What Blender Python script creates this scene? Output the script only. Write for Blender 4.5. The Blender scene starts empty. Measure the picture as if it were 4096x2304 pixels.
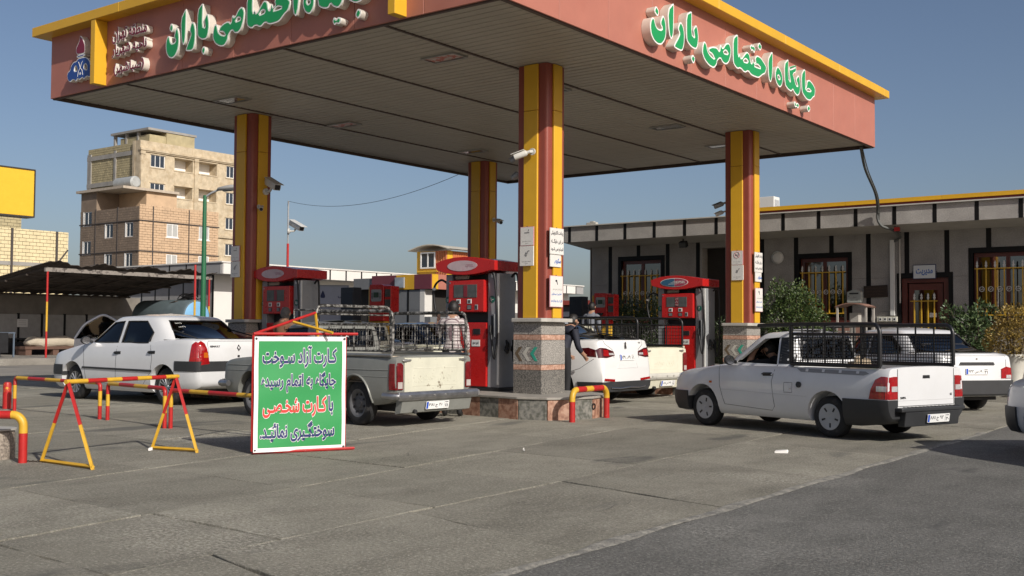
import bpy, bmesh, math, random, unicodedata
from mathutils import Vector, Matrix
from mathutils.bvhtree import BVHTree
random.seed(7)
SC = bpy.context.scene
COL = SC.collection
R = math.radians
# ---------------------------------------------------------------- camera
cam = bpy.data.cameras.new('camera'); camo = bpy.data.objects.new('camera', cam); COL.objects.link(camo)
def look():
    p, r, y = R(2.342), R(0.336), R(-37.167)
    Xd = Vector((math.cos(y), 0, math.sin(y))); Yd = Vector((-math.sin(y), 0, math.cos(y))); Zd = Vector((0, -1, 0))
    Rp = Matrix(((1,0,0),(0,math.cos(p),math.sin(p)),(0,-math.sin(p),math.cos(p))))
    Rr = Matrix(((math.cos(r),-math.sin(r),0),(math.sin(r),math.cos(r),0),(0,0,1)))
    M = Rr @ Rp
    c = [M @ Xd, M @ Yd, M @ Zd]                 # world axes seen from the camera (x right, y down, z forward)
    right = Vector([v[0] for v in c]); down = Vector([v[1] for v in c]); fwd = Vector([v[2] for v in c])
    return Matrix((right, -down, -fwd)).transposed()
camo.matrix_world = Matrix.Translation((0, 0, 1.2)) @ look().to_4x4()
cam.sensor_width = 36; cam.lens = 36 * 1.07316; cam.clip_start = .05; cam.clip_end = 3000
SC.camera = camo
# ---------------------------------------------------------------- sky, sun, exposure
SUN_DIR = Vector((.957, -.29, 0)).normalized()   # towards the sun, level part
SUN_EL = R(31)
w = bpy.data.worlds.new('World'); SC.world = w; w.use_nodes = True
nt = w.node_tree; bg = nt.nodes['Background']; sky = nt.nodes.new('ShaderNodeTexSky')
sky.sky_type = 'NISHITA'; sky.sun_disc = False; sky.sun_elevation = SUN_EL
sky.sun_rotation = math.atan2(SUN_DIR.x, SUN_DIR.y)
sky.altitude = 1100; sky.air_density = 1.0; sky.dust_density = 5.0; sky.ozone_density = 3.4
tint = nt.nodes.new("ShaderNodeVectorMath"); tint.operation = "MULTIPLY"; tint.inputs[1].default_value = (1.12, 1.0, .94)   # dusty air: a touch less blue everywhere
nt.links.new(sky.outputs[0], tint.inputs[0]); nt.links.new(tint.outputs[0], bg.inputs[0]); bg.inputs[1].default_value = .09
sl = bpy.data.lights.new('sun', 'SUN'); so = bpy.data.objects.new('sun', sl); COL.objects.link(so)
sl.energy = 4.5; sl.angle = R(.53); sl.color = (1, .95, .87)
so.rotation_euler = (Vector((SUN_DIR.x*math.cos(SUN_EL), SUN_DIR.y*math.cos(SUN_EL), math.sin(SUN_EL)))).to_track_quat('Z', 'Y').to_euler()
SC.view_settings.view_transform = 'Standard'; SC.view_settings.look = 'None'
SC.view_settings.exposure = 0.0; SC.view_settings.gamma = 1
SC.cycles.max_bounces = 8; SC.cycles.transparent_max_bounces = 16
# ---------------------------------------------------------------- materials
MATS = {}
def srgb(h):
    h = h.lstrip('#'); c = [int(h[i:i+2], 16)/255 for i in (0, 2, 4)]
    return tuple((x/12.92 if x <= .04045 else ((x+.055)/1.055)**2.4) for x in c)
def mat(name, col=(.5,.5,.5), rough=.6, metal=0, var=.12, scale=3, bump=0, bscale=60, col2=None, mix=.0, mscale=8, mlo=.55, mhi=.7, coat=0, spec=.5, trans=0, alpha=1, emit=None):
    """principled paint with soft colour drift (var), optional second colour in patches (rust, dirt) and fine bump"""
    if name in MATS: return MATS[name]
    if isinstance(col, str): col = srgb(col)
    if isinstance(col2, str): col2 = srgb(col2)
    m = bpy.data.materials.new(name); m.use_nodes = True; n = m.node_tree.nodes; l = m.node_tree.links
    b = n['Principled BSDF']; b.inputs['Roughness'].default_value = rough; b.inputs['Metallic'].default_value = metal
    b.inputs['Specular IOR Level'].default_value = spec
    if coat: b.inputs['Coat Weight'].default_value = coat; b.inputs['Coat Roughness'].default_value = .04
    if trans: b.inputs['Transmission Weight'].default_value = trans
    if alpha < 1: b.inputs['Alpha'].default_value = alpha
    tc = n.new('ShaderNodeTexCoord'); out = None
    if var:
        no = n.new('ShaderNodeTexNoise'); no.inputs['Scale'].default_value = scale; no.inputs['Detail'].default_value = 6; no.inputs['Roughness'].default_value = .65
        l.new(tc.outputs['Object'], no.inputs['Vector'])
        mr = n.new('ShaderNodeMapRange'); mr.inputs[1].default_value = .3; mr.inputs[2].default_value = .7; mr.inputs[3].default_value = 1-var; mr.inputs[4].default_value = 1+var*.6
        l.new(no.outputs[0], mr.inputs[0])
        vm = n.new('ShaderNodeVectorMath'); vm.operation = 'SCALE'; vm.inputs[0].default_value = col; l.new(mr.outputs[0], vm.inputs['Scale']); out = vm.outputs[0]
        rr = n.new('ShaderNodeMapRange'); rr.inputs[3].default_value = max(.02, rough-.08); rr.inputs[4].default_value = min(1, rough+.08)
        l.new(no.outputs[0], rr.inputs[0]); l.new(rr.outputs[0], b.inputs['Roughness'])
    if col2 is not None:
        n2 = n.new('ShaderNodeTexNoise'); n2.inputs['Scale'].default_value = mscale; n2.inputs['Detail'].default_value = 8; n2.inputs['Roughness'].default_value = .7
        l.new(tc.outputs['Object'], n2.inputs['Vector'])
        mp = n.new('ShaderNodeMapRange'); mp.inputs[1].default_value = mlo; mp.inputs[2].default_value = mhi; mp.inputs[4].default_value = mix
        l.new(n2.outputs[0], mp.inputs[0])
        mx = n.new('ShaderNodeMix'); mx.data_type = 'RGBA'; l.new(mp.outputs[0], mx.inputs['Factor'])
        if out: l.new(out, mx.inputs['A'])
        else: mx.inputs['A'].default_value = (*col, 1)
        mx.inputs['B'].default_value = (*col2, 1); out = mx.outputs['Result']
    if out: l.new(out, b.inputs['Base Color'])
    else: b.inputs['Base Color'].default_value = (*col, 1)
    if bump:
        n3 = n.new('ShaderNodeTexNoise'); n3.inputs['Scale'].default_value = bscale; n3.inputs['Detail'].default_value = 4
        l.new(tc.outputs['Object'], n3.inputs['Vector'])
        bp = n.new('ShaderNodeBump'); bp.inputs['Strength'].default_value = bump; bp.inputs['Distance'].default_value = .01
        l.new(n3.outputs[0], bp.inputs['Height']); l.new(bp.outputs[0], b.inputs['Normal'])
    if emit: b.inputs['Emission Color'].default_value = (*emit[0], 1); b.inputs['Emission Strength'].default_value = emit[1]
    MATS[name] = m; return m
def granite(name, c1, c2, c3, scale=90, rough=.5):
    """speckled stone: three grains mixed by fine noise"""
    if name in MATS: return MATS[name]
    m = bpy.data.materials.new(name); m.use_nodes = True; n = m.node_tree.nodes; l = m.node_tree.links; b = n['Principled BSDF']
    tc = n.new('ShaderNodeTexCoord'); v = n.new('ShaderNodeTexNoise'); v.inputs['Scale'].default_value = scale; v.inputs['Detail'].default_value = 3
    l.new(tc.outputs['Object'], v.inputs['Vector'])
    cr = n.new('ShaderNodeValToRGB'); e = cr.color_ramp.elements; e[0].position = .38; e[0].color = (*srgb(c1), 1); e[1].position = .62; e[1].color = (*srgb(c3), 1)
    k = cr.color_ramp.elements.new(.5); k.color = (*srgb(c2), 1)
    l.new(v.outputs[0], cr.inputs[0])
    n2 = n.new('ShaderNodeTexNoise'); n2.inputs['Scale'].default_value = 2.5; n2.inputs['Detail'].default_value = 5; l.new(tc.outputs['Object'], n2.inputs['Vector'])
    mr = n.new('ShaderNodeMapRange'); mr.inputs[1].default_value = .3; mr.inputs[2].default_value = .7; mr.inputs[3].default_value = .82; mr.inputs[4].default_value = 1.1; l.new(n2.outputs[0], mr.inputs[0])
    vm = n.new('ShaderNodeVectorMath'); vm.operation = 'SCALE'; l.new(cr.outputs[0], vm.inputs[0]); l.new(mr.outputs[0], vm.inputs['Scale']); l.new(vm.outputs[0], b.inputs['Base Color'])
    b.inputs['Roughness'].default_value = rough; MATS[name] = m; return m
# ---------------------------------------------------------------- mesh helpers
class MB:
    def __init__(s): s.v = []; s.f = []; s.m = []; s.mi = 0
    def add(s, vs, fs):
        o = len(s.v); s.v += [tuple(v) for v in vs]; s.f += [tuple(o+i for i in f) for f in fs]; s.m += [s.mi]*len(fs); return s
    def box(s, x0, x1, y0, y1, z0, z1, T=None):
        vs = [Vector((x, y, z)) for z in (z0, z1) for y in (y0, y1) for x in (x0, x1)]
        if T: vs = [T @ v for v in vs]
        return s.add(vs, [(0,2,3,1),(4,5,7,6),(0,1,5,4),(2,6,7,3),(0,4,6,2),(1,3,7,5)])
    def tube(s, pts, r, n=8, cap=True, closed=False, up=None):
        pts = [Vector(p) for p in pts]; rs = r if isinstance(r, (list, tuple)) else [r]*len(pts); rings = []
        N = None
        for i, p in enumerate(pts):
            a = pts[i-1] if i or closed else p; b = pts[(i+1) % len(pts)] if i < len(pts)-1 or closed else p
            t = (b-a).normalized()
            if N is None:
                N = t.cross(Vector((0,0,1)) if abs(t.z) < .9 else Vector((1,0,0))).normalized()
            else: N = (N - t*N.dot(t)).normalized()
            B = t.cross(N); rings.append([p + (N*math.cos(2*math.pi*k/n) + B*math.sin(2*math.pi*k/n))*rs[i] for k in range(n)])
        vs = [v for q in rings for v in q]; fs = []
        for i in range(len(rings)-(0 if closed else 1)):
            j = (i+1) % len(rings)
            fs += [(i*n+k, i*n+(k+1) % n, j*n+(k+1) % n, j*n+k) for k in range(n)]
        if cap and not closed: fs += [tuple(range(n))[::-1], tuple((len(rings)-1)*n+k for k in range(n))]
        return s.add(vs, fs)
    def prism(s, poly, a, b, axis='z', T=None):
        """polygon (u,v) pushed along axis from a to b; x:(u,v)=(y,z)  y:(x,z)  z:(x,y)"""
        f = {'x': lambda u, v, d: (d, u, v), 'y': lambda u, v, d: (u, d, v), 'z': lambda u, v, d: (u, v, d)}[axis]
        n = len(poly); vs = [Vector(f(u, v, a)) for u, v in poly] + [Vector(f(u, v, b)) for u, v in poly]
        if T: vs = [T @ v for v in vs]
        return s.add(vs, [tuple(range(n))[::-1], tuple(range(n, 2*n))] + [(i, (i+1) % n, n+(i+1) % n, n+i) for i in range(n)])
    def lathe(s, prof, T=None, n=24, closed=False):
        """profile of (r, h) turned about local z"""
        vs = []; m = len(prof)
        for k in range(n):
            c, d = math.cos(2*math.pi*k/n), math.sin(2*math.pi*k/n); vs += [Vector((r*c, r*d, h)) for r, h in prof]
        if T: vs = [T @ v for v in vs]
        fs = []
        for k in range(n):
            q = (k+1) % n
            for i in range(m if closed else m-1): fs.append((k*m+i, q*m+i, q*m+(i+1) % m, k*m+(i+1) % m))
        return s.add(vs, fs)
    def quad(s, a, b, c, d): return s.add([a, b, c, d], [(0,1,2,3)])
    def mesh(s, name, mats, smooth=0, bevel=0, seg=2, fix=True):
        me = bpy.data.meshes.new(name); me.from_pydata(s.v, [], s.f)
        for m in (mats if isinstance(mats, (list, tuple)) else [mats]): me.materials.append(m)
        me.polygons.foreach_set('material_index', s.m)
        if fix or bevel:
            bm = bmesh.new(); bm.from_mesh(me)
            if fix: bmesh.ops.recalc_face_normals(bm, faces=bm.faces)
            if bevel: bmesh.ops.bevel(bm, geom=list(bm.edges), offset=bevel, segments=seg, profile=.5, affect='EDGES', clamp_overlap=True)
            bm.to_mesh(me); bm.free()
        if smooth:
            me.polygons.foreach_set('use_smooth', [True]*len(me.polygons)); me.set_sharp_from_angle(angle=R(smooth))
        me.update(); return me
    def build(s, name, mats, parent=None, **k): return obj(name, s.mesh(name, mats, **k), parent)
def obj(name, data, parent=None, M=None):
    o = bpy.data.objects.new(name, data); COL.objects.link(o)
    if parent: o.parent = parent
    if M is not None: o.matrix_local = M
    return o
def tag(o, label=None, cat=None, group=None, kind=None):
    if label: o['label'] = label
    if cat: o['category'] = cat
    if group: o['group'] = group
    if kind: o['kind'] = kind
    return o
def thing(name, label, cat, loc=(0,0,0), rz=0, group=None):
    o = obj(name, None); o.location = loc; o.rotation_euler = (0, 0, rz); o.empty_display_size = .2
    return tag(o, label, cat, group)
def copy_tree(o, parent=None):
    c = o.copy(); COL.objects.link(c)
    if parent: c.parent = parent
    for ch in list(o.children): copy_tree(ch, c)
    return c
def frame(origin, right, up):
    r = Vector(right).normalized(); u = Vector(up).normalized(); n = r.cross(u)
    return Matrix.Translation(origin) @ Matrix((r, u, n)).transposed().to_4x4()
FY = lambda x, y, z: frame((x, y, z), (1,0,0), (0,0,1))     # on a wall that faces -y
FX = lambda x, y, z: frame((x, y, z), (0,1,0), (0,0,1))     # on a wall that faces +x
def arc(c, r, a0, a1, n, f=lambda x, y: (x, y)): return [f(c[0]+r*math.cos(R(a0+(a1-a0)*i/n)), c[1]+r*math.sin(R(a0+(a1-a0)*i/n))) for i in range(n+1)]
# ---------------------------------------------------------------- flat print and letters
FORMS = {}
for cp in list(range(0xFB50, 0xFC00)) + list(range(0xFE70, 0xFEFD)):
    d = unicodedata.decomposition(chr(cp)).split()
    if len(d) == 2: FORMS.setdefault(chr(int(d[1], 16)), {})[d[0][1:-1]] = chr(cp)
FORMS['\u0640'] = dict(isolated='\u0640', initial='\u0640', medial='\u0640', final='\u0640')
def shape_text(s):
    """joins Persian letters into their written forms and puts them in left to right order"""
    lines = []
    for ln in s.split('\n'):
        o = []
        for i, c in enumerate(ln):
            f = FORMS.get(c)
            if not f: o.append({'(': ')', ')': '('}.get(c, c)); continue
            pv = i > 0 and 'initial' in FORMS.get(ln[i-1], {}); nx = i+1 < len(ln) and 'final' in FORMS.get(ln[i+1], {}) and 'initial' in f
            pv = pv and 'final' in f
            o.append(f.get('medial' if pv and nx else 'final' if pv else 'initial' if nx else 'isolated', c))
        o = o[::-1]; i = 0; res = []
        while i < len(o):
            if '0' <= o[i] <= '9' or '\u06f0' <= o[i] <= '\u06f9' or o[i].isascii() and o[i].isalpha():
                j = i
                while j < len(o) and ('0' <= o[j] <= '9' or '\u06f0' <= o[j] <= '\u06f9' or o[j].isascii() and o[j].isalpha()): j += 1
                res += o[i:j][::-1]; i = j
            else: res.append(o[i]); i += 1
        lines.append(''.join(res))
    return '\n'.join(lines)
BENCH = bpy.data.scenes.new('workbench'); BVL = BENCH.view_layers[0]      # scratch scene: turns curves and cut bodies into meshes, removed at the end
def eval_mesh(o):
    BVL.update(); me = bpy.data.meshes.new_from_object(o.evaluated_get(BVL.depsgraph)); return me
def text_mesh(s, w, h, m, bold=0, depth=.001, res=2, fit=None):
    """letters fitted into a w x h box centred on 0,0 in the local xy plane; fit = boldness whose outline fills the box"""
    def raw(bd):
        c = bpy.data.curves.new('lettering', 'FONT'); c.body = shape_text(s); c.offset = bd; c.extrude = depth/2; c.resolution_u = res; c.fill_mode = 'BOTH'; c.align_x = 'CENTER'; c.space_line = .95
        o = bpy.data.objects.new('lettering', c); BENCH.collection.objects.link(o); me = eval_mesh(o); bpy.data.objects.remove(o); bpy.data.curves.remove(c); return me
    me = raw(bold)
    if not len(me.vertices): return me
    def box(q): xs = [v.co.x for v in q.vertices]; ys = [v.co.y for v in q.vertices]; return min(xs), max(xs), min(ys), max(ys)
    x0, x1, y0, y1 = box(me) if fit is None else box(raw(fit))
    if not w: w = h*(x1-x0)/(y1-y0)
    if not h: h = w*(y1-y0)/(x1-x0)
    sx, sy = w/(x1-x0), h/(y1-y0)
    for v in me.vertices: v.co.x = (v.co.x-(x0+x1)/2)*sx; v.co.y = (v.co.y-(y0+y1)/2)*sy; v.co.z += depth/2
    me.materials.clear(); me.materials.append(m); return me
def text(s, w, h, m, M, parent, name='lettering', **k): return obj(name, text_mesh(s, w, h, m, **k), parent, M)
def smooth_poly(p, it=1):
    for _ in range(it):
        q = []
        for i in range(len(p)):
            a, b = p[i], p[(i+1) % len(p)]; q += [(a[0]*.78+b[0]*.22, a[1]*.78+b[1]*.22), (a[0]*.22+b[0]*.78, a[1]*.22+b[1]*.78)]
        p = q
    return p
def shape_mesh(loops, m, depth=.01, off=0, z=0, smooth=1):
    """outline with holes, filled and given thickness, in the local xy plane"""
    c = bpy.data.curves.new('outline', 'CURVE'); c.dimensions = '2D'; c.fill_mode = 'BOTH'; c.extrude = depth/2; c.offset = off
    for i, p in enumerate(loops):
        a = sum(p[j][0]*p[(j+1) % len(p)][1]-p[(j+1) % len(p)][0]*p[j][1] for j in range(len(p)))
        if (a > 0) == (i > 0): p = p[::-1]
        if smooth: p = smooth_poly(p, smooth)
        sp = c.splines.new('POLY'); sp.points.add(len(p)-1); sp.use_cyclic_u = True
        for q, (u, v) in zip(sp.points, p): q.co = (u, v, 0, 1)
    o = bpy.data.objects.new('outline', c); BENCH.collection.objects.link(o); me = eval_mesh(o); bpy.data.objects.remove(o); bpy.data.curves.remove(c)
    for v in me.vertices: v.co.z += depth/2+z
    me.materials.clear(); me.materials.append(m); return me
WHITE = mat('white paint', (.78,.77,.74), .45, var=.05); BLACK = mat('black plastic', (.015,.015,.016), .45, var=.2)
RUBBER = mat('black rubber', (.012,.012,.012), .75, var=.25); CHROME = mat('bright metal', (.55,.55,.56), .25, 1, var=.1)
GREYM = mat('grey painted steel', (.30,.31,.32), .5, var=.1)
# ================================================================ GROUND
def concrete(name, a, b, speck, dark, bump=.5):
    m = bpy.data.materials.new(name); m.use_nodes = True; n = m.node_tree.nodes; l = m.node_tree.links; p = n['Principled BSDF']; p.inputs['Roughness'].default_value = .85; p.inputs['Specular IOR Level'].default_value = .3
    g = n.new('ShaderNodeNewGeometry'); oi = n.new('ShaderNodeObjectInfo')
    def noise(sc, det, ro=.6, stretch=None):
        t = n.new('ShaderNodeTexNoise'); t.inputs['Scale'].default_value = sc; t.inputs['Detail'].default_value = det; t.inputs['Roughness'].default_value = ro
        if stretch:
            mp = n.new('ShaderNodeMapping'); mp.inputs['Scale'].default_value = stretch; mp.inputs['Rotation'].default_value = (0, 0, .5); l.new(g.outputs['Position'], mp.inputs[0]); l.new(mp.outputs[0], t.inputs['Vector'])
        else: l.new(g.outputs['Position'], t.inputs['Vector'])
        return t.outputs[0]
    def ramp(src, lo, hi, o0=0., o1=1.):
        r = n.new('ShaderNodeMapRange'); r.inputs[1].default_value = lo; r.inputs[2].default_value = hi; r.inputs[3].default_value = o0; r.inputs[4].default_value = o1; l.new(src, r.inputs[0]); return r.outputs[0]
    def mix(f, A, B):
        x = n.new('ShaderNodeMix'); x.data_type = 'RGBA'; l.new(f, x.inputs['Factor'])
        for k, v in (('A', A), ('B', B)):
            if isinstance(v, tuple): x.inputs[k].default_value = (*v, 1)
            else: l.new(v, x.inputs[k])
        return x.outputs['Result']
    c = mix(ramp(noise(.55, 8, .75), .36, .64), a, b)
    c = mix(ramp(noise(.23, 5, .6), .50, .66, 0, .5), c, tuple(x*.74 for x in a))                          # broad grime
    c = mix(ramp(noise(2.3, 6, .7, (1, .35, 1)), .46, .70, 0, .62), c, tuple(x*.58 for x in a))       # tyre smears
    c = mix(ramp(noise(48, 4, .75), .50, .68, 0, .85), c, speck)                                         # aggregate
    c = mix(ramp(noise(60, 4, .75), .52, .66, 0, .75), c, tuple(x*.42 for x in a))                       # pits
    wear = ramp(noise(.42, 4, .6), .55, .66); fine = ramp(noise(34, 4, .8), .48, .6)
    mm = n.new('ShaderNodeMath'); mm.operation = 'MULTIPLY'; l.new(wear, mm.inputs[0]); l.new(fine, mm.inputs[1]); c = mix(mm.outputs[0], c, speck)   # worn-through patches
    oil = ramp(noise(.95, 6, .55, (1, .4, 1)), .61, .67, 0, .7); c = mix(oil, c, dark)
    v = n.new('ShaderNodeVectorMath'); v.operation = 'SCALE'; l.new(c, v.inputs[0]); l.new(ramp(oi.outputs['Random'], 0, 1, .86, 1.08), v.inputs['Scale']); l.new(v.outputs[0], p.inputs['Base Color'])
    ad = n.new('ShaderNodeMath'); ad.operation = 'ADD'; l.new(noise(38, 6, .75), ad.inputs[0]); l.new(noise(120, 3, .7), ad.inputs[1])
    bp = n.new('ShaderNodeBump'); bp.inputs['Strength'].default_value = bump; bp.inputs['Distance'].default_value = .02; l.new(ad.outputs[0], bp.inputs['Height']); l.new(bp.outputs[0], p.inputs['Normal'])
    return m
CONC = concrete('worn concrete', (.255,.240,.192), (.375,.350,.285), (.56,.525,.44), (.115,.115,.105), .9)
ASPH = concrete('dark sealed asphalt', (.135,.132,.12), (.215,.21,.192), (.37,.36,.325), (.07,.07,.068), .9)
FARC = concrete('far forecourt', (.235,.215,.185), (.285,.262,.225), (.36,.34,.3), (.13,.12,.11), .3)
tag(MB().quad((-420,-60,-.02),(60,-60,-.02),(60,420,-.02),(-420,420,-.02)).build('ground', FARC), kind='structure')
xl = [(-3.27,-.022),(-4.66,-.062),(-5.66,-.14),(-7.4,-.16),(-9.25,-.16),(-11.1,-.16),(-12.9,-.155),(-14.8,-.14),(-16.7,-.12),(-18.6,-.1),(-20.5,-.08),(-22.5,-.06),(-24.5,-.04),(-26.5,-.02),(-28.5,0)]
apron = tag(obj('concrete_apron', None), kind='structure')
rs = random.Random(3)
for i in range(len(xl)-1):
    s = -.25 if i == 0 else -.05
    ys = [.2, 1.7, 3.4, 5.1, 7.0, 9.0, 11, 13, 15, 17, 19, 21, 23] if i == 0 else [-.8+rs.uniform(-.1,.1)*0, .2, 1.7, 3.15, 4.3, 5.75, 7.25, 8.8, 10.4, 12, 13.6, 15.2, 16.8, 18.4, 20, 21.6, 23.2]
    for j in range(len(ys)-1):
        def X(k, y): return xl[k][0]+xl[k][1]*y
        def pt(k, y):                                   # joint crossing of line k and a cross joint that tilts across the strip
            t = y if k == i else y+s*(X(i+1, y)-X(i, y)) ; return (X(k, t), t)
        a, b, c, d = pt(i+1, ys[j]), pt(i, ys[j]), pt(i, ys[j+1]), pt(i+1, ys[j+1])
        cx = sum(q[0] for q in (a,b,c,d))/4; cy = sum(q[1] for q in (a,b,c,d))/4
        def inset(q): return (q[0]+(.009 if q[0] < cx else -.009), q[1]+(.009 if q[1] < cy else -.009))
        a, b, c, d = map(inset, (a, b, c, d)); z = rs.uniform(-.0035, .0035); tz = [z+rs.uniform(-.003, .003) for _ in range(4)]
        ring = []
        for (p, zp), (q, zq) in zip(zip((a,b,c,d), tz), zip((b,c,d,a), tz[1:]+tz[:1])):
            for k in range(6):
                t = k/6; jx = rs.uniform(-.014, .014) if k else 0
                ring.append((p[0]+(q[0]-p[0])*t+jx, p[1]+(q[1]-p[1])*t+jx, zp+(zq-zp)*t))
        n = len(ring); top = [(cx+(x-cx)*.9965, cy+(y-cy)*.9965, zz) for x, y, zz in ring]
        mb = MB(); mb.add(top+[(x, y, zz-.004) for x, y, zz in ring]+[(x, y, -.1) for x, y, zz in ring], [tuple(range(n))]+[(k, n+k, n+(k+1) % n, (k+1) % n) for k in range(n)]+[(n+k, 2*n+k, 2*n+(k+1) % n, n+(k+1) % n) for k in range(n)])
        mb.build('concrete_slab', CONC, apron)
E0, E1 = xl[0]
mb = MB(); pts = [(E0+E1*y+.012+rs.uniform(-.018,.018), y, -.003) for y in [k*.25-8 for k in range(160)]]
vs = pts+[(34, p[1], -.003) for p in pts]; N = len(pts); mb.add(vs, [(k, N+k, N+k+1, k+1) for k in range(N-1)])
tag(mb.build('asphalt_lane', ASPH), kind='structure')
# worn mortar along the asphalt edge
mb = MB(); P0 = []
for k in range(300):
    y = -2+k*.055; x = E0+E1*y; n1 = .5+.5*math.sin(k*.31)*math.sin(k*.077+1); n2 = .5+.5*math.sin(k*.23+2)*math.sin(k*.053)
    P0.append(((x-.012-.05*n1-rs.uniform(0,.008), y, .003), (x+.0, y, .0065), (x+.012+.045*n2+rs.uniform(0,.01), y, -.001)))
mb.add([q for p in P0 for q in p], [(3*k+a, 3*k+a+1, 3*k+a+4, 3*k+a+3) for k in range(299) for a in (0, 1)])
o = mb.build('mortar_joint', mat('pale mortar', (.29,.275,.235), .9, var=.45, scale=14, bump=1, bscale=70, col2=(.15,.145,.13), mix=.9, mscale=9, mlo=.48, mhi=.58), smooth=60); tag(o, kind='structure')
# cracks: thin dark ragged ribbons
CRK = mat('crack dirt', (.12,.11,.095), .95, var=.3); rc = random.Random(21)
for k in range(34):
    x, y = rc.uniform(-14,-3.6), rc.uniform(3.0,13); a = rc.choice((0,90,180,270))+rc.uniform(-12,12); p = []; wd = rc.uniform(.0012,.0032); n = rc.randint(14,44)
    for j in range(n):
        ww = wd*math.sin(math.pi*(j+.3)/(n+.1))+.001; c, s_ = math.cos(R(a)), math.sin(R(a)); p += [(x-s_*ww, y+c*ww, .0085), (x+s_*ww, y-c*ww, .0085)]; x += c*.035; y += s_*.035; a += rc.uniform(-30,30); a += (round(a/90)*90-a)*.25
    MB().add(p, [(2*j, 2*j+1, 2*j+3, 2*j+2) for j in range(n-1)]).build('crack', CRK, apron)
# ================================================================ CANOPY
X0, X1, Y0, Y1, ZS = -17.52, -7.8, 10.05, 22.9, 5.18
TERRA = mat('terracotta panel', (.42,.158,.112), .5, var=.10, scale=1.2, bump=.05, bscale=8, col2=(.38,.13,.09), mix=.5, mscale=1.7)
YEL = mat('yellow panel', (.66,.37,.022), .42, var=.07, scale=2)
MAROON = mat('red column sheet', (.27,.062,.042), .38, var=.12, scale=2)
SLAT = mat('ceiling slat', (.43,.39,.32), .55, var=.1, scale=2.5, col2=(.2,.18,.15), mix=.35, mscale=3)
TRIM = mat('brown trim', (.075,.05,.038), .6, var=.2)
can = thing('canopy', 'large terracotta forecourt canopy with yellow cornice and slatted ceiling', 'canopy', (-12.66, 16.47, 0))
CO = Vector((-12.66, 16.47, 0))
def cpart(mb, name, m, **k):
    mb.v = [tuple(Vector(v)-CO) for v in mb.v]; return mb.build(name, m, can, **k)
cpart(MB().box(X0+.05, X1-.05, Y0+.05, Y1-.05, ZS+.03, 6.22), 'roof_deck', TRIM)
pitch = .1646; L = (X1-X0)/2-.03
sm = MB().prism([(0,.014),(.006,0),(.138,0),(.144,.014)], -L, L, 'x').mesh('ceiling_slat', SLAT)
for i in range(int((Y1-Y0-.06)/pitch)):
    obj('ceiling_slat', sm, can, Matrix.Translation((0, Y0+.04+i*pitch-CO.y, ZS+rs.uniform(-.002,.002))))
for x in (-9.85,-11.81,-13.77,-15.6): cpart(MB().box(x-.022, x+.022, Y0+.03, Y1-.03, ZS-.016, ZS+.004), 'ceiling_trim', TRIM)
ph, zb = 1.06, 5.14
nf, nr = 8, 11
wf = (X1-X0)/nf; wr = (Y1-Y0-.06)/nr
fm = MB().box(.003, wf-.003, 0, .03, zb, zb+ph).mesh('fascia_panel', TERRA, bevel=.004, seg=1)
rm = MB().box(-.03, 0, .003, wr-.003, zb, zb+ph).mesh('fascia_panel', TERRA, bevel=.004, seg=1)
for i in range(nf):
    for y in (Y0, Y1-.03): obj('fascia_panel', fm, can, Matrix.Translation((X0+i*wf-CO.x, y-CO.y, 0)))
for i in range(nr):
    for x in (X0+.03, X1): obj('fascia_panel', rm, can, Matrix.Translation((x-CO.x, Y0+.03+i*wr-CO.y, 0)))
cpart(MB().box(X0+.02, X1-.02, Y0+.032, Y0+.075, zb-.018, zb+.06).box(X0+.02, X1-.02, Y1-.075, Y1-.032, zb-.018, zb+.06).box(X1-.075, X1-.032, Y0+.08, Y1-.08, zb-.018, zb+.06).box(X0+.032, X0+.075, Y0+.08, Y1-.08, zb-.018, zb+.06), 'edge_trim', TRIM)
# cornice: yellow lengths with open joints, mitred corners
ov = .23; zc0, zc1 = 6.19, 6.345
def cornice(a, b, axis):
    n = max(1, round((b-a)/2.45)); 
    for i in range(n):
        p, q = a+(b-a)*i/n+.002, a+(b-a)*(i+1)/n-.002
        for side in (0, 1):
            if axis == 'x':
                y0, y1 = ((Y0-ov, Y0+.1), (Y1-.1, Y1+ov))[side]; m_ = MB().box(p, q, y0, y1, zc0, zc1)
            else:
                x0, x1 = ((X0-ov, X0+.1), (X1-.1, X1+ov))[side]; m_ = MB().box(x0, x1, p, q, zc0+.001, zc1+.001)
            cpart(m_, 'cornice', YEL, bevel=.006, seg=1)
cornice(X0-ov, X1+ov, 'x'); cornice(Y0+.102, Y1-.102, 'y')
for x in (-15.98, -9.42): cpart(MB().box(x, x+.12, Y0-.22, Y0+.0, 5.15, zc0-.002), 'fascia_post', YEL, bevel=.004, seg=1)
# recessed lights
ALU = mat('worn aluminium', (.45,.44,.41), .4, .8, var=.2); GLASSL = mat('lamp lens', (.30,.29,.27), .12, .6, var=.5, scale=14)
PATCHY = mat('colourful lamp film', (.55,.5,.45), .4, var=.3, scale=6, col2=(.45,.08,.04), mix=.95, mscale=9, mlo=.48, mhi=.52)
def lamp_fix(x, y, lens, label):
    t = thing('ceiling_light', label, 'light', (x, y, ZS), 0, 'lights let into the canopy ceiling')
    MB().box(-.31,.31,-.165,-.14,-.03,.0).box(-.31,.31,.14,.165,-.03,.0).box(-.31,-.285,-.139,.139,-.03,.0).box(.285,.31,-.139,.139,-.03,.0).build('frame', ALU, t)
    MB().box(-.284,.284,-.139,.139,-.006,-.001).build('backing', BLACK, t)
    MB().prism([(-.27,-.02),(-.1,-.02),(.27,-.014),(.27,-.008),(-.27,-.008)], -.12, .12, 'y').build('lens', lens, t)
lamp_fix(-10.3, 11.93, PATCHY, 'ceiling light with red and white film, nearest the camera')
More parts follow.
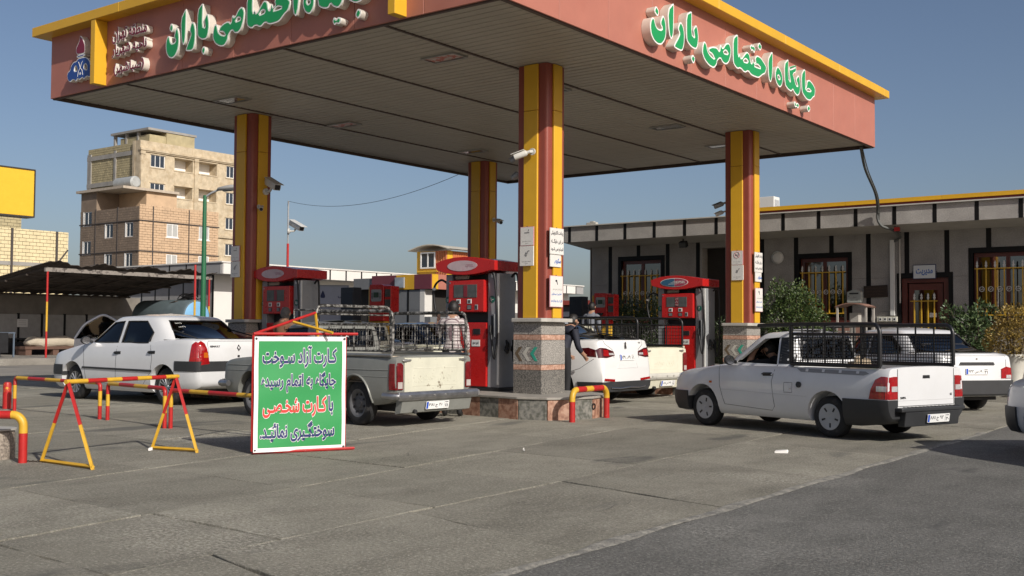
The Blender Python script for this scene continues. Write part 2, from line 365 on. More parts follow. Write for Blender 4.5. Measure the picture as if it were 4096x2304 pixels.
lamp_fix(-10.3, 14.6, GLASSL, 'ceiling light just behind the top of the front column')
lamp_fix(-10.3, 18.5, GLASSL, 'dark ceiling light between the front and right columns')
lamp_fix(-10.4, 21.0, GLASSL, 'ceiling light just left of the top of the right column')
lamp_fix(-15.15, 12.0, GLASSL, 'half empty ceiling light near the left end of the canopy')
lamp_fix(-15.2, 14.7, PATCHY, 'ceiling light with orange film, right of the left column top')
lamp_fix(-15.15, 18.55, GLASSL, 'ceiling light in front of the back column top')
# ================================================================ CHANNEL LETTERS
GL=[[[(13.22,5.64),(13.27,5.63),(13.3,5.56),(13.35,5.51),(13.45,5.51),(13.5,5.54),(13.43,5.6),(13.51,5.74),(13.57,5.7),(13.61,5.6),(13.61,5.47),(13.57,5.38),(13.48,5.3),(13.37,5.28),(13.26,5.31),(13.18,5.38),(13.15,5.49),(13.17,5.58)]],[[(13.32,5.83),(13.41,5.76),(13.37,5.67),(13.26,5.73)]],[[(13.82,5.99),(13.84,5.93),(13.83,5.65),(13.82,5.51),(13.76,5.43),(13.69,5.5),(13.65,5.84)]],[[(14.03,5.77),(14.12,5.71),(14.16,5.6),(14.15,5.45),(14.09,5.33),(13.93,5.33),(13.83,5.35),(13.87,5.41),(13.97,5.52),(14.01,5.58),(13.95,5.64)]],[[(14.35,5.99),(14.39,5.98),(14.38,5.65),(14.47,5.62),(14.44,5.7),(14.43,5.74),(14.52,5.83),(14.57,5.77),(14.6,5.64),(14.57,5.51),(14.52,5.45),(14.38,5.45),(14.25,5.5),(14.21,5.56),(14.21,5.91)]],[[(14.41,5.36),(14.5,5.31),(14.44,5.21),(14.35,5.28)]],[[(14.78,5.64),(14.85,5.61),(14.89,5.51),(14.97,5.46),(15.12,5.43),(15.05,5.49),(14.93,5.5),(14.92,5.56),(15.04,5.61),(15.2,5.63),(15.29,5.58),(15.32,5.71),(15.4,5.65),(15.51,5.76),(15.62,5.79),(15.7,5.71),(15.68,5.59),(15.61,5.47),(15.51,5.42),(15.4,5.43),(15.32,5.49),(15.21,5.42),(15.2,5.36),(15.1,5.28),(14.94,5.29),(14.79,5.35),(14.71,5.44),(14.73,5.56)],[(15.42,5.59),(15.5,5.65),(15.58,5.62),(15.56,5.6)]],[[(15.9,5.99),(15.95,5.97),(15.94,5.7),(15.97,5.64),(15.99,5.7),(16.06,5.62),(16.21,5.75),(16.28,5.79),(16.37,5.76),(16.41,5.64),(16.46,5.63),(16.49,5.72),(16.54,5.65),(16.61,5.68),(16.58,5.72),(16.6,5.77),(16.67,5.81),(16.81,5.8),(16.98,5.72),(17.04,5.67),(16.98,5.56),(16.87,5.52),(16.73,5.44),(16.61,5.43),(16.43,5.43),(16.32,5.48),(16.19,5.42),(16.03,5.47),(15.92,5.43),(15.79,5.48),(15.76,5.55),(15.76,5.89)],[(16.13,5.6),(16.22,5.66),(16.31,5.64),(16.28,5.61)],[(16.54,5.61),(16.67,5.66),(16.81,5.62),(16.67,5.61)]],[[(16.45,5.95),(16.49,5.92),(16.52,5.95),(16.6,5.9),(16.55,5.81),(16.49,5.86),(16.46,5.83),(16.38,5.88)]],[[(16.75,6.05),(16.85,5.99),(16.79,5.9),(16.67,5.95)]],[[(17.24,5.99),(17.29,5.97),(17.27,5.59),(17.2,5.44),(17.11,5.51),(17.08,5.82)]],[[(17.48,5.8),(17.63,5.74),(17.7,5.63),(17.68,5.51),(17.58,5.43),(17.45,5.47),(17.37,5.58),(17.4,5.71)],[(17.52,5.64),(17.59,5.6),(17.53,5.57),(17.48,5.61)]],[[(17.92,6.0),(17.95,5.97),(17.93,5.67),(18.03,5.61),(17.98,5.72),(17.96,5.83),(18.0,5.88),(18.28,5.97),(18.29,5.84),(18.14,5.78),(18.19,5.72),(18.28,5.6),(18.36,5.61),(18.26,5.71),(18.39,5.82),(18.46,5.72),(18.47,5.56),(18.42,5.47),(18.33,5.42),(18.19,5.46),(18.13,5.51),(18.07,5.45),(17.9,5.47),(17.78,5.53),(17.76,5.89)],[(18.02,5.86),(18.24,5.93),(18.24,5.92),(18.02,5.84)]],[[(18.22,5.32),(18.28,5.27),(18.33,5.31),(18.42,5.27),(18.36,5.2),(18.28,5.23),(18.24,5.2),(18.18,5.26)]],[[(18.64,5.97),(18.71,5.95),(18.69,5.62),(18.75,5.68),(18.78,5.78),(18.88,5.82),(19.04,5.78),(19.17,5.7),(19.13,5.55),(19.06,5.53),(18.93,5.44),(18.76,5.43),(18.58,5.5),(18.53,5.56),(18.51,5.84)],[(18.75,5.61),(18.86,5.65),(18.96,5.62),(18.78,5.6)]],[[(18.83,5.36),(18.93,5.3),(18.85,5.21),(18.76,5.27)]]]
EM=[[[(-16.456,6.039),(-16.401,6.003),(-16.35,5.928),(-16.312,5.862),(-16.309,5.741),(-16.316,5.723),(-16.521,5.724),(-16.565,5.766),(-16.573,5.821),(-16.545,5.878),(-16.493,5.93),(-16.466,5.987)]],[[(-16.547,5.717),(-16.311,5.722),(-16.302,5.681),(-16.536,5.672)]],[[(-16.516,5.664),(-16.322,5.666),(-16.232,5.635),(-16.159,5.571),(-16.139,5.509),(-16.073,5.466),(-16.059,5.397),(-16.103,5.324),(-16.172,5.307),(-16.22,5.333),(-16.291,5.316),(-16.325,5.291),(-16.362,5.333),(-16.444,5.301),(-16.505,5.332),(-16.528,5.302),(-16.564,5.286),(-16.589,5.317),(-16.65,5.332),(-16.686,5.31),(-16.74,5.3),(-16.797,5.345),(-16.824,5.41),(-16.802,5.475),(-16.73,5.502),(-16.708,5.57),(-16.638,5.621),(-16.541,5.627)],[(-16.619,5.47),(-16.604,5.528),(-16.568,5.55),(-16.531,5.518),(-16.52,5.466),(-16.565,5.462)],[(-16.339,5.484),(-16.323,5.535),(-16.27,5.544),(-16.239,5.503),(-16.225,5.441),(-16.284,5.449)]]]
GREENF = mat('green letter face', (.016,.30,.085), .3, var=.04); LETW = mat('white letter rim', (.83,.82,.78), .4, var=.06); LETS = mat('letter return', (.70,.66,.58), .45, .2, var=.12)
CRIM = mat('crimson letter face', (.19,.012,.03), .35, var=.06); NAVYF = mat('blue emblem face', (.018,.06,.26), .35, var=.06)
def letters(t, M, groups, face, depth, inset=.022):
    for g in groups:
        o = obj('letter', shape_mesh(g, LETS, depth-.006), t, M)
        rim = obj('rim', shape_mesh(g, LETW, .008, z=depth-.006), o); f = obj('face', shape_mesh(g, face, .004, off=-inset, z=depth+.002), o)
DL = .14
t = thing('fascia_lettering', 'green station name letters on the sunlit right side of the canopy', 'sign', (X1, 16.2, 5.6))
letters(t, frame((.004, -16.1, -5.6), (0,1,0), (0,0,1)), GL, GREENF, DL)
t = thing('fascia_lettering', 'green station name letters on the shaded front side of the canopy', 'sign', (-12, Y0, 5.6))
GF = [[[(-14.1+(u-13.15)*.717, v) for u, v in c] for c in g] for g in GL]
letters(t, frame((12, -.004, -5.6), (1,0,0), (0,0,1)), GF, GREENF, .13, .02)
t = thing('emblem_sign', 'oil company emblem with red flame over blue calligraphy on the canopy', 'emblem', (-16.45, Y0, 5.6))
Me = frame((16.45, -.004, -5.6), (1,0,0), (0,0,1))
letters(t, Me, EM[:1], CRIM, .11, .014); letters(t, Me, EM[1:], NAVYF, .11, .014)
MB().lathe([(.0,.002),(.022,.002),(.022,0)], Matrix.Translation((-16.428+16.45, -.12, 5.402-5.6)) @ Matrix.Rotation(R(90), 4, 'X'), 16).build('dot', LETW, t)
MB().tube([(-16.428+16.45+a, -.118, b-5.6) for a, b in ((-.075,5.36-.0),(-.055,5.44),(-.02,5.48),(0,5.50),(.02,5.48),(.055,5.45),(.075,5.37))], .006, 6).build('line', LETW, t)
MB().tube([(-16.428+16.45+a, -.118, b-5.6) for a, b in ((-.0,5.50),(-.03,5.56),(-.055,5.60))], .006, 6).tube([(-16.428+16.45+a, -.118, b-5.6) for a, b in ((-.0,5.50),(.03,5.56),(.065,5.60))], .006, 6).build('line', LETW, t)
for s, lab, u0, u1, v0, v1 in (('منطقه تهران', 'top line of small crimson letters beside the canopy emblem', -15.56,-14.62,5.72,6.03), ('ناحیه شهریار', 'middle line of small crimson letters beside the canopy emblem', -15.56,-14.62,5.5,5.76), ('(صباشهر)', 'bottom line of small crimson letters in brackets on the canopy', -15.5,-14.68,5.2,5.45)):
    t = thing('small_lettering', lab, 'sign', ((u0+u1)/2, Y0, (v0+v1)/2), 0, 'small crimson letters on the canopy front')
    M = frame((0,-.004,0), (1,0,0), (0,0,1)); hh = v1-v0-.04
    text(s, u1-u0, hh, LETS, M, t, 'letter_return', bold=.045, depth=.1); text(s, u1-u0, hh, LETW, M @ Matrix.Translation((0,0,.098)), t, 'letter_rim', bold=.045, depth=.006); text(s, (u1-u0)*.985, hh*.95, CRIM, M @ Matrix.Translation((0,0,.103)), t, 'letter_face', bold=.012, depth=.005)
# ================================================================ COLUMNS
GRAN = granite('grey granite', '#6d6a66', '#8d8983', '#b2aca3', 75); GRAND = granite('dark granite', '#55534f', '#6f6c67', '#8b867e', 60)
PINKS = granite('pink stone', '#a37a66', '#b58d78', '#c4a28f', 30); CAPM = mat('cap stone', (.42,.40,.36), .6, var=.15, scale=6)
def rrect(hx, hy, r, n=5): return [p for cx, cy, a in ((hx-r,hy-r,0),(-hx+r,hy-r,90),(-hx+r,-hy+r,180),(hx-r,-hy+r,270)) for p in arc((cx,cy), r, a, a+90, n)]
def make_column():
    t = thing('canopy_column', '', 'column')
    MB().prism(rrect(.275,.235,.055), 1.42, 5.175, 'z').build('shaft', MAROON, t, smooth=40)
    for (z0, z1) in ((1.42, 4.48), (4.486, 5.172)):
        for s in (-1, 1):
            MB().box(-.125,.125, *sorted((s*.236, s*.272)), z0, z1).build('yellow_strip', YEL, t, bevel=.006, seg=1)
            MB().box(*sorted((s*.276, s*.312)), -.105,.105, z0, z1).build('yellow_strip', YEL, t, bevel=.006, seg=1)
    p = MB().box(-.285,.195,-.245,.325,.312,1.36).build('pier_core', GRAND, t)
    rows = [(.312,.655,GRAND),(.66,.735,PINKS),(.74,1.095,GRAN),(1.10,1.175,PINKS),(1.18,1.358,GRAN)]
    for z0, z1, m in rows:
        for a, b in ((-.30,-.055),(-.052,.21)):
            for y0, y1 in ((-.262,-.246),(.326,.342)): MB().box(a, b, y0, y1, z0, z1).build('stone_tile', m, t, bevel=.002, seg=1)
        for a, b in ((-.2445,.04),(.043,.3245)):
            for x0, x1 in ((-.302,-.286),(.196,.212)): MB().box(x0, x1, a, b, z0, z1).build('stone_tile', m, t, bevel=.002, seg=1)
    MB().prism([(-.37,-.2),(-.28,-.34),(.26,-.34),(.31,-.28),(.31,.40),(-.37,.40)], 1.362, 1.418, 'z').build('cap', CAPM, t, bevel=.006, seg=1)
    for i, m in enumerate((mat('brown mark', (.12,.085,.05), .6, var=.2), mat('cream mark', (.5,.48,.42), .6, var=.15), mat('teal mark', (.03,.33,.23), .6, var=.15))):
        x = -.27+i*.14; MB().prism([(x,.9),(x+.075,.995),(x+.135,.995),(x+.06,.9),(x+.135,.79),(x+.085,.79)], -.2655, -.263, 'y').build('chevron', m, t)
    return t
c0 = make_column()
cols = []
for i, (x, y, lab) in enumerate(((-9.53,13.27,'yellow and red column in front, on the stone island'),(-16.05,13.2,'yellow and red column at the left, behind the dented sedan lane'),(-9.42,19.93,'yellow and red column at the right, beside the round bush'),(-16.03,19.98,'yellow and red column at the back, behind the middle pump'))):
    o = c0 if i == 0 else copy_tree(c0); o.location = (x, y, 0); tag(o, lab, 'column', 'columns that carry the canopy'); cols.append(o)
# ================================================================ ISLANDS
KP = granite('pink kerb stone', '#86614f', '#a07863', '#b08d78', 14, .6); KG = granite('grey kerb stone', '#5a5a52', '#71706a', '#85827a', 18, .6); COPE = mat('island coping', (.30,.28,.245), .7, var=.25, scale=4, bump=.2, bscale=30)
def make_island():
    t = thing('pump_island', '', 'island', (-13, 13.3, 0)); off = Vector((-13, 13.3, 0))
    P = [(-17.6,12.5),(-10.7,12.5),(-9.2,12.31),(-8.8,12.42),(-8.58,12.75),(-8.52,13.1),(-8.6,13.5),(-8.85,13.9),(-9.3,14.12),(-17.6,14.15)]
    P = [(a+13, b-13.3) for a, b in P]
    MB().prism(P, .0, .276, 'z').build('core', COPE, t)
    cx, cy = -.1, 0
    O = []
    for i in range(len(P)):
        a, b, c = Vector(P[i-1]), Vector(P[i]), Vector(P[(i+1) % len(P)]); n1 = Vector(((b-a).y, -(b-a).x)).normalized(); n2 = Vector(((c-b).y, -(c-b).x)).normalized(); q = (n1+n2).normalized(); O.append(b+q*.055)
    MB().prism([tuple(p) for p in O], .278, .312, 'z').build('coping', COPE, t, bevel=.006, seg=1)
    k = 0
    for i in range(len(P)):
        a, b = Vector(P[i]), Vector(P[(i+1) % len(P)]); Ln = (b-a).length; n = max(1, round(Ln/.40)); d = (b-a)/Ln; nn = Vector((d.y, -d.x))
        for j in range(n):
            p, q = a+d*(Ln*j/n+.002), a+d*(Ln*(j+1)/n-.002)
            if i in (1,) and False: pass
            MB().prism([tuple(p+nn*.001), tuple(q+nn*.001), tuple(q+nn*.03), tuple(p+nn*.03)], -.02, .2765, 'z').build('kerb_stone', (KP, KG)[k % 2], t, bevel=.003, seg=1); k += 1
    MB().lathe([(.045,0),(.045,.012),(.032,.012),(.032,-.0)], Matrix.Translation((-8.49+13+.0, 13.12-13.3, .17)) @ Matrix.Rotation(R(90), 4, 'Y'), 16).build('drain_pipe', BLACK, t)
    return t
i0 = make_island(); tag(i0, 'long stone faced pump island in front, ending behind the low guard rail', 'island', 'raised pump islands')
i1 = copy_tree(i0); i1.location = (-12.87, 20.02, 0); tag(i1, 'stone faced pump island at the back, under the right column', 'island', 'raised pump islands')
# ================================================================ FUEL PUMPS
PRED = mat('pump red paint', (.47,.013,.012), .28, var=.12, scale=4, coat=.2); PGREY = mat('pump grey paint', (.27,.28,.29), .45, var=.14, scale=2.5, col2=(.12,.12,.12), mix=.4, mscale=5); PWHITE = mat('pump white trim', (.68,.68,.65), .4, var=.06)
SCREEN = mat('pump screen', (.085,.09,.09), .12, var=.3, scale=9); FADE = mat('faded oval', (.52,.40,.42), .5, var=.15, scale=5, col2=(.45,.16,.2), mix=.5, mscale=6); OVB = mat('blue half oval', (.03,.11,.20), .35, var=.1); OVR = mat('pink half oval', (.33,.05,.09), .35, var=.1)
GRND = mat('green disc', (.012,.12,.085), .4, var=.1); HOSE = mat('black hose', (.012,.012,.013), .5, var=.2)
def ellipse(rx, rz, a0=0, a1=360, n=32): return [(rx*math.cos(R(a0+(a1-a0)*i/n)), rz*math.sin(R(a0+(a1-a0)*i/n))) for i in range(n if a1-a0 == 360 else n+1)]
def make_pump(label, nums, fresh, loc):
    t = thing('fuel_pump', label, 'fuel pump', loc, 0, 'fuel pumps on the islands')
    MB().box(-.53,-.395,-.17,.25,.02,1.80).build('side_column', PGREY, t, bevel=.008, seg=1)
    MB().box(.315,.53,-.17,.25,.02,1.80).build('side_column', PGREY, t, bevel=.008, seg=1)
    MB().box(-.55,.55,-.19,.27,.0,.06).build('plinth', BLACK, t)
    MB().box(.502,.538,-.186,-.165,.72,1.79).box(.506,.538,-.184,-.165,.1,.72).build('corner_trim', PWHITE, t)
    c = MB().box(-.36,.312,-.20,.24,.065,1.045).build('lower_cabinet', PRED, t, bevel=.01, seg=2)
    MB().box(.06,.20,-.212,-.199,.86,.95).build('receipt_slot', BLACK, c, bevel=.004, seg=1); MB().box(.03,.19,-.206,-.199,.68,.78).build('sticker', PWHITE, c)
    text('بنزین سوپر', .12, .05, BLACK, frame((.11,-.2075,.73), (1,0,0), (0,0,1)), c)
    MB().box(-.36,.312,-.02,.2,1.046,1.8).build('inner_panel', BLACK, t)
    d = MB().box(-.405,.305,-.255,-.021,1.205,1.70).build('display_box', PRED, t, bevel=.012, seg=2)
    MB().box(-.29,.17,-.263,-.254,1.43,1.63).build('display_window', SCREEN, d, bevel=.003, seg=1)
    MB().box(-.09,-.02,-.267,-.262,1.44,1.62).build('centre_band', mat('dim red band', (.2,.02,.03), .4, var=.2), d)
    if fresh:
        for k, s in enumerate(('لیتر','ریال','قیمت')): text(s, .06, .04, PWHITE, frame((-.055,-.268,1.595-k*.06), (1,0,0), (0,0,1)), d)
    for x in (-.2, .02):
        MB().box(x-.04, x+.045, -.262,-.254, 1.335, 1.405).build('card_display', PWHITE, d, bevel=.003, seg=1); MB().box(x-.022, x+.026, -.265,-.2615, 1.348, 1.39).build('card_screen', SCREEN, d)
        MB().box(x-.04, x+.045, -.262,-.254, 1.245, 1.315).build('keypad', BLACK, d, bevel=.003, seg=1)
        for a in range(3):
            for b in range(3): MB().box(x-.03+a*.022, x-.015+a*.022, -.265,-.2615, 1.253+b*.02, 1.266+b*.02).build('key', PGREY, d)
    MB().box(.13,.19,-.261,-.254,1.24,1.32).build('card_slot', PGREY, d, bevel=.003, seg=1); MB().box(.145,.172,-.2635,-.2605,1.255,1.305).build('slot_mouth', BLACK, d)
    MB().lathe([(0,.006),(.014,.006),(.014,0)], Matrix.Translation((-.37,-.254,1.66)) @ Matrix.Rotation(R(90),4,'X'), 12).build('lock', CHROME, d)
    MB().tube([(-.3,-.19,1.745),(-.05,-.19,1.75)], .03, 4).build('lamp_box', mat('pale paper', (.4,.36,.28), .8, var=.2), t)
    # lens-shaped header
    P = [(-.64,1.97),(-.55,2.005),(-.42,2.035),(-.25,2.055),(-.05,2.06),(.15,2.045),(.33,2.015),(.45,1.995),(.545,1.985),(.545,1.835),(.45,1.835),(.33,1.81),(.15,1.785),(-.05,1.775),(-.25,1.785),(-.42,1.81),(-.55,1.845),(-.61,1.86)]
    h = MB().prism(P, -.30, .42, 'y').build('header', PRED, t, bevel=.008, seg=2)
    M = frame((-.09,-.302,1.92), (1,0,0), (0,0,1))
    if fresh:
        obj('oval_rim', shape_mesh([ellipse(.315,.088)], PWHITE, .004, smooth=0), h, M)
        obj('oval_left', shape_mesh([ellipse(.30,.078,90,270)], OVB, .004, z=.004, smooth=0), h, M); obj('oval_right', shape_mesh([[(x+.012, y) for x, y in ellipse(.288,.078,-90,90)]], OVR, .004, z=.004, smooth=0), h, M)
        for k in range(3): MB().box(-.22+k*.05, -.03, -.312,-.3105, 1.885+k*.025, 1.892+k*.025).build('stripe', PWHITE, h)
        text('GPSEL', .21, .05, PWHITE, frame((.06,-.311,1.925), (1,0,0), (0,0,1)), h, bold=.01)
    else:
        obj('oval', shape_mesh([ellipse(.30,.082)], FADE, .004, smooth=0), h, M); text('GPSEL', .16, .045, mat('faded print', (.40,.2,.24), .5), frame((.06,-.307,1.92), (1,0,0), (0,0,1)), h)
    for x, s in ((-.475, nums[0]), (.40, nums[1])):
        q = MB().lathe([(0,.005),(.055,.005),(.055,0)], Matrix.Translation((x,-.171,1.40)) @ Matrix.Rotation(R(90),4,'X'), 20).build('number_disc', GRND, t); text(s, .06 if len(s) > 1 else .03, .055, PWHITE, frame((x,-.177,1.40), (1,0,0), (0,0,1)), q, bold=.02)
    MB().box(.375,.455,-.185,-.171,.78,1.17).build('nozzle_boot', PGREY, t, bevel=.004, seg=1); MB().box(.395,.435,-.19,-.184,.86,1.15).build('boot_recess', BLACK, t); MB().tube([(.415,-.2,.83),(.405,-.23,.9),(.40,-.215,1.0)], .02, 8).build('nozzle', BLACK, t)
    for y in (-.02, .14): MB().tube([(.56,y,.78),(.59,y,.72),(.575,y,.66),(.60,y-.03,.60),(.58,y-.06,.64)], [.012,.03,.035,.03,.02], 8).build('nozzle', BLACK, t)
    def hose(pts, r=.018):
        P = [Vector(p) for p in pts]; out = []
        for i in range(len(P)-1):
            a, b, c, d_ = P[max(i-1,0)], P[i], P[i+1], P[min(i+2,len(P)-1)]
            for k in range(6):
                s = k/6; out.append(.5*((2*b)+(c-a)*s+(2*a-5*b+4*c-d_)*s*s+(3*b-a-3*c+d_)*s**3))
        MB().tube(out+[P[-1]], r, 8).build('hose', HOSE, t, smooth=60)
    hose([(.44,-.2,1.75),(.47,-.24,1.80),(.50,-.24,1.72),(.53,-.235,1.4),(.55,-.23,.9),(.5,-.24,.5),(.42,-.22,.85)])
    hose([(.57,.1,1.75),(.66,.08,1.80),(.73,.05,1.68),(.74,.05,1.2),(.72,.05,.6),(.65,.06,.45),(.6,.1,.68)])
    hose([(-.55,-.1,1.66),(-.68,-.12,1.72),(-.80,-.14,1.6),(-.78,-.14,1.3),(-.66,-.13,1.0),(-.58,-.12,.8)])
    MB().lathe([(.0,-.03),(.03,-.03),(.034,0),(.03,.03),(0,.03)], Matrix.Translation((.44,-.2,1.76)), 12).build('hose_outlet', PWHITE, t, smooth=40); MB().lathe([(.0,-.02),(.03,-.02),(.03,.02),(0,.02)], Matrix.Translation((-.80,-.14,1.58)), 12).build('hose_clip', PWHITE, t)
    return t
make_pump('red and grey fuel pump left of the front column, with the faded oval', ('۱۳','۱۰'), False, (-10.77,13.35,.312))
make_pump('red and grey fuel pump in shade beside the left column', ('۱۶','۱۵'), False, (-15.17,13.35,.312))
make_pump('red and grey fuel pump with a fresh blue and pink oval, beside the right column', ('۴','۲'), True, (-10.64,19.85,.312))
# payment terminals and dark cabinets
def terminal(label, x, y, rz):
    t = thing('payment_terminal', label, 'terminal', (x, y, 0), rz, 'red card payment terminals on yellow posts')
    MB().tube([(-.2,0,0),(-.2,0,2.1)], .055, 12).build('post', YEL, t, smooth=40)
    b = MB().prism([(-.14,1.42),(.20,1.42),(.20,2.12),(.14,2.15),(-.14,2.15)], -.16, .2, 'y').build('housing', PRED, t, bevel=.012, seg=2)
    MB().prism(rrect(.12,.12,.03), -.172, -.161, 'y', Matrix.Translation((.03,0,1.93))).build('bezel', PGREY, b)
    MB().box(-.03,.09,-.178,-.1725,1.89,1.99).build('screen', mat('green screen', (.02,.05,.03), .2, var=.1), b)
    for s in (-1, 1):
        for k in range(4): MB().box(.03+s*.095-.012, .03+s*.095+.012, -.176,-.1725, 1.87+k*.03, 1.89+k*.03).build('key', BLACK, b)
    MB().box(-.03,.1,-.24,-.161,1.62,1.68).build('reader', BLACK, b, bevel=.006); MB().box(.21,.36,-.14,.16,1.55,2.12).build('side_panel', PRED, t, bevel=.01)
    for z in (1.7, 1.9): MB().box(.22,.35,-.146,-.139,z,z+.15).build('panel_window', SCREEN, t)
    MB().box(-.12,.2,-.12,.16,.0,1.42).build('pedestal', mat('yellow pedestal', (.6,.35,.03), .5, var=.15), t, bevel=.01)
terminal('red payment terminal on a yellow post behind the caged silver pickup', -15.42, 15.95, R(10))
terminal('red payment terminal on a yellow post behind the white sedan', -14.0, 22.0, R(8))
NAVYC = mat('dark navy cabinet', (.014,.017,.026), .45, var=.2)
for lab, x, y, h in (('tall dark cabinet behind the two pumps, left of a payment terminal', -17.3, 17.0, 2.17), ('tall dark cabinet behind the white sedan, left of a payment terminal', -15.0, 22.5, 2.1)):
    t = thing('dark_cabinet', lab, 'cabinet', (x, y, 0), 0, 'tall dark cabinets'); MB().box(-.2,.2,-.12,.12,.05,h).build('body', NAVYC, t, bevel=.01); MB().box(-.22,.22,-.14,.14,0,.05).build('base', BLACK, t); MB().box(-.18,.18,-.132,-.1205,.3,h-.1).build('door', NAVYC, t, bevel=.005); MB().box(.12,.14,-.15,-.1325,1.0,1.15).build('handle', CHROME, t)
# notice board between the pumps
t = thing('notice_board', 'white notice board with emblem and writing, seen between pump hoses', 'board', (-19.85,18.8,0), R(37))
MB().box(-.42,.42,-.02,.02,1.0,2.32).build('panel', mat('board white', (.42,.44,.50), .5, var=.08), t, bevel=.004); MB().box(-.45,-.42,-.03,.03,0,2.35).box(.42,.45,-.03,.03,0,2.35).build('post', GREYM, t); MB().box(-.42,.42,-.03,.03,2.32,2.35).build('top_rail', GREYM, t)
INK = mat('navy ink', (.02,.03,.09), .5)
text('متقاضیان سالم باشند و قرار', .62, .09, INK, frame((0,-.022,1.82), (1,0,0), (0,0,1)), t, bold=.02); text('و غلتکی وصل گردند', .5, .08, INK, frame((.08,-.022,1.66), (1,0,0), (0,0,1)), t, bold=.02); text('تنها', .16, .07, INK, frame((.27,-.022,2.05), (1,0,0), (0,0,1)), t, bold=.02)
obj('emblem', shape_mesh([[(-.06,0),(-.03,.08),(0,.14),(.03,.08),(.06,0),(.05,-.05),(-.05,-.05)]], INK, .003), t, frame((-.18,-.024,2.08), (1,0,0), (0,0,1)))
# ================================================================ COLUMN SIGNS
PLATE = mat('sign plate', (.68,.66,.62), .4, var=.06); PINKB = mat('pink border', (.55,.27,.29), .5, var=.05); TXT = mat('sign ink', (.03,.03,.04), .5, var=0); BLUET = mat('blue ink', (.03,.12,.42), .5, var=0); GREYT = mat('grey print', (.36,.35,.33), .5, var=0)
def cigarette(t, M):
    MB().box(-.045,.02,-.004,.006,.0,.0015,M).build('cigarette', TXT, t); MB().box(.024,.045,-.004,.006,0,.0015,M).build('ember', TXT, t)
    MB().tube([M @ Vector(p) for p in ((.03,.015,.001),(.025,.03,.001),(.04,.04,.001),(.035,.055,.001))], .003, 5).build('smoke', TXT, t)
def phone(t, M):
    M2 = M @ Matrix.Rotation(R(-25),4,'Z'); MB().box(-.018,.018,-.045,.01,0,.0015,M2).build('handset', TXT, t); MB().box(-.012,.012,.0,.006,.0015,.002,M2).build('screen', PLATE, t)
    for a in range(3):
        for b in range(3): MB().box(-.011+a*.009,-.005+a*.009,-.038+b*.011,-.031+b*.011,.0015,.002,M2).build('key', PLATE, t)
    MB().tube([M2 @ Vector(p) for p in ((.012,.01,.001),(.012,.045,.001),(.035,.055,.001))], .004, 5).build('aerial', TXT, t)
def sign(name, label, M, w, h, border=None, group=None):
    t = thing(name, label, 'sign', (0,0,0), 0, group); t.matrix_world = M
    MB().box(-w/2, w/2, -h/2, h/2, 0, .018).build('plate', border or PLATE, t, bevel=.003, seg=1)
    if border: MB().box(-w/2+.008, w/2-.008, -h/2+.008, h/2-.008, .0182, .0192).build('panel', PLATE, t)
    MB().tube([(0,h/2-.005,.01),(0,h/2+.012,.01)], .008, 6).build('fixing', BLACK, t)
    return t
I4 = Matrix.Identity(4); T3 = lambda x, y, z=.0195: Matrix.Translation((x, y, z))
def smoke_sign(lab, x, y, z, fresh):
    t = sign('no_smoking_sign', lab, FY(x, y, z), .245, .28, PINKB, 'no smoking signs'); cigarette(t, T3(0,.05))
    if fresh: MB().tube([(.06*math.cos(a*.2618), .055+.06*math.sin(a*.2618), .0205) for a in range(24)], .005, 5, closed=True).build('ring', PINKB, t); MB().tube([(-.042,.097,.0205),(.042,.013,.0205)], .005, 5).build('bar', PINKB, t)
    text('استعمال دخانیات ممنوع', .16, .022, GREYT, T3(0,-.075), t); text('ممنوع', .05, .018, GREYT, T3(0,-.105), t)
def phone_sign(lab, x, y, z):
    t = sign('no_phone_sign', lab, FY(x, y, z), .25, .29, None, 'no phone signs'); phone(t, T3(0,.04,.0185)); text('استفاده از تلفن همراه', .16, .022, GREYT, T3(0,-.08,.0185), t); text('ممنوع', .05, .018, GREYT, T3(0,-.11,.0185), t)
def pay_sign(lab, x, y, z, w=.345, h=.385):
    t = sign('payment_sign', lab, FX(x, y, z), w, h, None, 'electronic payment signs')
    for k, s in enumerate(('پرداخت الکترونیکی','در این جایگـــاه','انجـام نمی شـود')): text(s, w*.9, h*.2, TXT, T3(0, h*.3-k*h*.31, .0185), t, bold=.025)
def bay_sign(lab, x, y, z, w=.275, h=.185):
    t = sign('bay_sign', lab, FX(x, y, z), w, h, None, 'blue lettered bay signs'); text('سکوی', w*.62, h*.5, BLUET, T3(.05, -.01, .0185), t, bold=.04)
def nozzle_sign(lab, x, y, z, w=.33, h=.46):
    t = sign('nozzle_sign', lab, FX(x, y, z), w, h, PINKB, 'nozzle instruction signs')
    obj('gun', shape_mesh([[(-.035,.16),(-.005,.172),(.012,.168),(.014,.145),(.032,.10),(.02,.095),(.0,.135),(-.015,.145),(-.035,.147)]], TXT, .002), t, T3(0,.0))
    text('قبل از پیاده شدن موتور خاموش', w*.75, .035, GREYT, T3(.02,.03), t); text('لطفا پس از سوختگیری', w*.75, .045, BLUET, T3(0,-.04), t, bold=.02); text('نازل را در جای خود قرار دهید', w*.85, .045, BLUET, T3(0,-.14), t, bold=.02)
smoke_sign('no smoking plate on the front column', -9.555,12.975,2.62,False); phone_sign('no phone plate on the front column', -9.56,12.975,2.33)
smoke_sign('no smoking plate with red ring on the right column', -9.40,19.655,2.685,True); phone_sign('no phone plate on the right column', -9.395,19.655,2.395)
smoke_sign('no smoking plate on the shaded left column', -16.13,12.92,2.62,False); phone_sign('no phone plate on the shaded left column', -16.13,12.92,2.33)
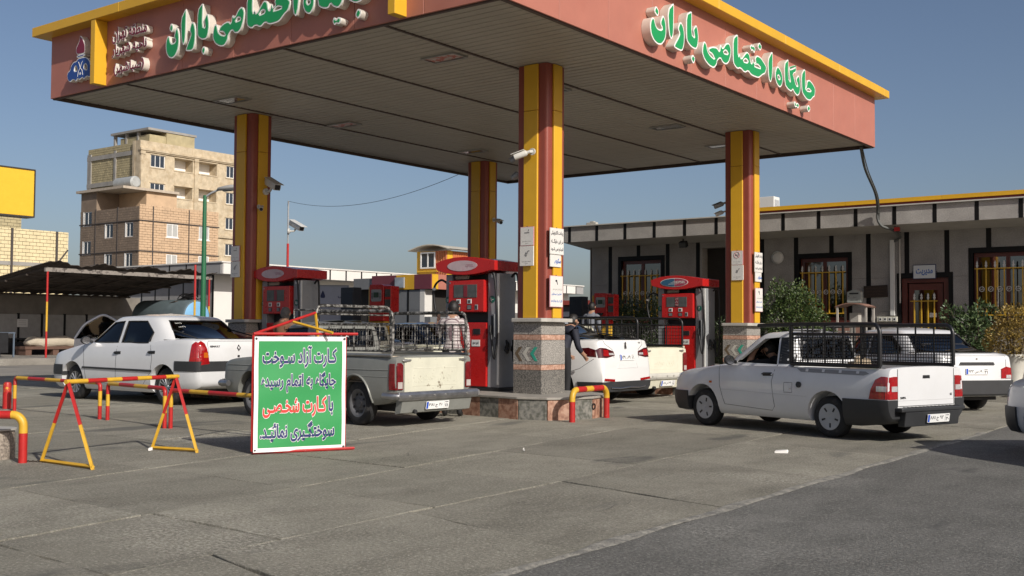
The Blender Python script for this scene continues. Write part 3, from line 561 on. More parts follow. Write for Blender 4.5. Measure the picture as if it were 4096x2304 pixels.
pay_sign('white payment notice in black writing on the front column', -9.2,13.2,2.545); bay_sign('white plate with one blue word on the front column', -9.215,13.19,2.262); nozzle_sign('pink bordered fuel nozzle notice on the front column', -9.2,13.19,1.81)
pay_sign('white payment notice in black writing on the right column', -9.09,19.91,2.60); bay_sign('white plate with one blue word on the right column', -9.1,19.92,2.315); nozzle_sign('pink bordered fuel nozzle notice on the right column', -9.09,19.92,1.87)
# ================================================================ SECURITY CAMERAS
CAMW = mat('camera white', (.58,.57,.53), .4, var=.1)
def bullet_cam(label, loc, yaw, wall, s=1, m=CAMW):
    """small round camera on a wall plate; wall is the outward direction of the mount"""
    t = thing('security_camera', label, 'camera', loc, 0, 'security cameras'); w = Vector(wall)
    MB().tube([(0,0,0), tuple(w*.02*s)], .045*s, 14).build('wall_plate', m, t, smooth=40)
    a = w*.02*s; b = w*.08*s+Vector((0,0,-.01))*s; d = Vector((math.cos(yaw), math.sin(yaw), -.35)).normalized()
    MB().tube([a, b, b+d*.04*s], .02*s, 8).build('arm', m, t, smooth=40)
    c = b+d*.03*s; MB().tube([c, c+d*.02*s, c+d*.17*s], [.03*s,.04*s,.04*s], 14).build('body', m, t, smooth=40); MB().tube([c+d*.165*s, c+d*.176*s], .034*s, 14).build('lens', BLACK, t)
    q = d.to_track_quat('X','Z').to_matrix().to_4x4(); MB().box(.02*s,.2*s,-.045*s,.045*s,.041*s,.048*s, Matrix.Translation(c) @ q).build('hood', m, t)
def housing_cam(label, loc, yaw, wall, s=1):
    t = thing('security_camera', label, 'camera', loc, 0, 'security cameras'); w = Vector(wall); d = Vector((math.cos(yaw), math.sin(yaw), -.38)).normalized(); q = Matrix.Translation(w*.16*s+Vector((0,0,.1*s))) @ d.to_track_quat('X','Z').to_matrix().to_4x4()
    MB().tube([(0,0,0), tuple(w*.03*s)], .05*s, 12).build('wall_plate', CAMW, t); MB().tube([w*.02*s, w*.1*s+Vector((0,0,.0)), w*.16*s+Vector((0,0,.07*s))], .018*s, 8).build('arm', CAMW, t)
    MB().prism([(-.05*s,-.05*s),(.05*s,-.05*s),(.055*s,.0),(.045*s,.045*s),(-.045*s,.045*s),(-.055*s,0)], -.2*s, .17*s, 'x', q).build('housing', CAMW, t, bevel=.004); MB().box(-.22*s,.24*s,-.065*s,.065*s,.048*s,.056*s,q).build('sun_shield', CAMW, t); MB().box(.168*s,.175*s,-.04*s,.04*s,-.04*s,.035*s,q).build('window', BLACK, t)
bullet_cam('white round security camera on the front column face', (-9.46,12.965,3.86), R(205), (0,-1,0), 1.15)
bullet_cam('upper dark security camera on the left edge of the front column', (-9.81,13.2,3.88), R(170), (-1,0,0), .9, GREYM); bullet_cam('lower dark security camera on the left edge of the front column', (-9.81,13.2,3.62), R(160), (-1,0,0), .9, GREYM)
housing_cam('large box security camera on the right side of the left column', (-15.735,13.25,3.76), R(-15), (1,0,0), 1.25); bullet_cam('small white security camera low on the left column', (-15.735,13.1,3.47), R(-40), (1,0,0), .9)
bullet_cam('white security camera on the back column', (-15.715,20.0,3.82), R(-20), (1,0,0), 1.1); 
bullet_cam('upper dark security camera left of the right column', (-9.70,19.9,3.82), R(190), (-1,0,0), 1.1, GREYM); bullet_cam('lower white security camera left of the right column', (-9.70,19.85,3.64), R(190), (-1,0,0), .9)
# ================================================================ RED AND YELLOW BARRIERS
RR = mat('barrier red', (.43,.018,.016), .42, var=.18, scale=12, col2=(.30,.26,.22), mix=.8, mscale=22, mlo=.64, mhi=.7); RY = mat('barrier yellow', (.62,.36,.03), .45, var=.15, scale=12, col2=(.28,.16,.06), mix=.8, mscale=20, mlo=.63, mhi=.7)
def pipe(t, name, pts, r, marks, n=14):
    """pipe along a path painted in lengths: marks = list of (end fraction, material)"""
    P = [Vector(p) for p in pts]; L = [0]
    for a, b in zip(P, P[1:]): L.append(L[-1]+(b-a).length)
    def at(s):
        for i in range(len(P)-1):
            if s <= L[i+1]+1e-9: return P[i]+(P[i+1]-P[i])*((s-L[i])/max(1e-9, L[i+1]-L[i]))
        return P[-1]
    s0 = 0
    for f, m in marks:
        s1 = f*L[-1]; q = [at(s0)]+[P[i] for i in range(len(P)) if s0+1e-4 < L[i] < s1-1e-4]+[at(s1)]; MB().tube(q, r, n).build(name, m, t, smooth=50); s0 = s1
def hoop(a, b, h, r, bend=.11):
    a, b = Vector((*a, 0)), Vector((*b, 0)); d = (b-a).normalized(); U = Vector((0,0,1))
    pts = [a-U*.02, a+U*(h-bend)]+[a+U*(h-bend)+d*bend*(1-math.cos(R(x)))+U*bend*math.sin(R(x)) for x in (15,30,45,60,75,90)]
    e = [b+U*(h-bend)-d*bend*(1-math.cos(R(x)))+U*bend*math.sin(R(x)) for x in (90,75,60,45,30,15,0)]+[b-U*.02]
    return pts+e
t = thing('hoop_guard', 'thick red and yellow hoop guard at the end of the front island', 'guard rail', (-8.4,12.88,0)); O = Vector((-8.4,12.88,0))
pipe(t, 'pipe_length', [p-O for p in hoop((-8.36,12.39),(-8.43,13.37),.43,.042,.12)], .042, [(.165,RR),(.29,RY),(.42,RR),(.53,RY),(.70,RR),(.83,RY),(1,RR)])
t = thing('hoop_guard', 'thick bent red and yellow pipe at the left edge, over a concrete stump', 'guard rail', (-9.53,5.28,0)); O = Vector((-9.53,5.28,0))
pipe(t, 'pipe_length', [p-O for p in hoop((-9.53,5.28),(-10.35,4.62),.435,.036,.10)], .038, [(.155,RR),(.275,RY),(.72,RR),(.85,RY),(1,RR)])
t = thing('concrete_stump', 'short round concrete stump at the left edge of the picture', 'stump', (-10.06,5.28,0)); MB().lathe([(0,.27),(.17,.27),(.19,.25),(.195,.0),(0,0)], None, 28).build('body', granite('stump granite', '#6e655c', '#8a7f73', '#a2978a', 60), t, smooth=35); MB().lathe([(0,.285),(.205,.285),(.205,.27),(0,.27)], None, 28).build('lid', CAPM, t, smooth=35)
def rail(label, a, b, marks, h=.49, r=.026):
    t = thing('pipe_rail', label, 'rail', ((a[0]+b[0])/2, (a[1]+b[1])/2, 0), 0, 'low red and yellow pipe rails'); O = Vector(t.location)
    pipe(t, 'pipe_length', [p-O for p in hoop(a, b, h, r, .06)], r, marks)
rail('leftmost low pipe rail, beside the red bollard', (-15.84,8.63),(-13.47,8.54), [(.06,RR),(.12,RY),(.165,RR),(.27,RY),(.42,RR),(.55,RY),(.70,RR),(.83,RY),(.88,RR),(.94,RY),(1,RR)])
rail('middle low pipe rail, behind the trestle barrier', (-13.27,8.53),(-11.64,8.27), [(.08,RR),(.14,RY),(.2,RR),(.33,RY),(.5,RR),(.65,RY),(.84,RR),(.92,RY),(1,RR)])
rail('rightmost low pipe rail, running behind the green banner', (-11.56,8.30),(-8.95,8.15), [(.08,RR),(.13,RY),(.25,RR),(.36,RY),(.52,RR),(.62,RY),(.8,RR),(.88,RY),(1,RR)], .47)
t = thing('red_bollard', 'short red bollard with chipped yellow top at the far left', 'bollard', (-16.28,8.75,0)); MB().tube([(0,0,0),(0,0,.25)], .064, 18).build('shaft', RR, t, smooth=40); MB().tube([(0,0,.252),(0,0,.37),(0,0,.40),(0,0,.41)], [.06,.06,.05,.02], 18).build('top', mat('chipped bollard', (.43,.02,.016), .45, var=.15, col2=(.6,.34,.03), mix=1, mscale=18, mlo=.56, mhi=.6), t, smooth=40)
# trestle
t = thing('trestle_barrier', 'red and yellow trestle barrier with two pointed legs in the left foreground', 'barrier', (-9.18,6.1,0)); O = Vector((-9.18,6.1,0))
A, B = Vector((-9.03,5.41,.745)), Vector((-9.34,6.76,.745)); dd = (B-A).normalized()
pipe(t, 'cross_bar', [A-dd*.03-O, B+dd*.03-O], .021, [(.17,RY),(.33,RR),(.46,RY),(.6,RR),(.73,RY),(.87,RR),(1,RY)])
for ap, f1, f2 in ((A, (-9.46,5.42,0), (-8.60,5.40,0)), (B, (-9.65,6.71,0), (-9.03,6.80,0))):
    for f in (f1, f2):
        f = Vector(f); d = f-ap; 
        for s0, s1, m in ((0,.5,RR),(.5,1,RY)):
            a, b = ap+d*s0-O, ap+d*s1-O; MB().tube([a, b], .019, 4).build('leg', m, t)
    MB().tube([Vector(f1)-O+Vector((0,0,.02)), Vector(f2)-O+Vector((0,0,.03))], .017, 4).build('foot_bar', RY, t)
# chain from the bent pipe to the trestle
t = thing('chain', 'short rusty chain lying between the bent pipe and the trestle foot', 'chain', (-9.5,5.34,0)); CH = mat('rusty chain', (.06,.04,.03), .7, .4, var=.3)
for k in range(9): 
    c = Vector((-.02+k*.018-.06, -.02+k*.012, .012)); MB().tube([c+Vector((.014*math.cos(a), .008*math.sin(a) if k % 2 else 0, .0 if k % 2 else .008*math.sin(a))) for a in [x*math.pi/4 for x in range(8)]], .0035, 5, closed=True).build('link', CH, t)
# ================================================================ GREEN BANNER
t = thing('banner_stand', 'red and yellow bar frame that holds the green banner', 'stand', (-8.3,7.5,0)); O = Vector((-8.3,7.5,0))
bl, br, tl, tr = Vector((-8.5,7.05,.0)), Vector((-8.12,7.92,.0)), Vector((-8.5,7.05,1.165)), Vector((-8.12,7.92,1.165)); nb = Vector((.91,-.41,0)).normalized()
for nm, a, b, m in (('bar', tl-nb*.03+Vector((0,0,.012)), Vector((-8.07,8.03,1.18)), RR), ('bar', bl+Vector((0,0,.017))-nb*.03, Vector((-8.07,8.0,.02)), RR), ('upright', bl-nb*.03+Vector((0,0,.03)), tl-nb*.03, RR), ('upright', br-nb*.03+Vector((0,0,.03)), tr-nb*.03, RR), ('stay', tl-nb*.03+Vector((0,0,.01)), Vector((-8.66,7.99,1.40)), RR), ('stay', Vector((-8.56,7.60,1.30)), Vector((-8.09,7.70,1.19)), RY), ('back_leg', Vector((-8.66,7.99,1.40)), Vector((-8.85,8.4,.0)), RY)): MB().tube([a-O, b-O], .015, 6).build(nm, m, t)
BW, BG = mat('banner white vinyl', (.80,.80,.79), .5, var=.04), mat('banner green print', (.026,.27,.075), .5, var=.05); NAVY = mat('banner navy print', (.017,.022,.12), .5, var=0); REDP = mat('banner red print', (.72,.045,.035), .5, var=0)
t = thing('banner', 'green banner with white border and navy and red Persian writing', 'banner', (-8.31,7.485,.585)); M = frame((0,0,0), (.38/.949,.87/.949,0), (0,0,1)); W, Hh = .945, 1.13
mb = MB(); nx, nz = 24, 28; wav = lambda u, v: .006*math.sin(u*9+v*3)+.004*math.sin(v*11-u*4)
def sheet(w, h, off, thick, nx=24, nz=28):
    mb = MB(); vs = []
    for s in (0, 1):
        for j in range(nz+1):
            for i in range(nx+1):
                u, v = (i/nx-.5)*w, (j/nz-.5)*h; vs.append((u, v, wav(u, v)+off-s*thick))
    N = (nx+1)*(nz+1); fs = []
    for j in range(nz):
        for i in range(nx):
            a = j*(nx+1)+i; fs += [(a, a+1, a+nx+2, a+nx+1), (N+a, N+a+nx+1, N+a+nx+2, N+a+1)]
    ring = [i for i in range(nx+1)]+[j*(nx+1)+nx for j in range(1, nz+1)]+[nz*(nx+1)+i for i in range(nx-1, -1, -1)]+[j*(nx+1) for j in range(nz-1, 0, -1)]
    fs += [(ring[k], N+ring[k], N+ring[(k+1) % len(ring)], ring[(k+1) % len(ring)]) for k in range(len(ring))]
    mb.add(vs, fs); return mb
o = sheet(W, Hh, .0, .003).build('vinyl_sheet', BW, t, smooth=60); o.matrix_local = M
o = sheet(.865, 1.045, .0015, .001).build('green_field', BG, t, smooth=60); o.matrix_local = M @ T3(.002,-.002,0)
def btext(s, x0, x1, y0, y1, m):
    w, h, cx, cy = (x1-x0)/850*W, (y1-y0)/1090*Hh, ((x0+x1)/2-717)/850*W, -((y0+y1)/2-865)/1090*Hh
    for nm, mm, z, b in (('letter_outline', BW, .0045, .062), ('letter_face', m, .0065, .032)):
        me = text_mesh(s, w, h, mm, bold=b, depth=.0015, fit=.062)
        for v in me.vertices: v.co.z += wav(v.co.x+cx, v.co.y+cy)
        obj(nm, me, t, M @ T3(cx, cy, z))
btext('کـارت آزاد سـوخت', 362,1058,402,625,NAVY); btext('جایگاه به اتمام رسیده', 352,1050,650,862,NAVY); btext('کـارت شخـصـی', 368,962,885,1098,REDP); btext('با', 972,1026,885,1085,NAVY); btext('سوختگـیری نمائیـد.', 345,1037,1120,1330,NAVY)
for sx in (-1, 1):
    for sz in (-1, 1): MB().lathe([(.0,.004),(.009,.004),(.012,0)], M @ T3(sx*.455,sz*.545,.004), 10).build('eyelet', BLACK, t)
MB().tube([M @ Vector(p) for p in ((.455,.545,.005),(.475,.575,0),(.50,.565,-.01))], .004, 5).build('tie', BW, t)
MB().tube([M @ Vector(p) for p in ((.455,-.545,.005),(.48,-.575,0),(.46,-.59,-.01))], .004, 5).build('tie', BW, t)
# ================================================================ VEHICLE KIT
def glass_mat(name, tint, rough=.02, ior=1.5):
    m = bpy.data.materials.new(name); m.use_nodes = True; n = m.node_tree.nodes; l = m.node_tree.links; n.remove(n['Principled BSDF']); out = n['Material Output']
    t = n.new('ShaderNodeBsdfTransparent'); t.inputs[0].default_value = (*tint, 1); g = n.new('ShaderNodeBsdfGlossy'); g.inputs['Roughness'].default_value = rough; g.inputs[0].default_value = (.9,.9,.9,1)
    f = n.new('ShaderNodeFresnel'); f.inputs[0].default_value = ior; x = n.new('ShaderNodeMixShader'); l.new(f.outputs[0], x.inputs[0]); l.new(t.outputs[0], x.inputs[1]); l.new(g.outputs[0], x.inputs[2]); l.new(x.outputs[0], out.inputs[0]); return m
GL_CLEAR = glass_mat('car side glass', (.62,.67,.64)); GL_TINT = glass_mat('tinted rear glass', (.10,.11,.11)); GL_DARK = glass_mat('dark film glass', (.04,.042,.045)); GL_HOUSE = glass_mat('window pane', (.25,.27,.28), .03, 2.9)
P_WHITE = mat('white car paint', (.66,.665,.67), .32, var=.035, scale=2, coat=.7, col2=(.5,.48,.44), mix=.18, mscale=3, mlo=.5, mhi=.8); P_WHITE2 = mat('bright white car paint', (.72,.72,.71), .25, var=.02, scale=2, coat=.9)
P_SILVER = mat('chalky silver paint', (.245,.25,.23), .42, .25, var=.14, scale=2.2, col2=(.16,.14,.11), mix=.5, mscale=4, mlo=.58, mhi=.75); P_CREAM = mat('chalky cream paint', (.60,.58,.46), .5, var=.10, scale=3, col2=(.22,.17,.11), mix=.85, mscale=7, mlo=.64, mhi=.72); P_BLUE = mat('dark blue car paint', (.02,.035,.07), .3, var=.1, coat=.6)
P_BLACK = mat('unpainted bumper plastic', (.028,.029,.031), .5, var=.15, scale=5); INT = mat('dark car interior', (.02,.02,.021), .8, var=.2); SEAT = mat('seat cloth', (.028,.028,.03), .9, var=.2)
L_RED = mat('red lamp lens', (.33,.006,.008), .08, var=.35, scale=22, coat=1); L_AMB = mat('amber lamp lens', (.55,.13,.01), .1, var=.2, scale=20, coat=1); L_CLR = mat('clear lamp lens', (.62,.60,.60), .08, .3, var=.3, scale=30, coat=1); PLATEW = mat('number plate', (.76,.76,.74), .35, var=.03); PLATEB = mat('plate blue', (.02,.08,.45), .4)
TYRE = mat('tyre rubber', (.016,.016,.017), .8, var=.3, scale=10, col2=(.09,.08,.07), mix=.5, mscale=9); RIM_S = mat('alloy rim', (.36,.37,.38), .35, .7, var=.12); RIM_W = mat('grey wheel cover', (.40,.41,.42), .45, .1, var=.12); RIM_D = mat('steel rim', (.12,.12,.125), .5, .3, var=.2)
def crom(keys, n):
    """smooth values between listed stations (first number is the position)"""
    out = []; N = len(keys)
    x0, x1 = keys[0][0], keys[-1][0]
    for s in range(N-1):
        a, b = keys[s], keys[s+1]; m = max(1, round(abs(b[0]-a[0])/abs(x1-x0)*n))
        for k in range(m):
            t = k/m; r = []
            for c in range(len(a)):
                if c == 0: r.append(a[0]+(b[0]-a[0])*t); continue
                da = (b[c]-keys[s-1][c])/(b[0]-keys[s-1][0]) if s else (b[c]-a[c])/(b[0]-a[0]); db = (keys[s+2][c]-a[c])/(keys[s+2][0]-a[0]) if s+2 < N else (b[c]-a[c])/(b[0]-a[0]); h = b[0]-a[0]
                if s and (a[c]-keys[s-1][c])*(b[c]-a[c]) <= 0: da = 0
                if s+2 < N and (b[c]-a[c])*(keys[s+2][c]-b[c]) <= 0: db = 0
                r.append((2*t**3-3*t*t+1)*a[c]+(t**3-2*t*t+t)*h*da+(-2*t**3+3*t*t)*b[c]+(t**3-t*t)*h*db)
            out.append(r)
    return out+[list(keys[-1])]
def lower_body(keys, ts=.955, crown=.03, e=0, n=56, edge=.05, low=.93):
    """closed hull under the belt line; keys: (x, z bottom, z top, half width)"""
    mb = MB(); st = crom(keys, n); rings = []
    for x, zb, zt, w in st:
        x += e*(1 if x > 0 else -1)*min(1, max(0, (abs(x)-1.5))); zb -= e; zt += e; w += e; h = zt-zb; wb = w*low; q = min(edge, h*.3)
        half = [(0,zb),(wb*.6,zb),(wb-.04,zb),(wb,zb+.035),(w*.975,zb+.16*h),(w*.995,zb+.32*h),(w,zb+.48*h),(w*.997,zb+.62*h),(w*(ts+1)/2,zt-q*1.9),(w*ts+.004,zt-q),(w*ts-.012,zt-q*.35),(w*ts-.05,zt-.003),(w*.62,zt+crown*.62),(w*.3,zt+crown*.93),(0,zt+crown)]
        rings.append([(x, y, z) for y, z in half]+[(x, -y, z) for y, z in half[-2:0:-1]])
    m = len(rings[0]); mb.add([v for r in rings for v in r], [(i*m+k, i*m+(k+1) % m, (i+1)*m+(k+1) % m, (i+1)*m+k) for i in range(len(rings)-1) for k in range(m)]+[tuple(range(m))[::-1], tuple((len(rings)-1)*m+k for k in range(m))])
    return mb
def cabin(zb, zr, f0, f1, r0, r1, w0, w1, inset=0, p=7, top=.05, n=48, bulge=.0):
    """glasshouse as stacked plan outlines: front x f0->f1, rear x r0->r1, half width w0->w1 from belt to roof"""
    mb = MB(); lv = []
    H = zr-zb
    for t in (0, .15, .3, .45, .6, .75, .88): lv.append((zb+t*H*.9, t*.9+.0, 0))
    lv += [(zr-.075*H*1.2, .93, .01), (zr-.035*H*1.3, .965, .035), (zr-.012, .985, .085), (zr, 1, .19), (zr+top*.55, 1, .36), (zr+top*.85, 1, .58)]
    rings = []
    for z, t, ins in lv:
        a, b, w = f0+(f1-f0)*t-ins-inset, r0+(r1-r0)*t+ins+inset, w0+(w1-w0)*t+bulge*math.sin(math.pi*t)-ins-inset
        cx, hx = (a+b)/2, (a-b)/2; ring = []
        for k in range(n):
            an = 2*math.pi*k/n; c, s = math.cos(an), math.sin(an); ring.append((cx+hx*math.copysign(abs(c)**(2/p), c), w*math.copysign(abs(s)**(2/p), s), z-(inset if z > zr-.2 else 0)))
        rings.append(ring)
    m = n; L = len(rings); c = sum((Vector(v) for v in rings[-1]), Vector())/m; c.z = zr+top-inset
    mb.add([v for r in rings for v in r]+[tuple(c)], [(i*m+k, i*m+(k+1) % m, (i+1)*m+(k+1) % m, (i+1)*m+k) for i in range(L-1) for k in range(m)]+[tuple(range(m))[::-1]]+[((L-1)*m+k, (L-1)*m+(k+1) % m, L*m) for k in range(m)])
    return mb
def bench_obj(mb, mi=0):
    me = mb.mesh('cut', [INT, INT], fix=True); me.polygons.foreach_set('material_index', [mi]*len(me.polygons)); o = bpy.data.objects.new('cut', me); BENCH.collection.objects.link(o); return o
def boolean(base, ops):
    """base MB, ops [(operation, MB, material index)] -> mesh"""
    o = bench_obj(base); tools = []
    for op, mb, mi in ops:
        c = bench_obj(mb, mi); tools.append(c); md = o.modifiers.new('b', 'BOOLEAN'); md.operation = op; md.object = c; md.solver = SOLVER; md.material_mode = 'INDEX'
    me = eval_mesh(o)
    for q in tools+[o]: d = q.data; bpy.data.objects.remove(q); bpy.data.meshes.remove(d)
    return me
SOLVER = 'MANIFOLD'
def finish(me, mats, ang=32):
    me.materials.clear()
    for m in mats: me.materials.append(m)
    me.polygons.foreach_set('use_smooth', [True]*len(me.polygons)); me.set_sharp_from_angle(angle=R(ang)); me.update(); return me
class Car:
    def __init__(s, name, label, cat, loc, rz, group, keys, cab, paint, wheels, sides=(), front=None, rear=None, cuts=(), ts=.955, crown=.03, arch=None, glass=(GL_CLEAR,GL_CLEAR), low=.93, open_left=(), pane_side=None, edge=.05):
        s.t = thing(name, label, cat, loc, rz, group); s.paint = paint; s.keys = keys; s.ts = ts; s.crown = crown; s.low = low; s.edge = edge
        hull = lower_body(keys, ts, crown, low=low, edge=edge); gh = cabin(**cab)
        whole = boolean(hull, [('UNION', gh, 0)]); s.bvh = BVHTree.FromPolygons([v.co[:] for v in whole.vertices], [tuple(p.vertices) for p in whole.polygons]); s.hullv = hull
        ops = [('UNION', gh, 0)]
        zb, zr = cab['zb'], cab['zr']; c2 = dict(cab); c2.update(inset=.055, zb=zb-.02); inner = cabin(**c2); ops.append(('DIFFERENCE', inner, 1))
        f0, r0, w0 = cab['f0'], cab['r0'], cab['w0']; ops.append(('DIFFERENCE', MB().box(r0+.12, f0-.12, -w0+.06, w0-.06, .36, zb+.12), 1))
        for poly in sides: ops.append(('DIFFERENCE', MB().prism(poly, -1.2, 1.2, 'y'), 0))
        mid = (cab['f1']+cab['r1'])/2
        if front: ops.append(('DIFFERENCE', MB().prism(front, mid, 3, 'x'), 0))
        if rear: ops.append(('DIFFERENCE', MB().prism(rear, -3, mid, 'x'), 0))
        xf, xr, tr, rw, ww = wheels; ra = arch or rw*1.17
        for x in (xf, xr):
            for sg in (-1, 1): ops.append(('DIFFERENCE', MB().tube([(x, sg*(tr-ww*1.3), rw+.02), (x, sg*1.3, rw+.02)], ra, 28), 1))
        for c in cuts: ops.append(('DIFFERENCE', c, 0))
        s.body = obj('body', finish(boolean(hull, ops), [paint, INT]), s.t)
        k = 0
        for poly in sides:
            for sg in (1, -1):
                if (k, sg) in open_left: continue
                s.pane(poly, 'y', sg, pane_side or glass[0], 'side_window')
            k += 1
        if front: s.pane(front, 'x', 1, glass[0], 'windscreen')
        if rear: s.pane(rear, 'x', -1, glass[1], 'rear_window')
        bpy.data.meshes.remove(whole)
    def hit(s, a, b, plane, sg, off=0):
        o, d = ((a, sg*4, b), (0, -sg, 0)) if plane == 'y' else ((sg*6, a, b), (-sg, 0, 0)) if plane == 'x' else ((a, b, 4), (0, 0, -1))
        h = s.bvh.ray_cast(Vector(o), Vector(d))
        if h[0] is None: h = s.bvh.find_nearest(Vector((a, sg*.8, b)) if plane == 'y' else Vector((sg*2, a, b)))
        n = h[1]; n = n if n.dot(Vector(d)) < 0 else -n; return h[0]+n*off, n
    def patch(s, poly, plane, sg, off, thick, name, m, parent=None, cuts=2, maxe=.12):
        """panel that follows the body skin under an outline drawn in side or end view"""
        pts = []
        for i in range(len(poly)):
            a, b = Vector(poly[i]), Vector(poly[(i+1) % len(poly)]); k = max(1, int((b-a).length/maxe)); pts += [a+(b-a)*j/k for j in range(k)]
        bm = bmesh.new(); vs = [bm.verts.new((p.x, p.y, 0)) for p in pts]; bm.faces.new(vs); bmesh.ops.triangulate(bm, faces=bm.faces[:])
        if cuts: bmesh.ops.subdivide_edges(bm, edges=bm.edges[:], cuts=cuts, use_grid_fill=True)
        bm.verts.index_update(); V = [v.co.copy() for v in bm.verts]; Fc = [tuple(v.index for v in f.verts) for f in bm.faces]; Bd = [tuple(v.index for v in e.verts) for e in bm.edges if len(e.link_faces) == 1]; bm.free()
        up, dn = [], []
        for v in V: p, n = s.hit(v.x, v.y, plane, sg); up.append(p+n*off); dn.append(p+n*(off-thick))
        N = len(V); mb = MB(); mb.add(up+dn, Fc+[tuple(N+i for i in f[::-1]) for f in Fc]+[(a, b, N+b, N+a) for a, b in Bd])
        return mb.build(name, m, parent or s.t, smooth=45)
    def pane(s, poly, plane, sg, m, name):
        o = s.patch(poly, plane, sg, -.008, .004, name, m, cuts=1)
        c = Vector((sum(p[0] for p in poly)/len(poly), sum(p[1] for p in poly)/len(poly))); k = 0
        ring = []
        for i in range(len(poly)):
            a, b = Vector(poly[i]), Vector(poly[(i+1) % len(poly)]); m_ = max(1, int((b-a).length/.12)); ring += [a+(b-a)*j/m_ for j in range(m_)]
        MB().tube([s.hit(p.x, p.y, plane, sg, .001)[0] for p in ring], .011, 6, closed=True).build('window_seal', RUBBER, o, smooth=60)
    def seam(s, pts, plane='y', sg=1, r=.0035, m=None, name='panel_gap', step=.06):
        P = []
        for a, b in zip(pts, pts[1:]):
            a, b = Vector(a), Vector(b); k = max(1, int((b-a).length/step)); P += [a+(b-a)*j/k for j in range(k)]
        P.append(Vector(pts[-1])); return MB().tube([s.hit(p.x, p.y, plane, sg)[0] for p in P], r, 5).build(name, m or BLACK, s.t)
    def band(s, x0, x1, z0, z1, e, m, name, y=(-2, 2), ops=(), keys=None, bev=0):
        """bumper or skirt: the hull grown by e and trimmed to a block"""
        me = boolean(lower_body(keys or s.keys, s.ts, s.crown, e, low=s.low, edge=s.edge), [('INTERSECT', MB().box(x0, x1, y[0], y[1], z0, z1), 0)]+list(ops)); return obj(name, finish(me, [m, m], 30), s.t)
    def wheels(s, xf, xr, tr, r, w, rim, style, zs=1):
        Tm = MB().lathe([(r*.62,w*.5),(r*.66,w*.52),(r*.86,w*.5),(r*.96,w*.42),(r,w*.3),(r,0),(r,-w*.3),(r*.96,-w*.42),(r*.86,-w*.5),(r*.66,-w*.52),(r*.62,-w*.5)], None, 40, closed=True).mesh('wheel', TYRE, smooth=40)
        if style == 'alloy':
            rb = MB().lathe([(r*.64,w*.45),(r*.62,w*.5),(r*.58,w*.47),(r*.56,w*.2)], None, 32); 
            n = 7
            for k in range(n):
                for d in (-.09, .09):
                    a = 2*math.pi*k/n+d; b = 2*math.pi*k/n+d*2.2; rb.tube([(r*.1*math.cos(a), r*.1*math.sin(a), w*.36), (r*.58*math.cos(b), r*.58*math.sin(b), w*.44)], r*.045, 5)
            rb.lathe([(0,w*.42),(r*.12,w*.42),(r*.14,w*.36),(0,w*.3)], None, 16); Rm = rb.mesh('rim', rim, smooth=40)
        else:
            prof = [(0,w*.40),(r*.12,w*.46),(r*.3,w*.43),(r*.5,w*.47),(r*.61,w*.52),(r*.64,w*.50),(r*.64,w*.2)] if style == 'cover' else [(0,w*.40),(r*.2,w*.40),(r*.24,w*.30),(r*.42,w*.26),(r*.5,w*.38),(r*.58,w*.50),(r*.63,w*.52),(r*.63,w*.2)]
            Rm = MB().lathe(prof, None, 36).mesh('rim', rim, smooth=40)
        Dm = MB().lathe([(0,w*.15),(r*.64,w*.15),(r*.64,-w*.3),(0,-w*.3)], None, 20).mesh('brake_drum', INT)
        Sm = MB().prism([(r*.30,-r*.035),(r*.50,-r*.05),(r*.52,r*.05),(r*.30,r*.035)] if style == 'cover' else arc((r*.4,0), r*.055, 0, 330, 8), w*.40, w*.475 if style == 'cover' else w*.33, 'z').mesh('rim_slot', BLACK)
        for x, sg in ((xf,1),(xf,-1),(xr,1),(xr,-1)):
            M = Matrix.Translation((x, sg*(tr-w*.5), r/zs)) @ Matrix.Diagonal((1,1,1/zs,1)) @ Matrix.Rotation(R(-90*sg), 4, 'X') @ Matrix.Rotation(random.uniform(0, 6), 4, 'Z')
            o = obj('wheel', Tm, s.t, M); rr = obj('rim', Rm, o); obj('brake_drum', Dm, o)
            if style != 'alloy':
                for k in range(5 if style == 'cover' else 8): obj('rim_slot', Sm, o, Matrix.Rotation(2*math.pi*k/(5 if style == 'cover' else 8), 4, 'Z'))
    def handle(s, x, z, sg=1, m=None, l=.11):
        o = s.patch([(x-l,z-.022),(x+l*.6,z-.026),(x+l*.6,z+.022),(x-l,z+.026)], 'y', sg, .004, .01, 'door_handle', BLACK); p, n = s.hit(x, z, 'y', sg, .022); MB().tube([p+Vector((l*.75,-n.y*.022,0)), p+Vector((l*.4,0,.002)), p+Vector((-l*.5,0,.002)), p+Vector((-l*.95,-n.y*.022,0))], .012, 8).build('grip', m or BLACK, o, smooth=50)
    def mirror(s, x, z, y, sg=1, m=None):
        o = MB().lathe([(0,.06),(.05,.055),(.085,.03),(.095,0),(.085,-.02),(0,-.02)], Matrix.Translation((x, sg*(y+.1), z)) @ Matrix.Rotation(R(90), 4, 'Y') @ Matrix.Diagonal((.75,1,1,1)), 18).build('mirror', m or P_BLACK, s.t, smooth=50)
        MB().lathe([(0,-.021),(.08,-.021)], Matrix.Translation((x, sg*(y+.1), z)) @ Matrix.Rotation(R(90), 4, 'Y') @ Matrix.Diagonal((.72,.95,1,1)), 18).build('mirror_glass', CHROME, o); MB().tube([(x, sg*(y-.03), z-.03), (x, sg*(y+.05), z-.01)], .025, 8).build('mirror_arm', m or P_BLACK, o)
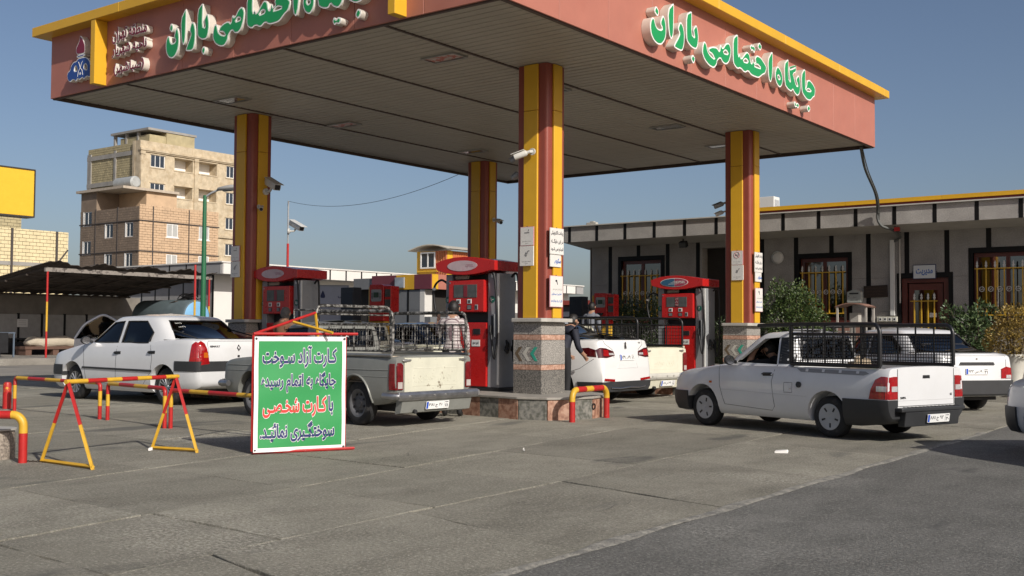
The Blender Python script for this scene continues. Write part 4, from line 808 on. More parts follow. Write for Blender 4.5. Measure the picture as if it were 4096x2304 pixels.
    def plate(s, txt, z, tilt=0, x=None, yc=0, w=.46, h=.105):
        p, n = s.hit(yc, z, 'x', -1); x = p.x if x is None else x
        M = frame((x-.006, yc, z), (0,-1,0), (math.sin(tilt),0,math.cos(tilt)))
        o = obj('number_plate', MB().prism(rrect(w/2,h/2,.01,3), 0, .01, 'z').mesh('number_plate', PLATEW), s.t, M)
        MB().box(-w/2+.006,-w/2+.045,-h/2+.006,h/2-.006,.0102,.0108).build('plate_band', PLATEB, o); MB().box(w*.29,w*.295,-h/2+.006,h/2-.006,.0102,.0108).build('plate_divider', TXT, o)
        main, rgn = txt; q = text_mesh(main, w*.60, h*.62, TXT, bold=.02, depth=.0006); obj('plate_digits', q, o, T3(-w*.085, -.002, .0104)); q = text_mesh(rgn, w*.14, h*.5, TXT, bold=.02, depth=.0006); obj('plate_digits', q, o, T3(w*.395, -.012, .0104))
        MB().box(w*.32,w*.46,h*.28,h*.36,.0102,.0107).build('plate_country', TXT, o); return o
    def seats(s, xs, z, w, rear=None, h=.62):
        for x in xs:
            for y in (-w, w):
                o = MB().box(x-.25,x+.22,y-.23,y+.23,z-.12,z+.06).build('seat', SEAT, s.t, bevel=.04); MB().box(-.06,.06,-.22,.22,0,h, Matrix.Translation((x-.25,y,z)) @ Matrix.Rotation(R(-14),4,'Y')).build('backrest', SEAT, o, bevel=.045); MB().box(-.045,.045,-.12,.12,h+.03,h+.20, Matrix.Translation((x-.25,y,z)) @ Matrix.Rotation(R(-14),4,'Y')).build('headrest', SEAT, o, bevel=.04)
        if rear is not None:
            o = MB().box(rear-.1,rear+.35,-w-.25,w+.25,z-.12,z+.06).build('rear_seat', SEAT, s.t, bevel=.04); MB().box(-.07,.07,-w-.25,w+.25,0,h-.08, Matrix.Translation((rear-.1,0,z)) @ Matrix.Rotation(R(-18),4,'Y')).build('backrest', SEAT, o, bevel=.045)
            for y in (-w, w): MB().box(-.04,.04,-.11,.11,h-.06,h+.06, Matrix.Translation((rear-.1,y,z)) @ Matrix.Rotation(R(-18),4,'Y')).build('headrest', SEAT, o, bevel=.03)
    def dash(s, x, z, w):
        MB().prism([(x-.05,z-.25),(x+.25,z-.25),(x+.3,z-.02),(x+.12,z+.05),(x-.03,z+.0)], -w, w, 'y').build('dashboard', INT, s.t, bevel=.02); MB().tube([(x-.16+.05*math.cos(a*.2618), .36+.17*math.sin(a*.2618), z+.02+.16*math.cos(a*.2618)) for a in range(24)], .014, 6, closed=True).build('steering_wheel', BLACK, s.t)
    def under(s, x0, x1, w, z0=.2, z1=.34): MB().box(x0, x1, -w, w, z0, z1).build('underbody', INT, s.t)
def wire_panel(t, origin, U, V, nu, nv, m, r=.003, name='wire_mesh'):
    """woven wire panel spanned by U and V"""
    mb = MB(); o, U, V = Vector(origin), Vector(U), Vector(V)
    for i in range(nu+1): mb.tube([o+U*i/nu, o+U*i/nu+V], r, 4, cap=False)
    for j in range(nv+1): mb.tube([o+V*j/nv, o+V*j/nv+U], r, 4, cap=False)
    q = mb.build(name, m, t); q['kind'] = 'stuff'; return q
def bars(t, segs, r, m, name='bar', n=8):
    for p in segs: MB().tube(p, r, n).build(name, m, t, smooth=50)
def bend(pts, rad, k=5):
    """round the corners of a path"""
    P = [Vector(p) for p in pts]; out = [P[0]]
    for a, b, c in zip(P, P[1:], P[2:]):
        u, v = (a-b).normalized(), (c-b).normalized(); p0, p1 = b+u*rad, b+v*rad
        out += [(1-t)**2*p0+2*t*(1-t)*b+t*t*p1 for t in [i/k for i in range(k+1)]]
    return out+[P[-1]]
# ================================================================ VEHICLES IN VIEW
def hd(dx, dy): return math.atan2(dy, dx)
# ---- white saloon at the left lane
C = Car('sedan_car', 'white four door sedan with red tail lamps, behind the pipe rails', 'car', (-16.53,11.62,0), R(180), None,
  [(2.13,.34,.56,.60),(2.10,.27,.66,.70),(2.02,.21,.75,.79),(1.85,.19,.82,.845),(1.45,.19,.90,.865),(.95,.19,.985,.87),(.3,.19,1.0,.87),(-.6,.19,1.02,.87),(-1.3,.2,1.055,.868),(-1.7,.23,1.075,.855),(-1.95,.27,1.07,.83),(-2.05,.3,1.05,.805),(-2.1,.33,1.0,.78),(-2.13,.38,.92,.74)],
  dict(zb=.94, zr=1.455, f0=1.10, f1=.36, r0=-1.60, r1=-.92, w0=.815, w1=.635, top=.045, p=7), P_WHITE, (1.315,-1.315,.80,.30,.18),
  sides=[[(.80,1.0),(.32,1.335),(.03,1.36),(.03,1.0)], [(-.07,1.0),(-.07,1.36),(-.60,1.36),(-.88,1.17),(-.86,1.0)]], front=[(-.66,1.02),(.66,1.02),(.54,1.38),(-.54,1.38)], rear=[(-.66,1.075),(.66,1.075),(.53,1.37),(-.53,1.37)], glass=(GL_CLEAR,GL_TINT), arch=.345)
t = C.t; C.wheels(1.315,-1.315,.80,.30,.18,RIM_S,'alloy'); C.under(-1.9,1.9,.6); C.seats([.0],.55,.36,-.95); C.dash(.72,.92,.7)
C.band(-2.4,-1.62,.56,.72,.012,P_BLACK,'bumper_band'); C.band(1.62,2.5,.42,.60,.010,P_BLACK,'front_bumper_band')
for sg in (1,-1):
    C.patch([(-1.02,.53),(.98,.55),(.98,.58),(-1.02,.565)],'y',sg,.014,.012,'side_moulding',P_BLACK,cuts=1); C.handle(-.02,.83,sg); C.handle(-.98,.85,sg); C.mirror(.78,1.03,.84,sg)
    C.seam([(1.0,.95),(.94,.6),(.88,.32),(.0,.30),(-.01,1.0)],'y',sg); C.seam([(-.01,.30),(-.75,.31),(-.98,.52),(-1.02,.75),(-.93,1.02)],'y',sg); C.patch([(1.02,.42),(1.08,.40),(1.08,.43),(1.02,.45)],'y',sg,.004,.004,'badge',CHROME,cuts=0)
    o = C.patch([(sg*.58,.68),(sg*.60,.82),(sg*.655,1.0),(sg*.70,1.04),(sg*.775,1.0),(sg*.79,.72),(sg*.785,.66)],'x',-1,.01,.012,'tail_lamp',L_RED,maxe=.06); C.patch([(sg*.60,.78),(sg*.62,.86),(sg*.69,.86),(sg*.69,.78)],'x',-1,.014,.004,'amber_lens',L_AMB,o,cuts=1)
    C.patch([(-1.95,.68),(-1.98,.98),(-2.03,1.03),(-2.10,1.0),(-2.13,.68)],'y',sg,.008,.01,'tail_lamp_side',L_RED,cuts=1); C.patch([(sg*.45,.62),(sg*.70,.62),(sg*.72,.74),(sg*.5,.76)],'x',1,.006,.01,'headlight',L_CLR)
C.seam([(-.60,.72),(-.60,1.0),(-.56,1.04),(.56,1.04),(.60,1.0),(.60,.72)],'x',-1); C.plate(('۵۸ ب ۱۲','۳۴'),.50,0); C.patch([(-.04,.93),(0,.985),(.04,.93),(0,.875)],'x',-1,.008,.008,'badge',CHROME,cuts=0); C.patch([(-.014,.93),(0,.955),(.014,.93),(0,.905)],'x',-1,.011,.006,'badge_hole',P_WHITE,cuts=0); C.patch([(-.02,.815),(.02,.815),(.02,.78),(-.02,.78)],'x',-1,.008,.006,'lock',BLACK,cuts=0)
for sx, s, w in ((.47,'RENAULT',.19),(-.47,'LOGAN',.17)):
    p, n = C.hit(sx,.955,'x',-1,.006); text(s, w, .032, CHROME, frame(p,(0,-1,0),(0,0,1)), t, depth=.004, bold=.03)
for a, b in ((.42,1.33),(.40,1.27),(-.25,1.17),(-.5,1.14)):
    p, n = C.hit(a,b,'x',-1,.004); text('یا حسین', .13, .045, PWHITE, frame(p,(0,-1,0),(-n.z,0,-n.x) if False else Vector((0,-1,0)).cross(n)*-1), t, 'window_sticker', bold=.02)
# ---- white pickup with black cage (driver at the wheel)
def pride_front(C):
    for sg in (1,-1): C.patch([(sg*.44,.60),(sg*.72,.60),(sg*.745,.73),(sg*.47,.755)],'x',1,.006,.01,'headlight',L_CLR); C.patch([(1.80,.60),(1.95,.60),(1.96,.72),(1.80,.72)],'y',sg,.006,.01,'front_indicator',L_CLR,cuts=1)
    C.patch([(-.4,.62),(.4,.62),(.4,.72),(-.4,.72)],'x',1,.004,.01,'grille',BLACK)
PK = [(1.83,.34,.56,.58),(1.80,.27,.66,.68),(1.71,.22,.74,.745),(1.53,.2,.80,.785),(1.15,.2,.855,.80),(.75,.2,.905,.805),(.3,.2,.915,.805),(-.6,.2,.915,.805),(-1.4,.2,.92,.805),(-1.85,.24,.925,.80),(-2.01,.28,.925,.79),(-2.05,.32,.92,.775)]
C = Car('pickup_truck', 'white pickup truck with black mesh cage and a driver at the wheel', 'pickup', (-5.58,13.45,0), R(162), None, PK,
  dict(zb=.85, zr=1.375, f0=.84, f1=.12, r0=-.56, r1=-.46, w0=.755, w1=.60, top=.04, p=8), P_WHITE, (1.13,-1.13,.74,.27,.165),
  sides=[[(.52,.94),(.06,1.275),(-.20,1.295),(-.24,.925)]], front=[(-.60,.94),(.60,.94),(.5,1.29),(-.5,1.29)], rear=[(-.55,1.0),(.55,1.0),(.50,1.28),(-.50,1.28)], cuts=[MB().box(-1.98,-.64,-.735,.735,.60,1.3)], arch=.32, open_left=((0,1),), crown=.02)
PKC = C; t = C.t; t.scale = (.9,.9,.9); C.wheels(1.13,-1.13,.74,.27,.165,RIM_W,'cover'); C.under(-1.8,1.6,.55); C.seats([.02],.52,.34,None,.52); C.dash(.50,.86,.66); pride_front(C)
for sg in (1,-1):
    C.patch([(-.27,.935),(-.235,1.29),(-.40,1.30),(-.52,1.29),(-.55,.935)],'y',sg,.004,.012,'black_quarter_panel',BLACK)
    for k in range(8): C.patch([(-.29,.97+k*.038),(-.29,.985+k*.038),(-.52,.985+k*.038),(-.52,.97+k*.038)],'y',sg,.014,.01,'louvre',P_BLACK,cuts=0)
    C.mirror(.50,.97,.78,sg); C.handle(-.10,.79,sg,l=.1); p, n = C.hit(-.20,.79,'y',sg,.004); MB().tube([p,p+n*.008],.014,10).build('door_lock',CHROME,t)
    C.seam([(.80,.88),(.77,.6),(.68,.34),(-.20,.30),(-.25,.36),(-.20,.7),(-.26,.92)],'y',sg); C.seam([(.76,.55),(-.80,.52)],'y',sg,.003,mat('body crease',(.55,.55,.55),.4)); C.patch([(.93,.63),(.98,.63),(.98,.66),(.93,.66)],'y',sg,.006,.006,'side_repeater',L_AMB,cuts=0)
    if sg == 1: C.seam([(-.42,.57),(-.42,.69),(-.56,.69),(-.56,.56),(-.42,.56)],'y',sg,.003); p, n = C.hit(-.53,.61,'y',sg,.003); MB().tube([p,p+n*.006],.012,10).build('fuel_lock',CHROME,t); p, n = C.hit(-.68,.67,'y',sg,.001); MB().tube([p,p+n*.02],.04,16).build('fuel_cap',BLACK,t)
    C.patch([(-.62,.885),(-1.72,.875),(-1.78,.85),(-1.70,.825),(-.70,.84)],'y',sg,.004,.01,'bed_rail_recess',mat('recess grey',(.25,.255,.26),.5,var=.1),cuts=1)
    for k in range(4): C.patch([(-.78-k*.27,.88),(-.82-k*.27,.88),(-.82-k*.27,.845),(-.78-k*.27,.845)],'y',sg,.012,.012,'tie_hook',P_WHITE,cuts=0)
    o = C.patch([(sg*.60,.54),(sg*.60,.82),(sg*.68,.82),(sg*.77,.81),(sg*.785,.66),(sg*.785,.54)],'x',-1,.012,.014,'tail_lamp',L_RED,maxe=.06); C.patch([(sg*.605,.635),(sg*.605,.70),(sg*.72,.70),(sg*.72,.635)],'x',-1,.016,.004,'clear_lens',L_CLR,o,cuts=1)
    o = C.patch([(-1.79,.54),(-1.82,.66),(-1.88,.78),(-1.96,.82),(-2.052,.82),(-2.052,.54)],'y',sg,.01,.012,'tail_lamp_side',L_RED,cuts=1); C.patch([(-1.90,.635),(-1.90,.70),(-2.035,.70),(-2.035,.635)],'y',sg,.014,.004,'clear_lens',L_CLR,o,cuts=1)
C.band(-2.5,-1.40,.19,.53,.022,P_BLACK,'rear_bumper',ops=[('DIFFERENCE',MB().box(-3,-2.0,-.60,.60,.43,.6),0)]); C.band(1.42,2.5,.22,.50,.022,P_BLACK,'front_bumper')
MB().box(-2.17,-2.03,-.66,.66,.385,.435).build('bumper_step',P_BLACK,t,bevel=.012); MB().prism([(-2.155,.385),(-2.13,.20),(-2.03,.20),(-2.03,.385)],-.56,.56,'y').build('bumper_centre',P_BLACK,t,bevel=.01)
for k in range(14): MB().box(-2.16,-2.07,-.56+k*.08,-.53+k*.08,.436,.442).build('step_tread',P_BLACK,t)
C.plate(('۹۲ ج ۸۸۱','۳۰'),.295,R(-8),-2.155,-.08); C.seam([(-.585,.91),(-.585,.45),(.585,.45),(.585,.91)],'x',-1,.005); C.seam([(-.58,.52),(.58,.52)],'x',-1,.004,mat('body crease',(.55,.55,.55),.4))
C.patch([(-.075,.79),(.075,.79),(.07,.83),(-.07,.83)],'x',-1,.004,.006,'tailgate_handle',BLACK); p, n = C.hit(.48,.555,'x',-1,.005); text('SAIPA',.11,.028,BLACK,frame(p,(0,-1,0),(0,0,1)),t,bold=.03); p, n = C.hit(-.52,.58,'x',-1,.005); text('SE',.045,.03,CHROME,frame(p,(0,-1,0),(0,0,1)),t,bold=.03)
MB().box(-1.97,-.65,-.725,.725,.601,.612).build('bed_liner',mat('grey bed liner',(.20,.20,.20),.6,var=.15),t)
CG = mat('black cage tube',(.011,.011,.012),.35,var=.1)
def cage(t, x0, x1, xo, y, z0, z1, m, mesh=.05, r=.021, zm=None, rad=.13, wr=.0042):
    zm = zm or z1-.13
    for sg in (1,-1):
        bars(t,[bend([(xo,sg*y,z1-.015),(x0,sg*y,z1),(x1,sg*y,z1),(x1,sg*y,z0)],rad)],r,m,'cage_tube'); bars(t,[[(x1,sg*y,z0),(x0,sg*y,z0)],[(x0,sg*y,z0),(x0,sg*y,z1)]],r*1.05,m,'cage_tube'); bars(t,[[(x0,sg*y,zm),(x1,sg*y,zm)]],r*.6,m,'cage_rail')
        n = 5
        for k in range(1,n): x = x0+(x1-x0)*k/n; bars(t,[[(x,sg*y,z0),(x,sg*y,z1-.02)]],r*.45,m,'cage_upright')
        wire_panel(t,(x0,sg*y,z0),(x1-x0,0,0),(0,0,zm-z0),int(abs(x1-x0)/mesh),int((zm-z0)/mesh),m,wr)
    bars(t,[[(x0,-y,z1),(x0,y,z1)],[(x0,-y,zm),(x0,y,zm)],[(x0,-y,z0),(x0,y,z0)]],r*.8,m,'cage_cross_bar')
    for k in range(1,7): yy = -y+2*y*k/7; bars(t,[[(x0,yy,z0),(x0,yy,z1)]],r*.4,m,'cage_upright')
cage(t,-.52,-1.93,.06,.765,.945,1.47,CG,.040,.027,wr=.0055)
t2 = thing('bundle', 'pale bundle and dark scraps lying in the caged truck bed', 'bundle', (-5.58,13.45,0), R(162)); t2.scale = (.9,.9,.9); CL = mat('grubby cloth',(.5,.46,.42),.9,var=.2,col2=(.3,.06,.06),mix=.7,mscale=9); 
for k,(x,y,z,sx,sy,sz,m) in enumerate(((-1.55,-.3,.68,.25,.2,.07,CL),(-1.15,-.2,.66,.22,.3,.05,INT),(-.85,.2,.66,.15,.25,.05,INT),(-.75,-.35,.80,.12,.2,.2,mat('jute sack',(.33,.26,.18),.9,var=.2)))):
    mb = MB(); q = random.Random(k); bm = bmesh.new(); bmesh.ops.create_icosphere(bm,subdivisions=3,radius=1)
    for v in bm.verts: d = 1+.25*math.sin(v.co.x*5+k)+.2*math.sin(v.co.y*7+k*2); v.co = Vector((v.co.x*sx*d,v.co.y*sy*d,v.co.z*sz*d))+Vector((x,y,z))
    me = bpy.data.meshes.new('lump'); bm.to_mesh(me); bm.free(); me.materials.append(m); obj('lump',me,t2)
# ---- white saloon parked by the office
SK = [(1.97,.34,.56,.58),(1.94,.27,.66,.68),(1.86,.22,.74,.745),(1.7,.2,.80,.785),(1.3,.2,.87,.80),(.95,.2,.93,.805),(.3,.2,.945,.805),(-.6,.2,.96,.805),(-1.2,.2,.985,.80),(-1.6,.23,.99,.785),(-1.88,.27,.98,.76),(-1.95,.3,.95,.735),(-1.98,.34,.90,.71)]
def small_saloon(label, loc, rz, plate, details=True, paint=P_WHITE, rglass=GL_DARK):
    C = Car('saloon_car', label, 'car', loc, rz, None, SK, dict(zb=.88, zr=1.40, f0=.98, f1=.33, r0=-1.48, r1=-.80, w0=.755, w1=.60, top=.04, p=7), paint, (1.172,-1.172,.73,.27,.165),
      sides=[[(.70,.95),(.30,1.28),(.02,1.30),(.02,.95)], [(-.07,.95),(-.07,1.30),(-.58,1.30),(-.95,1.05),(-.95,.96)]], front=[(-.60,.96),(.60,.96),(.5,1.32),(-.5,1.32)], rear=[(-.63,1.0),(.63,1.0),(.52,1.31),(-.52,1.31)], glass=(GL_TINT,rglass), arch=.32)
    t = C.t; C.wheels(1.172,-1.172,.73,.27,.165,RIM_W,'cover'); C.under(-1.8,1.8,.55); pride_front(C); C.seats([0],.5,.34,-.85); C.dash(.68,.88,.66)
    C.band(-2.4,-1.55,.28,.54,.03,P_BLACK,'rear_bumper'); C.band(1.6,2.5,.22,.50,.022,P_BLACK,'front_bumper'); C.patch([(-.36,.80),(.36,.80),(.33,.845),(-.33,.845)],'x',-1,.02,.022,'boot_trim',P_BLACK,cuts=1); C.plate(plate,.69,0); C.seam([(-.60,.56),(-.60,.95),(.60,.95),(.60,.56)],'x',-1,.004); C.patch([(-.015,.885),(.015,.885),(.015,.915),(-.015,.915)],'x',-1,.006,.006,'badge',CHROME,cuts=0)
    for sg in (1,-1):
        o = C.patch([(sg*.50,.57),(sg*.50,.73),(sg*.60,.77),(sg*.70,.75),(sg*.715,.57)],'x',-1,.01,.012,'tail_lamp',L_RED,maxe=.06); C.patch([(sg*.60,.575),(sg*.60,.63),(sg*.70,.63),(sg*.70,.575)],'x',-1,.014,.004,'clear_lens',L_CLR,o,cuts=1)
        C.patch([(-1.80,.58),(-1.80,.74),(-1.93,.74),(-1.95,.58)],'y',sg,.008,.01,'tail_lamp_side',L_RED,cuts=1)
        C.mirror(.66,.98,.78,sg); C.handle(.02,.80,sg,l=.1); C.handle(-.88,.82,sg,l=.1); C.seam([(.86,.90),(.82,.6),(.78,.32),(-.02,.30),(-.03,.95)],'y',sg); C.seam([(-.03,.3),(-.65,.31),(-.85,.5),(-.92,.72),(-1.0,.96)],'y',sg)
    return C
PSAL = small_saloon('white saloon with dark rear window parked by the office plants', (-6.11,19.15,0), R(145), ('۶۹ س ۹۳۳','۴۱')); PSAL.t.scale = (.93,.93,.93)
EDGE = small_saloon('white car nosing in at the right edge of the picture', (-1.16,11.72,0), hd(-.703,.711), ('۲۲ ل ۴۵۱','۱۰')); EDGE.t.scale = (.93,.93,.93)
# ---- newer white saloon between the islands
C = Car('sedan_car', 'bright white sedan with slim dark tail lamps, right of the front column', 'car', (-11.95,16.05,0), R(180), None,
  [(2.20,.36,.58,.62),(2.16,.29,.68,.73),(2.05,.22,.77,.82),(1.85,.19,.84,.865),(1.45,.19,.92,.89),(.95,.19,.99,.895),(.3,.19,1.0,.895),(-.6,.19,1.02,.895),(-1.3,.2,1.06,.893),(-1.75,.22,1.09,.875),(-2.0,.24,1.10,.845),(-2.14,.25,1.085,.81),(-2.19,.24,.98,.79),(-2.235,.24,.74,.77),(-2.25,.25,.62,.745)],
  dict(zb=.95, zr=1.44, f0=1.15, f1=.35, r0=-1.82, r1=-.78, w0=.83, w1=.62, top=.05, p=6), P_WHITE2, (1.32,-1.36,.81,.315,.20),
  sides=[[(.85,1.0),(.36,1.32),(.03,1.35),(.03,1.0)], [(-.07,1.0),(-.07,1.35),(-.62,1.32),(-1.08,1.12),(-1.1,1.03)]], front=[(-.68,1.02),(.68,1.02),(.53,1.37),(-.53,1.37)], rear=[(-.66,1.10),(.66,1.10),(.52,1.36),(-.52,1.36)], glass=(GL_TINT,GL_TINT), arch=.36)
t = C.t; C.wheels(1.32,-1.36,.81,.315,.20,RIM_S,'alloy'); C.under(-1.9,1.9,.6); C.seats([0],.55,.36,-.95); C.dash(.72,.92,.7)
C.band(-2.5,-1.80,.18,.40,.012,P_BLACK,'bumper_valance'); MB().tube([(-2.275,-.55,.30),(-2.29,-.3,.285),(-2.295,0,.30),(-2.29,.3,.285),(-2.275,.55,.30)],.012,6).build('chrome_strip',CHROME,t)
for sg in (1,-1):
    o = C.patch([(sg*.38,.83),(sg*.40,.90),(sg*.62,.955),(sg*.77,.965),(sg*.80,.93),(sg*.79,.80),(sg*.62,.795)],'x',-1,.008,.01,'tail_lamp',mat('dark red lamp lens',(.07,.004,.006),.06,var=.3,scale=14,coat=1),maxe=.06); C.patch([(sg*.56,.82),(sg*.56,.92),(sg*.70,.93),(sg*.72,.83)],'x',-1,.012,.004,'red_lens',L_RED,o,cuts=1); C.patch([(sg*.40,.84),(sg*.42,.875),(sg*.55,.875),(sg*.55,.84)],'x',-1,.012,.004,'clear_lens',L_CLR,o,cuts=1)  # inner lens is a brighter red patch on the dark red lamp
    C.patch([(-1.78,.95),(-2.0,.965),(-2.12,.93),(-2.14,.81),(-2.0,.82)],'y',sg,.007,.01,'tail_lamp_side',mat('dark red lamp lens'),cuts=1); C.patch([(sg*.42,.40),(sg*.42,.44),(sg*.72,.46),(sg*.74,.42)],'x',-1,.014,.012,'reflector',L_RED,cuts=1)
    C.mirror(.80,1.04,.86,sg,P_WHITE2); C.handle(.0,.85,sg,P_WHITE2); C.handle(-.98,.88,sg,P_WHITE2); C.seam([(1.0,.95),(.92,.35),(.0,.32),(-.02,1.0)],'y',sg); C.seam([(-.02,.32),(-.78,.33),(-1.0,.55),(-1.1,.80),(-1.08,1.02)],'y',sg); C.seam([(-1.62,.55),(-1.85,.62),(-2.1,.78)],'y',sg)
C.plate(('۷۹ د ۷۴۹','۲۱'),.80,R(6)); C.seam([(-.40,.79),(-.42,.93),(-.60,1.02),(-.62,1.09)],'x',-1); C.seam([(.40,.79),(.42,.93),(.60,1.02),(.62,1.09)],'x',-1); C.seam([(-.3,.70),(-.33,.62),(.33,.62),(.3,.70)],'x',-1,.004,mat('body crease',(.55,.55,.55),.4))
p, n = C.hit(0,.985,'x',-1,.004); obj('emblem',shape_mesh([[(-.03,-.05),(-.035,0),(-.015,.03),(-.02,.06),(.01,.075),(.03,.05),(.02,.02),(.04,-.01),(.035,-.05),(.01,-.03),(0,-.06)]],CHROME,.006),t,frame(p,(0,-1,0),(0,0,1))); p, n = C.hit(-.50,1.04,'x',-1,.005); text('TU5',.08,.03,CHROME,frame(p,(0,-1,0),(0,0,1)),t,bold=.03)
C.patch([(.42,1.15),(.42,1.21),(.34,1.22),(.34,1.16)],'x',-1,.004,.004,'window_sticker',mat('pale green sticker',(.42,.55,.30),.6),cuts=0)
MB().tube([(-.55,0,1.49),(-.62,0,1.53),(-.80,0,1.52)],[.015,.02,.004],8).build('roof_aerial',BLACK,t)
# ---- old pickups
VK = [(2.22,.42,.62,.66),(2.20,.36,.74,.74),(2.08,.30,.82,.775),(1.8,.26,.86,.79),(1.3,.25,.89,.795),(.9,.25,.92,.80),(.2,.25,.93,.805),(-.5,.25,.93,.805),(-1.2,.25,.935,.805),(-1.8,.30,.935,.795),(-2.12,.36,.935,.775),(-2.18,.42,.93,.76)]
def old_pickup(label, loc, rz, paint, gate, plate, chrome, caged, group=None):
    C = Car('pickup_truck', label, 'pickup', loc, rz, group, VK, dict(zb=.86, zr=1.385, f0=1.10, f1=.62, r0=-.22, r1=-.10, w0=.74, w1=.60, top=.04, p=9), paint, (1.40,-1.30,.735,.30,.165),
      sides=[[(.88,.96),(.62,1.29),(.10,1.31),(.02,.96)]], front=[(-.60,.98),(.60,.98),(.52,1.31),(-.52,1.31)], rear=[(-.50,1.04),(.50,1.04),(.48,1.29),(-.48,1.29)], cuts=[MB().box(-2.10,-.30,-.735,.735,.58,1.3)], arch=.355, crown=.015, ts=.975, edge=.03)
    t = C.t; C.wheels(1.40,-1.30,.735,.30,.165,RIM_D,'steel'); C.under(-1.9,2.0,.5); C.seats([.3],.52,.34,None,.5); C.dash(.85,.86,.66)
    C.seam([(2.05,.76),(.2,.75),(-2.05,.755)],'y',1,.008,paint,'body_crease'); C.seam([(2.05,.68),(-2.05,.665)],'y',1,.006,paint,'body_crease'); C.seam([(2.05,.76),(-2.05,.755)],'y',-1,.008,paint,'body_crease')
    for sg in (1,-1):
        # flared lip round the rear arch
        MB().tube([C.hit(-1.30+.365*math.cos(R(a)),.32+.365*math.sin(R(a)),'y',sg,.004)[0] for a in range(0,181,12)],.016,6).build('arch_lip',paint,t,smooth=60)
        C.seam([(1.0,.92),(.95,.45),(.9,.30),(.02,.30),(.0,.94)],'y',sg); C.handle(.18,.80,sg,CHROME,.08); C.mirror(.80,1.0,.77,sg,BLACK)
        o = C.patch([(sg*.635,.50),(sg*.635,.82),(sg*.675,.85),(sg*.73,.85),(sg*.75,.80),(sg*.745,.50)],'x',-1,.025,.028,'tail_lamp',mat('old red lamp lens',(.16,.008,.01),.15,var=.4,scale=14,coat=.6),maxe=.06); C.patch([(sg*.65,.515),(sg*.65,.60),(sg*.735,.60),(sg*.735,.515)],'x',-1,.029,.004,'clear_lens',mat('dull clear lens',(.42,.38,.36),.3,var=.3),o,cuts=1); C.patch([(-2.06,.50),(-2.07,.84),(-2.16,.84),(-2.17,.50)],'y',sg,.012,.014,'tail_lamp_side',mat('old red lamp lens'),cuts=1)
        p, n = C.hit(sg*.59,.88,'x',-1,.01); o = MB().tube([p+Vector((0,sg*.05,0)),p+Vector((-.02,0,0)),p+Vector((-.015,-sg*.10,.005))],.014,7).build('tailgate_latch',ALU,t,smooth=50); MB().box(-.02,.01,-.03,.03,-.02,.02,Matrix.Translation(p)).build('latch_plate',ALU,o)
        C.patch([(sg*.30,.66),(sg*.62,.66),(sg*.62,.78),(sg*.30,.78)],'x',1,.006,.01,'headlight',L_CLR)
    g = C.patch([(-.60,.44),(-.60,.915),(.60,.915),(.60,.44)],'x',-1,.014,.016,'tailgate',gate,cuts=1); C.seam([(-.44,.54),(-.44,.78),(.44,.78),(.44,.54),(-.44,.54)],'x',-1,.018,gate,'tailgate_pressing'); p, n = C.hit(0,.66,'x',-1,.012); text('ایران خودرو',.66,.15,gate,frame(p,(0,-1,0),(0,0,1)),t,'pressed_lettering',bold=.02,depth=.005)
    MB().prism([(-2.30,.36),(-2.325,.40),(-2.325,.44),(-2.30,.475),(-2.27,.475),(-2.27,.36)],-.80,.80,'y').build('rear_bumper',chrome,t,bevel=.006)
    for sg in (1,-1): MB().tube([(-2.30,sg*.79,.42),(-2.24,sg*.86,.42),(-2.05,sg*.87,.43)],.045,8).build('bumper_end',chrome,t,smooth=50); MB().box(-2.29,-2.0,sg*.45-.03,sg*.45+.03,.38,.42).build('bumper_iron',INT,t)
    for sg in (-.55,-.1,.12,.6): MB().tube([(-2.325,sg,.42),(-2.335,sg,.42)],.014,8).build('bolt',ALU,t)
    MB().prism([(-2.15,.40),(-2.27,.36),(-2.22,.20),(-2.1,.18)],-.70,.70,'y').build('rear_apron',paint,t); C.plate(plate,.285,R(-12),-2.265,.02); MB().tube([(-2.05,.42,.22),(-2.28,.45,.21)],.028,10).build('exhaust',INT,t)
    MB().box(-2.08,-.32,-.73,.73,.581,.595).build('bed_floor',mat('worn wood bed',(.16,.13,.10),.85,var=.3),t)
    MB().tube([(-.30,.79,.945),(-2.12,.785,.95)],.022,8).build('bed_rail',ALU if caged == 'old' else paint,t); MB().tube([(-.30,-.79,.945),(-2.12,-.785,.95)],.022,8).build('bed_rail',ALU if caged == 'old' else paint,t)
    MB().prism([(2.20,.42),(2.26,.44),(2.26,.52),(2.20,.54)],-.80,.80,'y').build('front_bumper',chrome,t,bevel=.006)
    for sg in (1,-1): MB().tube([(2.23,sg*.79,.48),(2.15,sg*.85,.48),(1.92,sg*.85,.48)],.045,8).build('bumper_end',chrome,t,smooth=50)
    return C
OLDC = mat('chipped cage tube',(.30,.29,.27),.45,.3,var=.3,scale=14,col2=(.03,.028,.025),mix=1,mscale=16,mlo=.44,mhi=.52); GATEC = mat('rusty cream tailgate',(.58,.57,.46),.5,var=.1,scale=4,col2=(.13,.09,.05),mix=.95,mscale=8,mlo=.60,mhi=.68); DENTC = mat('dented chrome',(.40,.40,.41),.35,.9,var=.3,scale=6)
C = old_pickup('dented silver grey pickup with wire cage and cream tailgate, behind the banner', (-11.16,10.83,0), R(178), P_SILVER, GATEC, ('۴۶ ج ۳۸۱','۷۸'), DENTC, 'old'); P1 = C; t = C.t; t.scale = (.8,.93,.96)
zc, zt = .97, 1.53
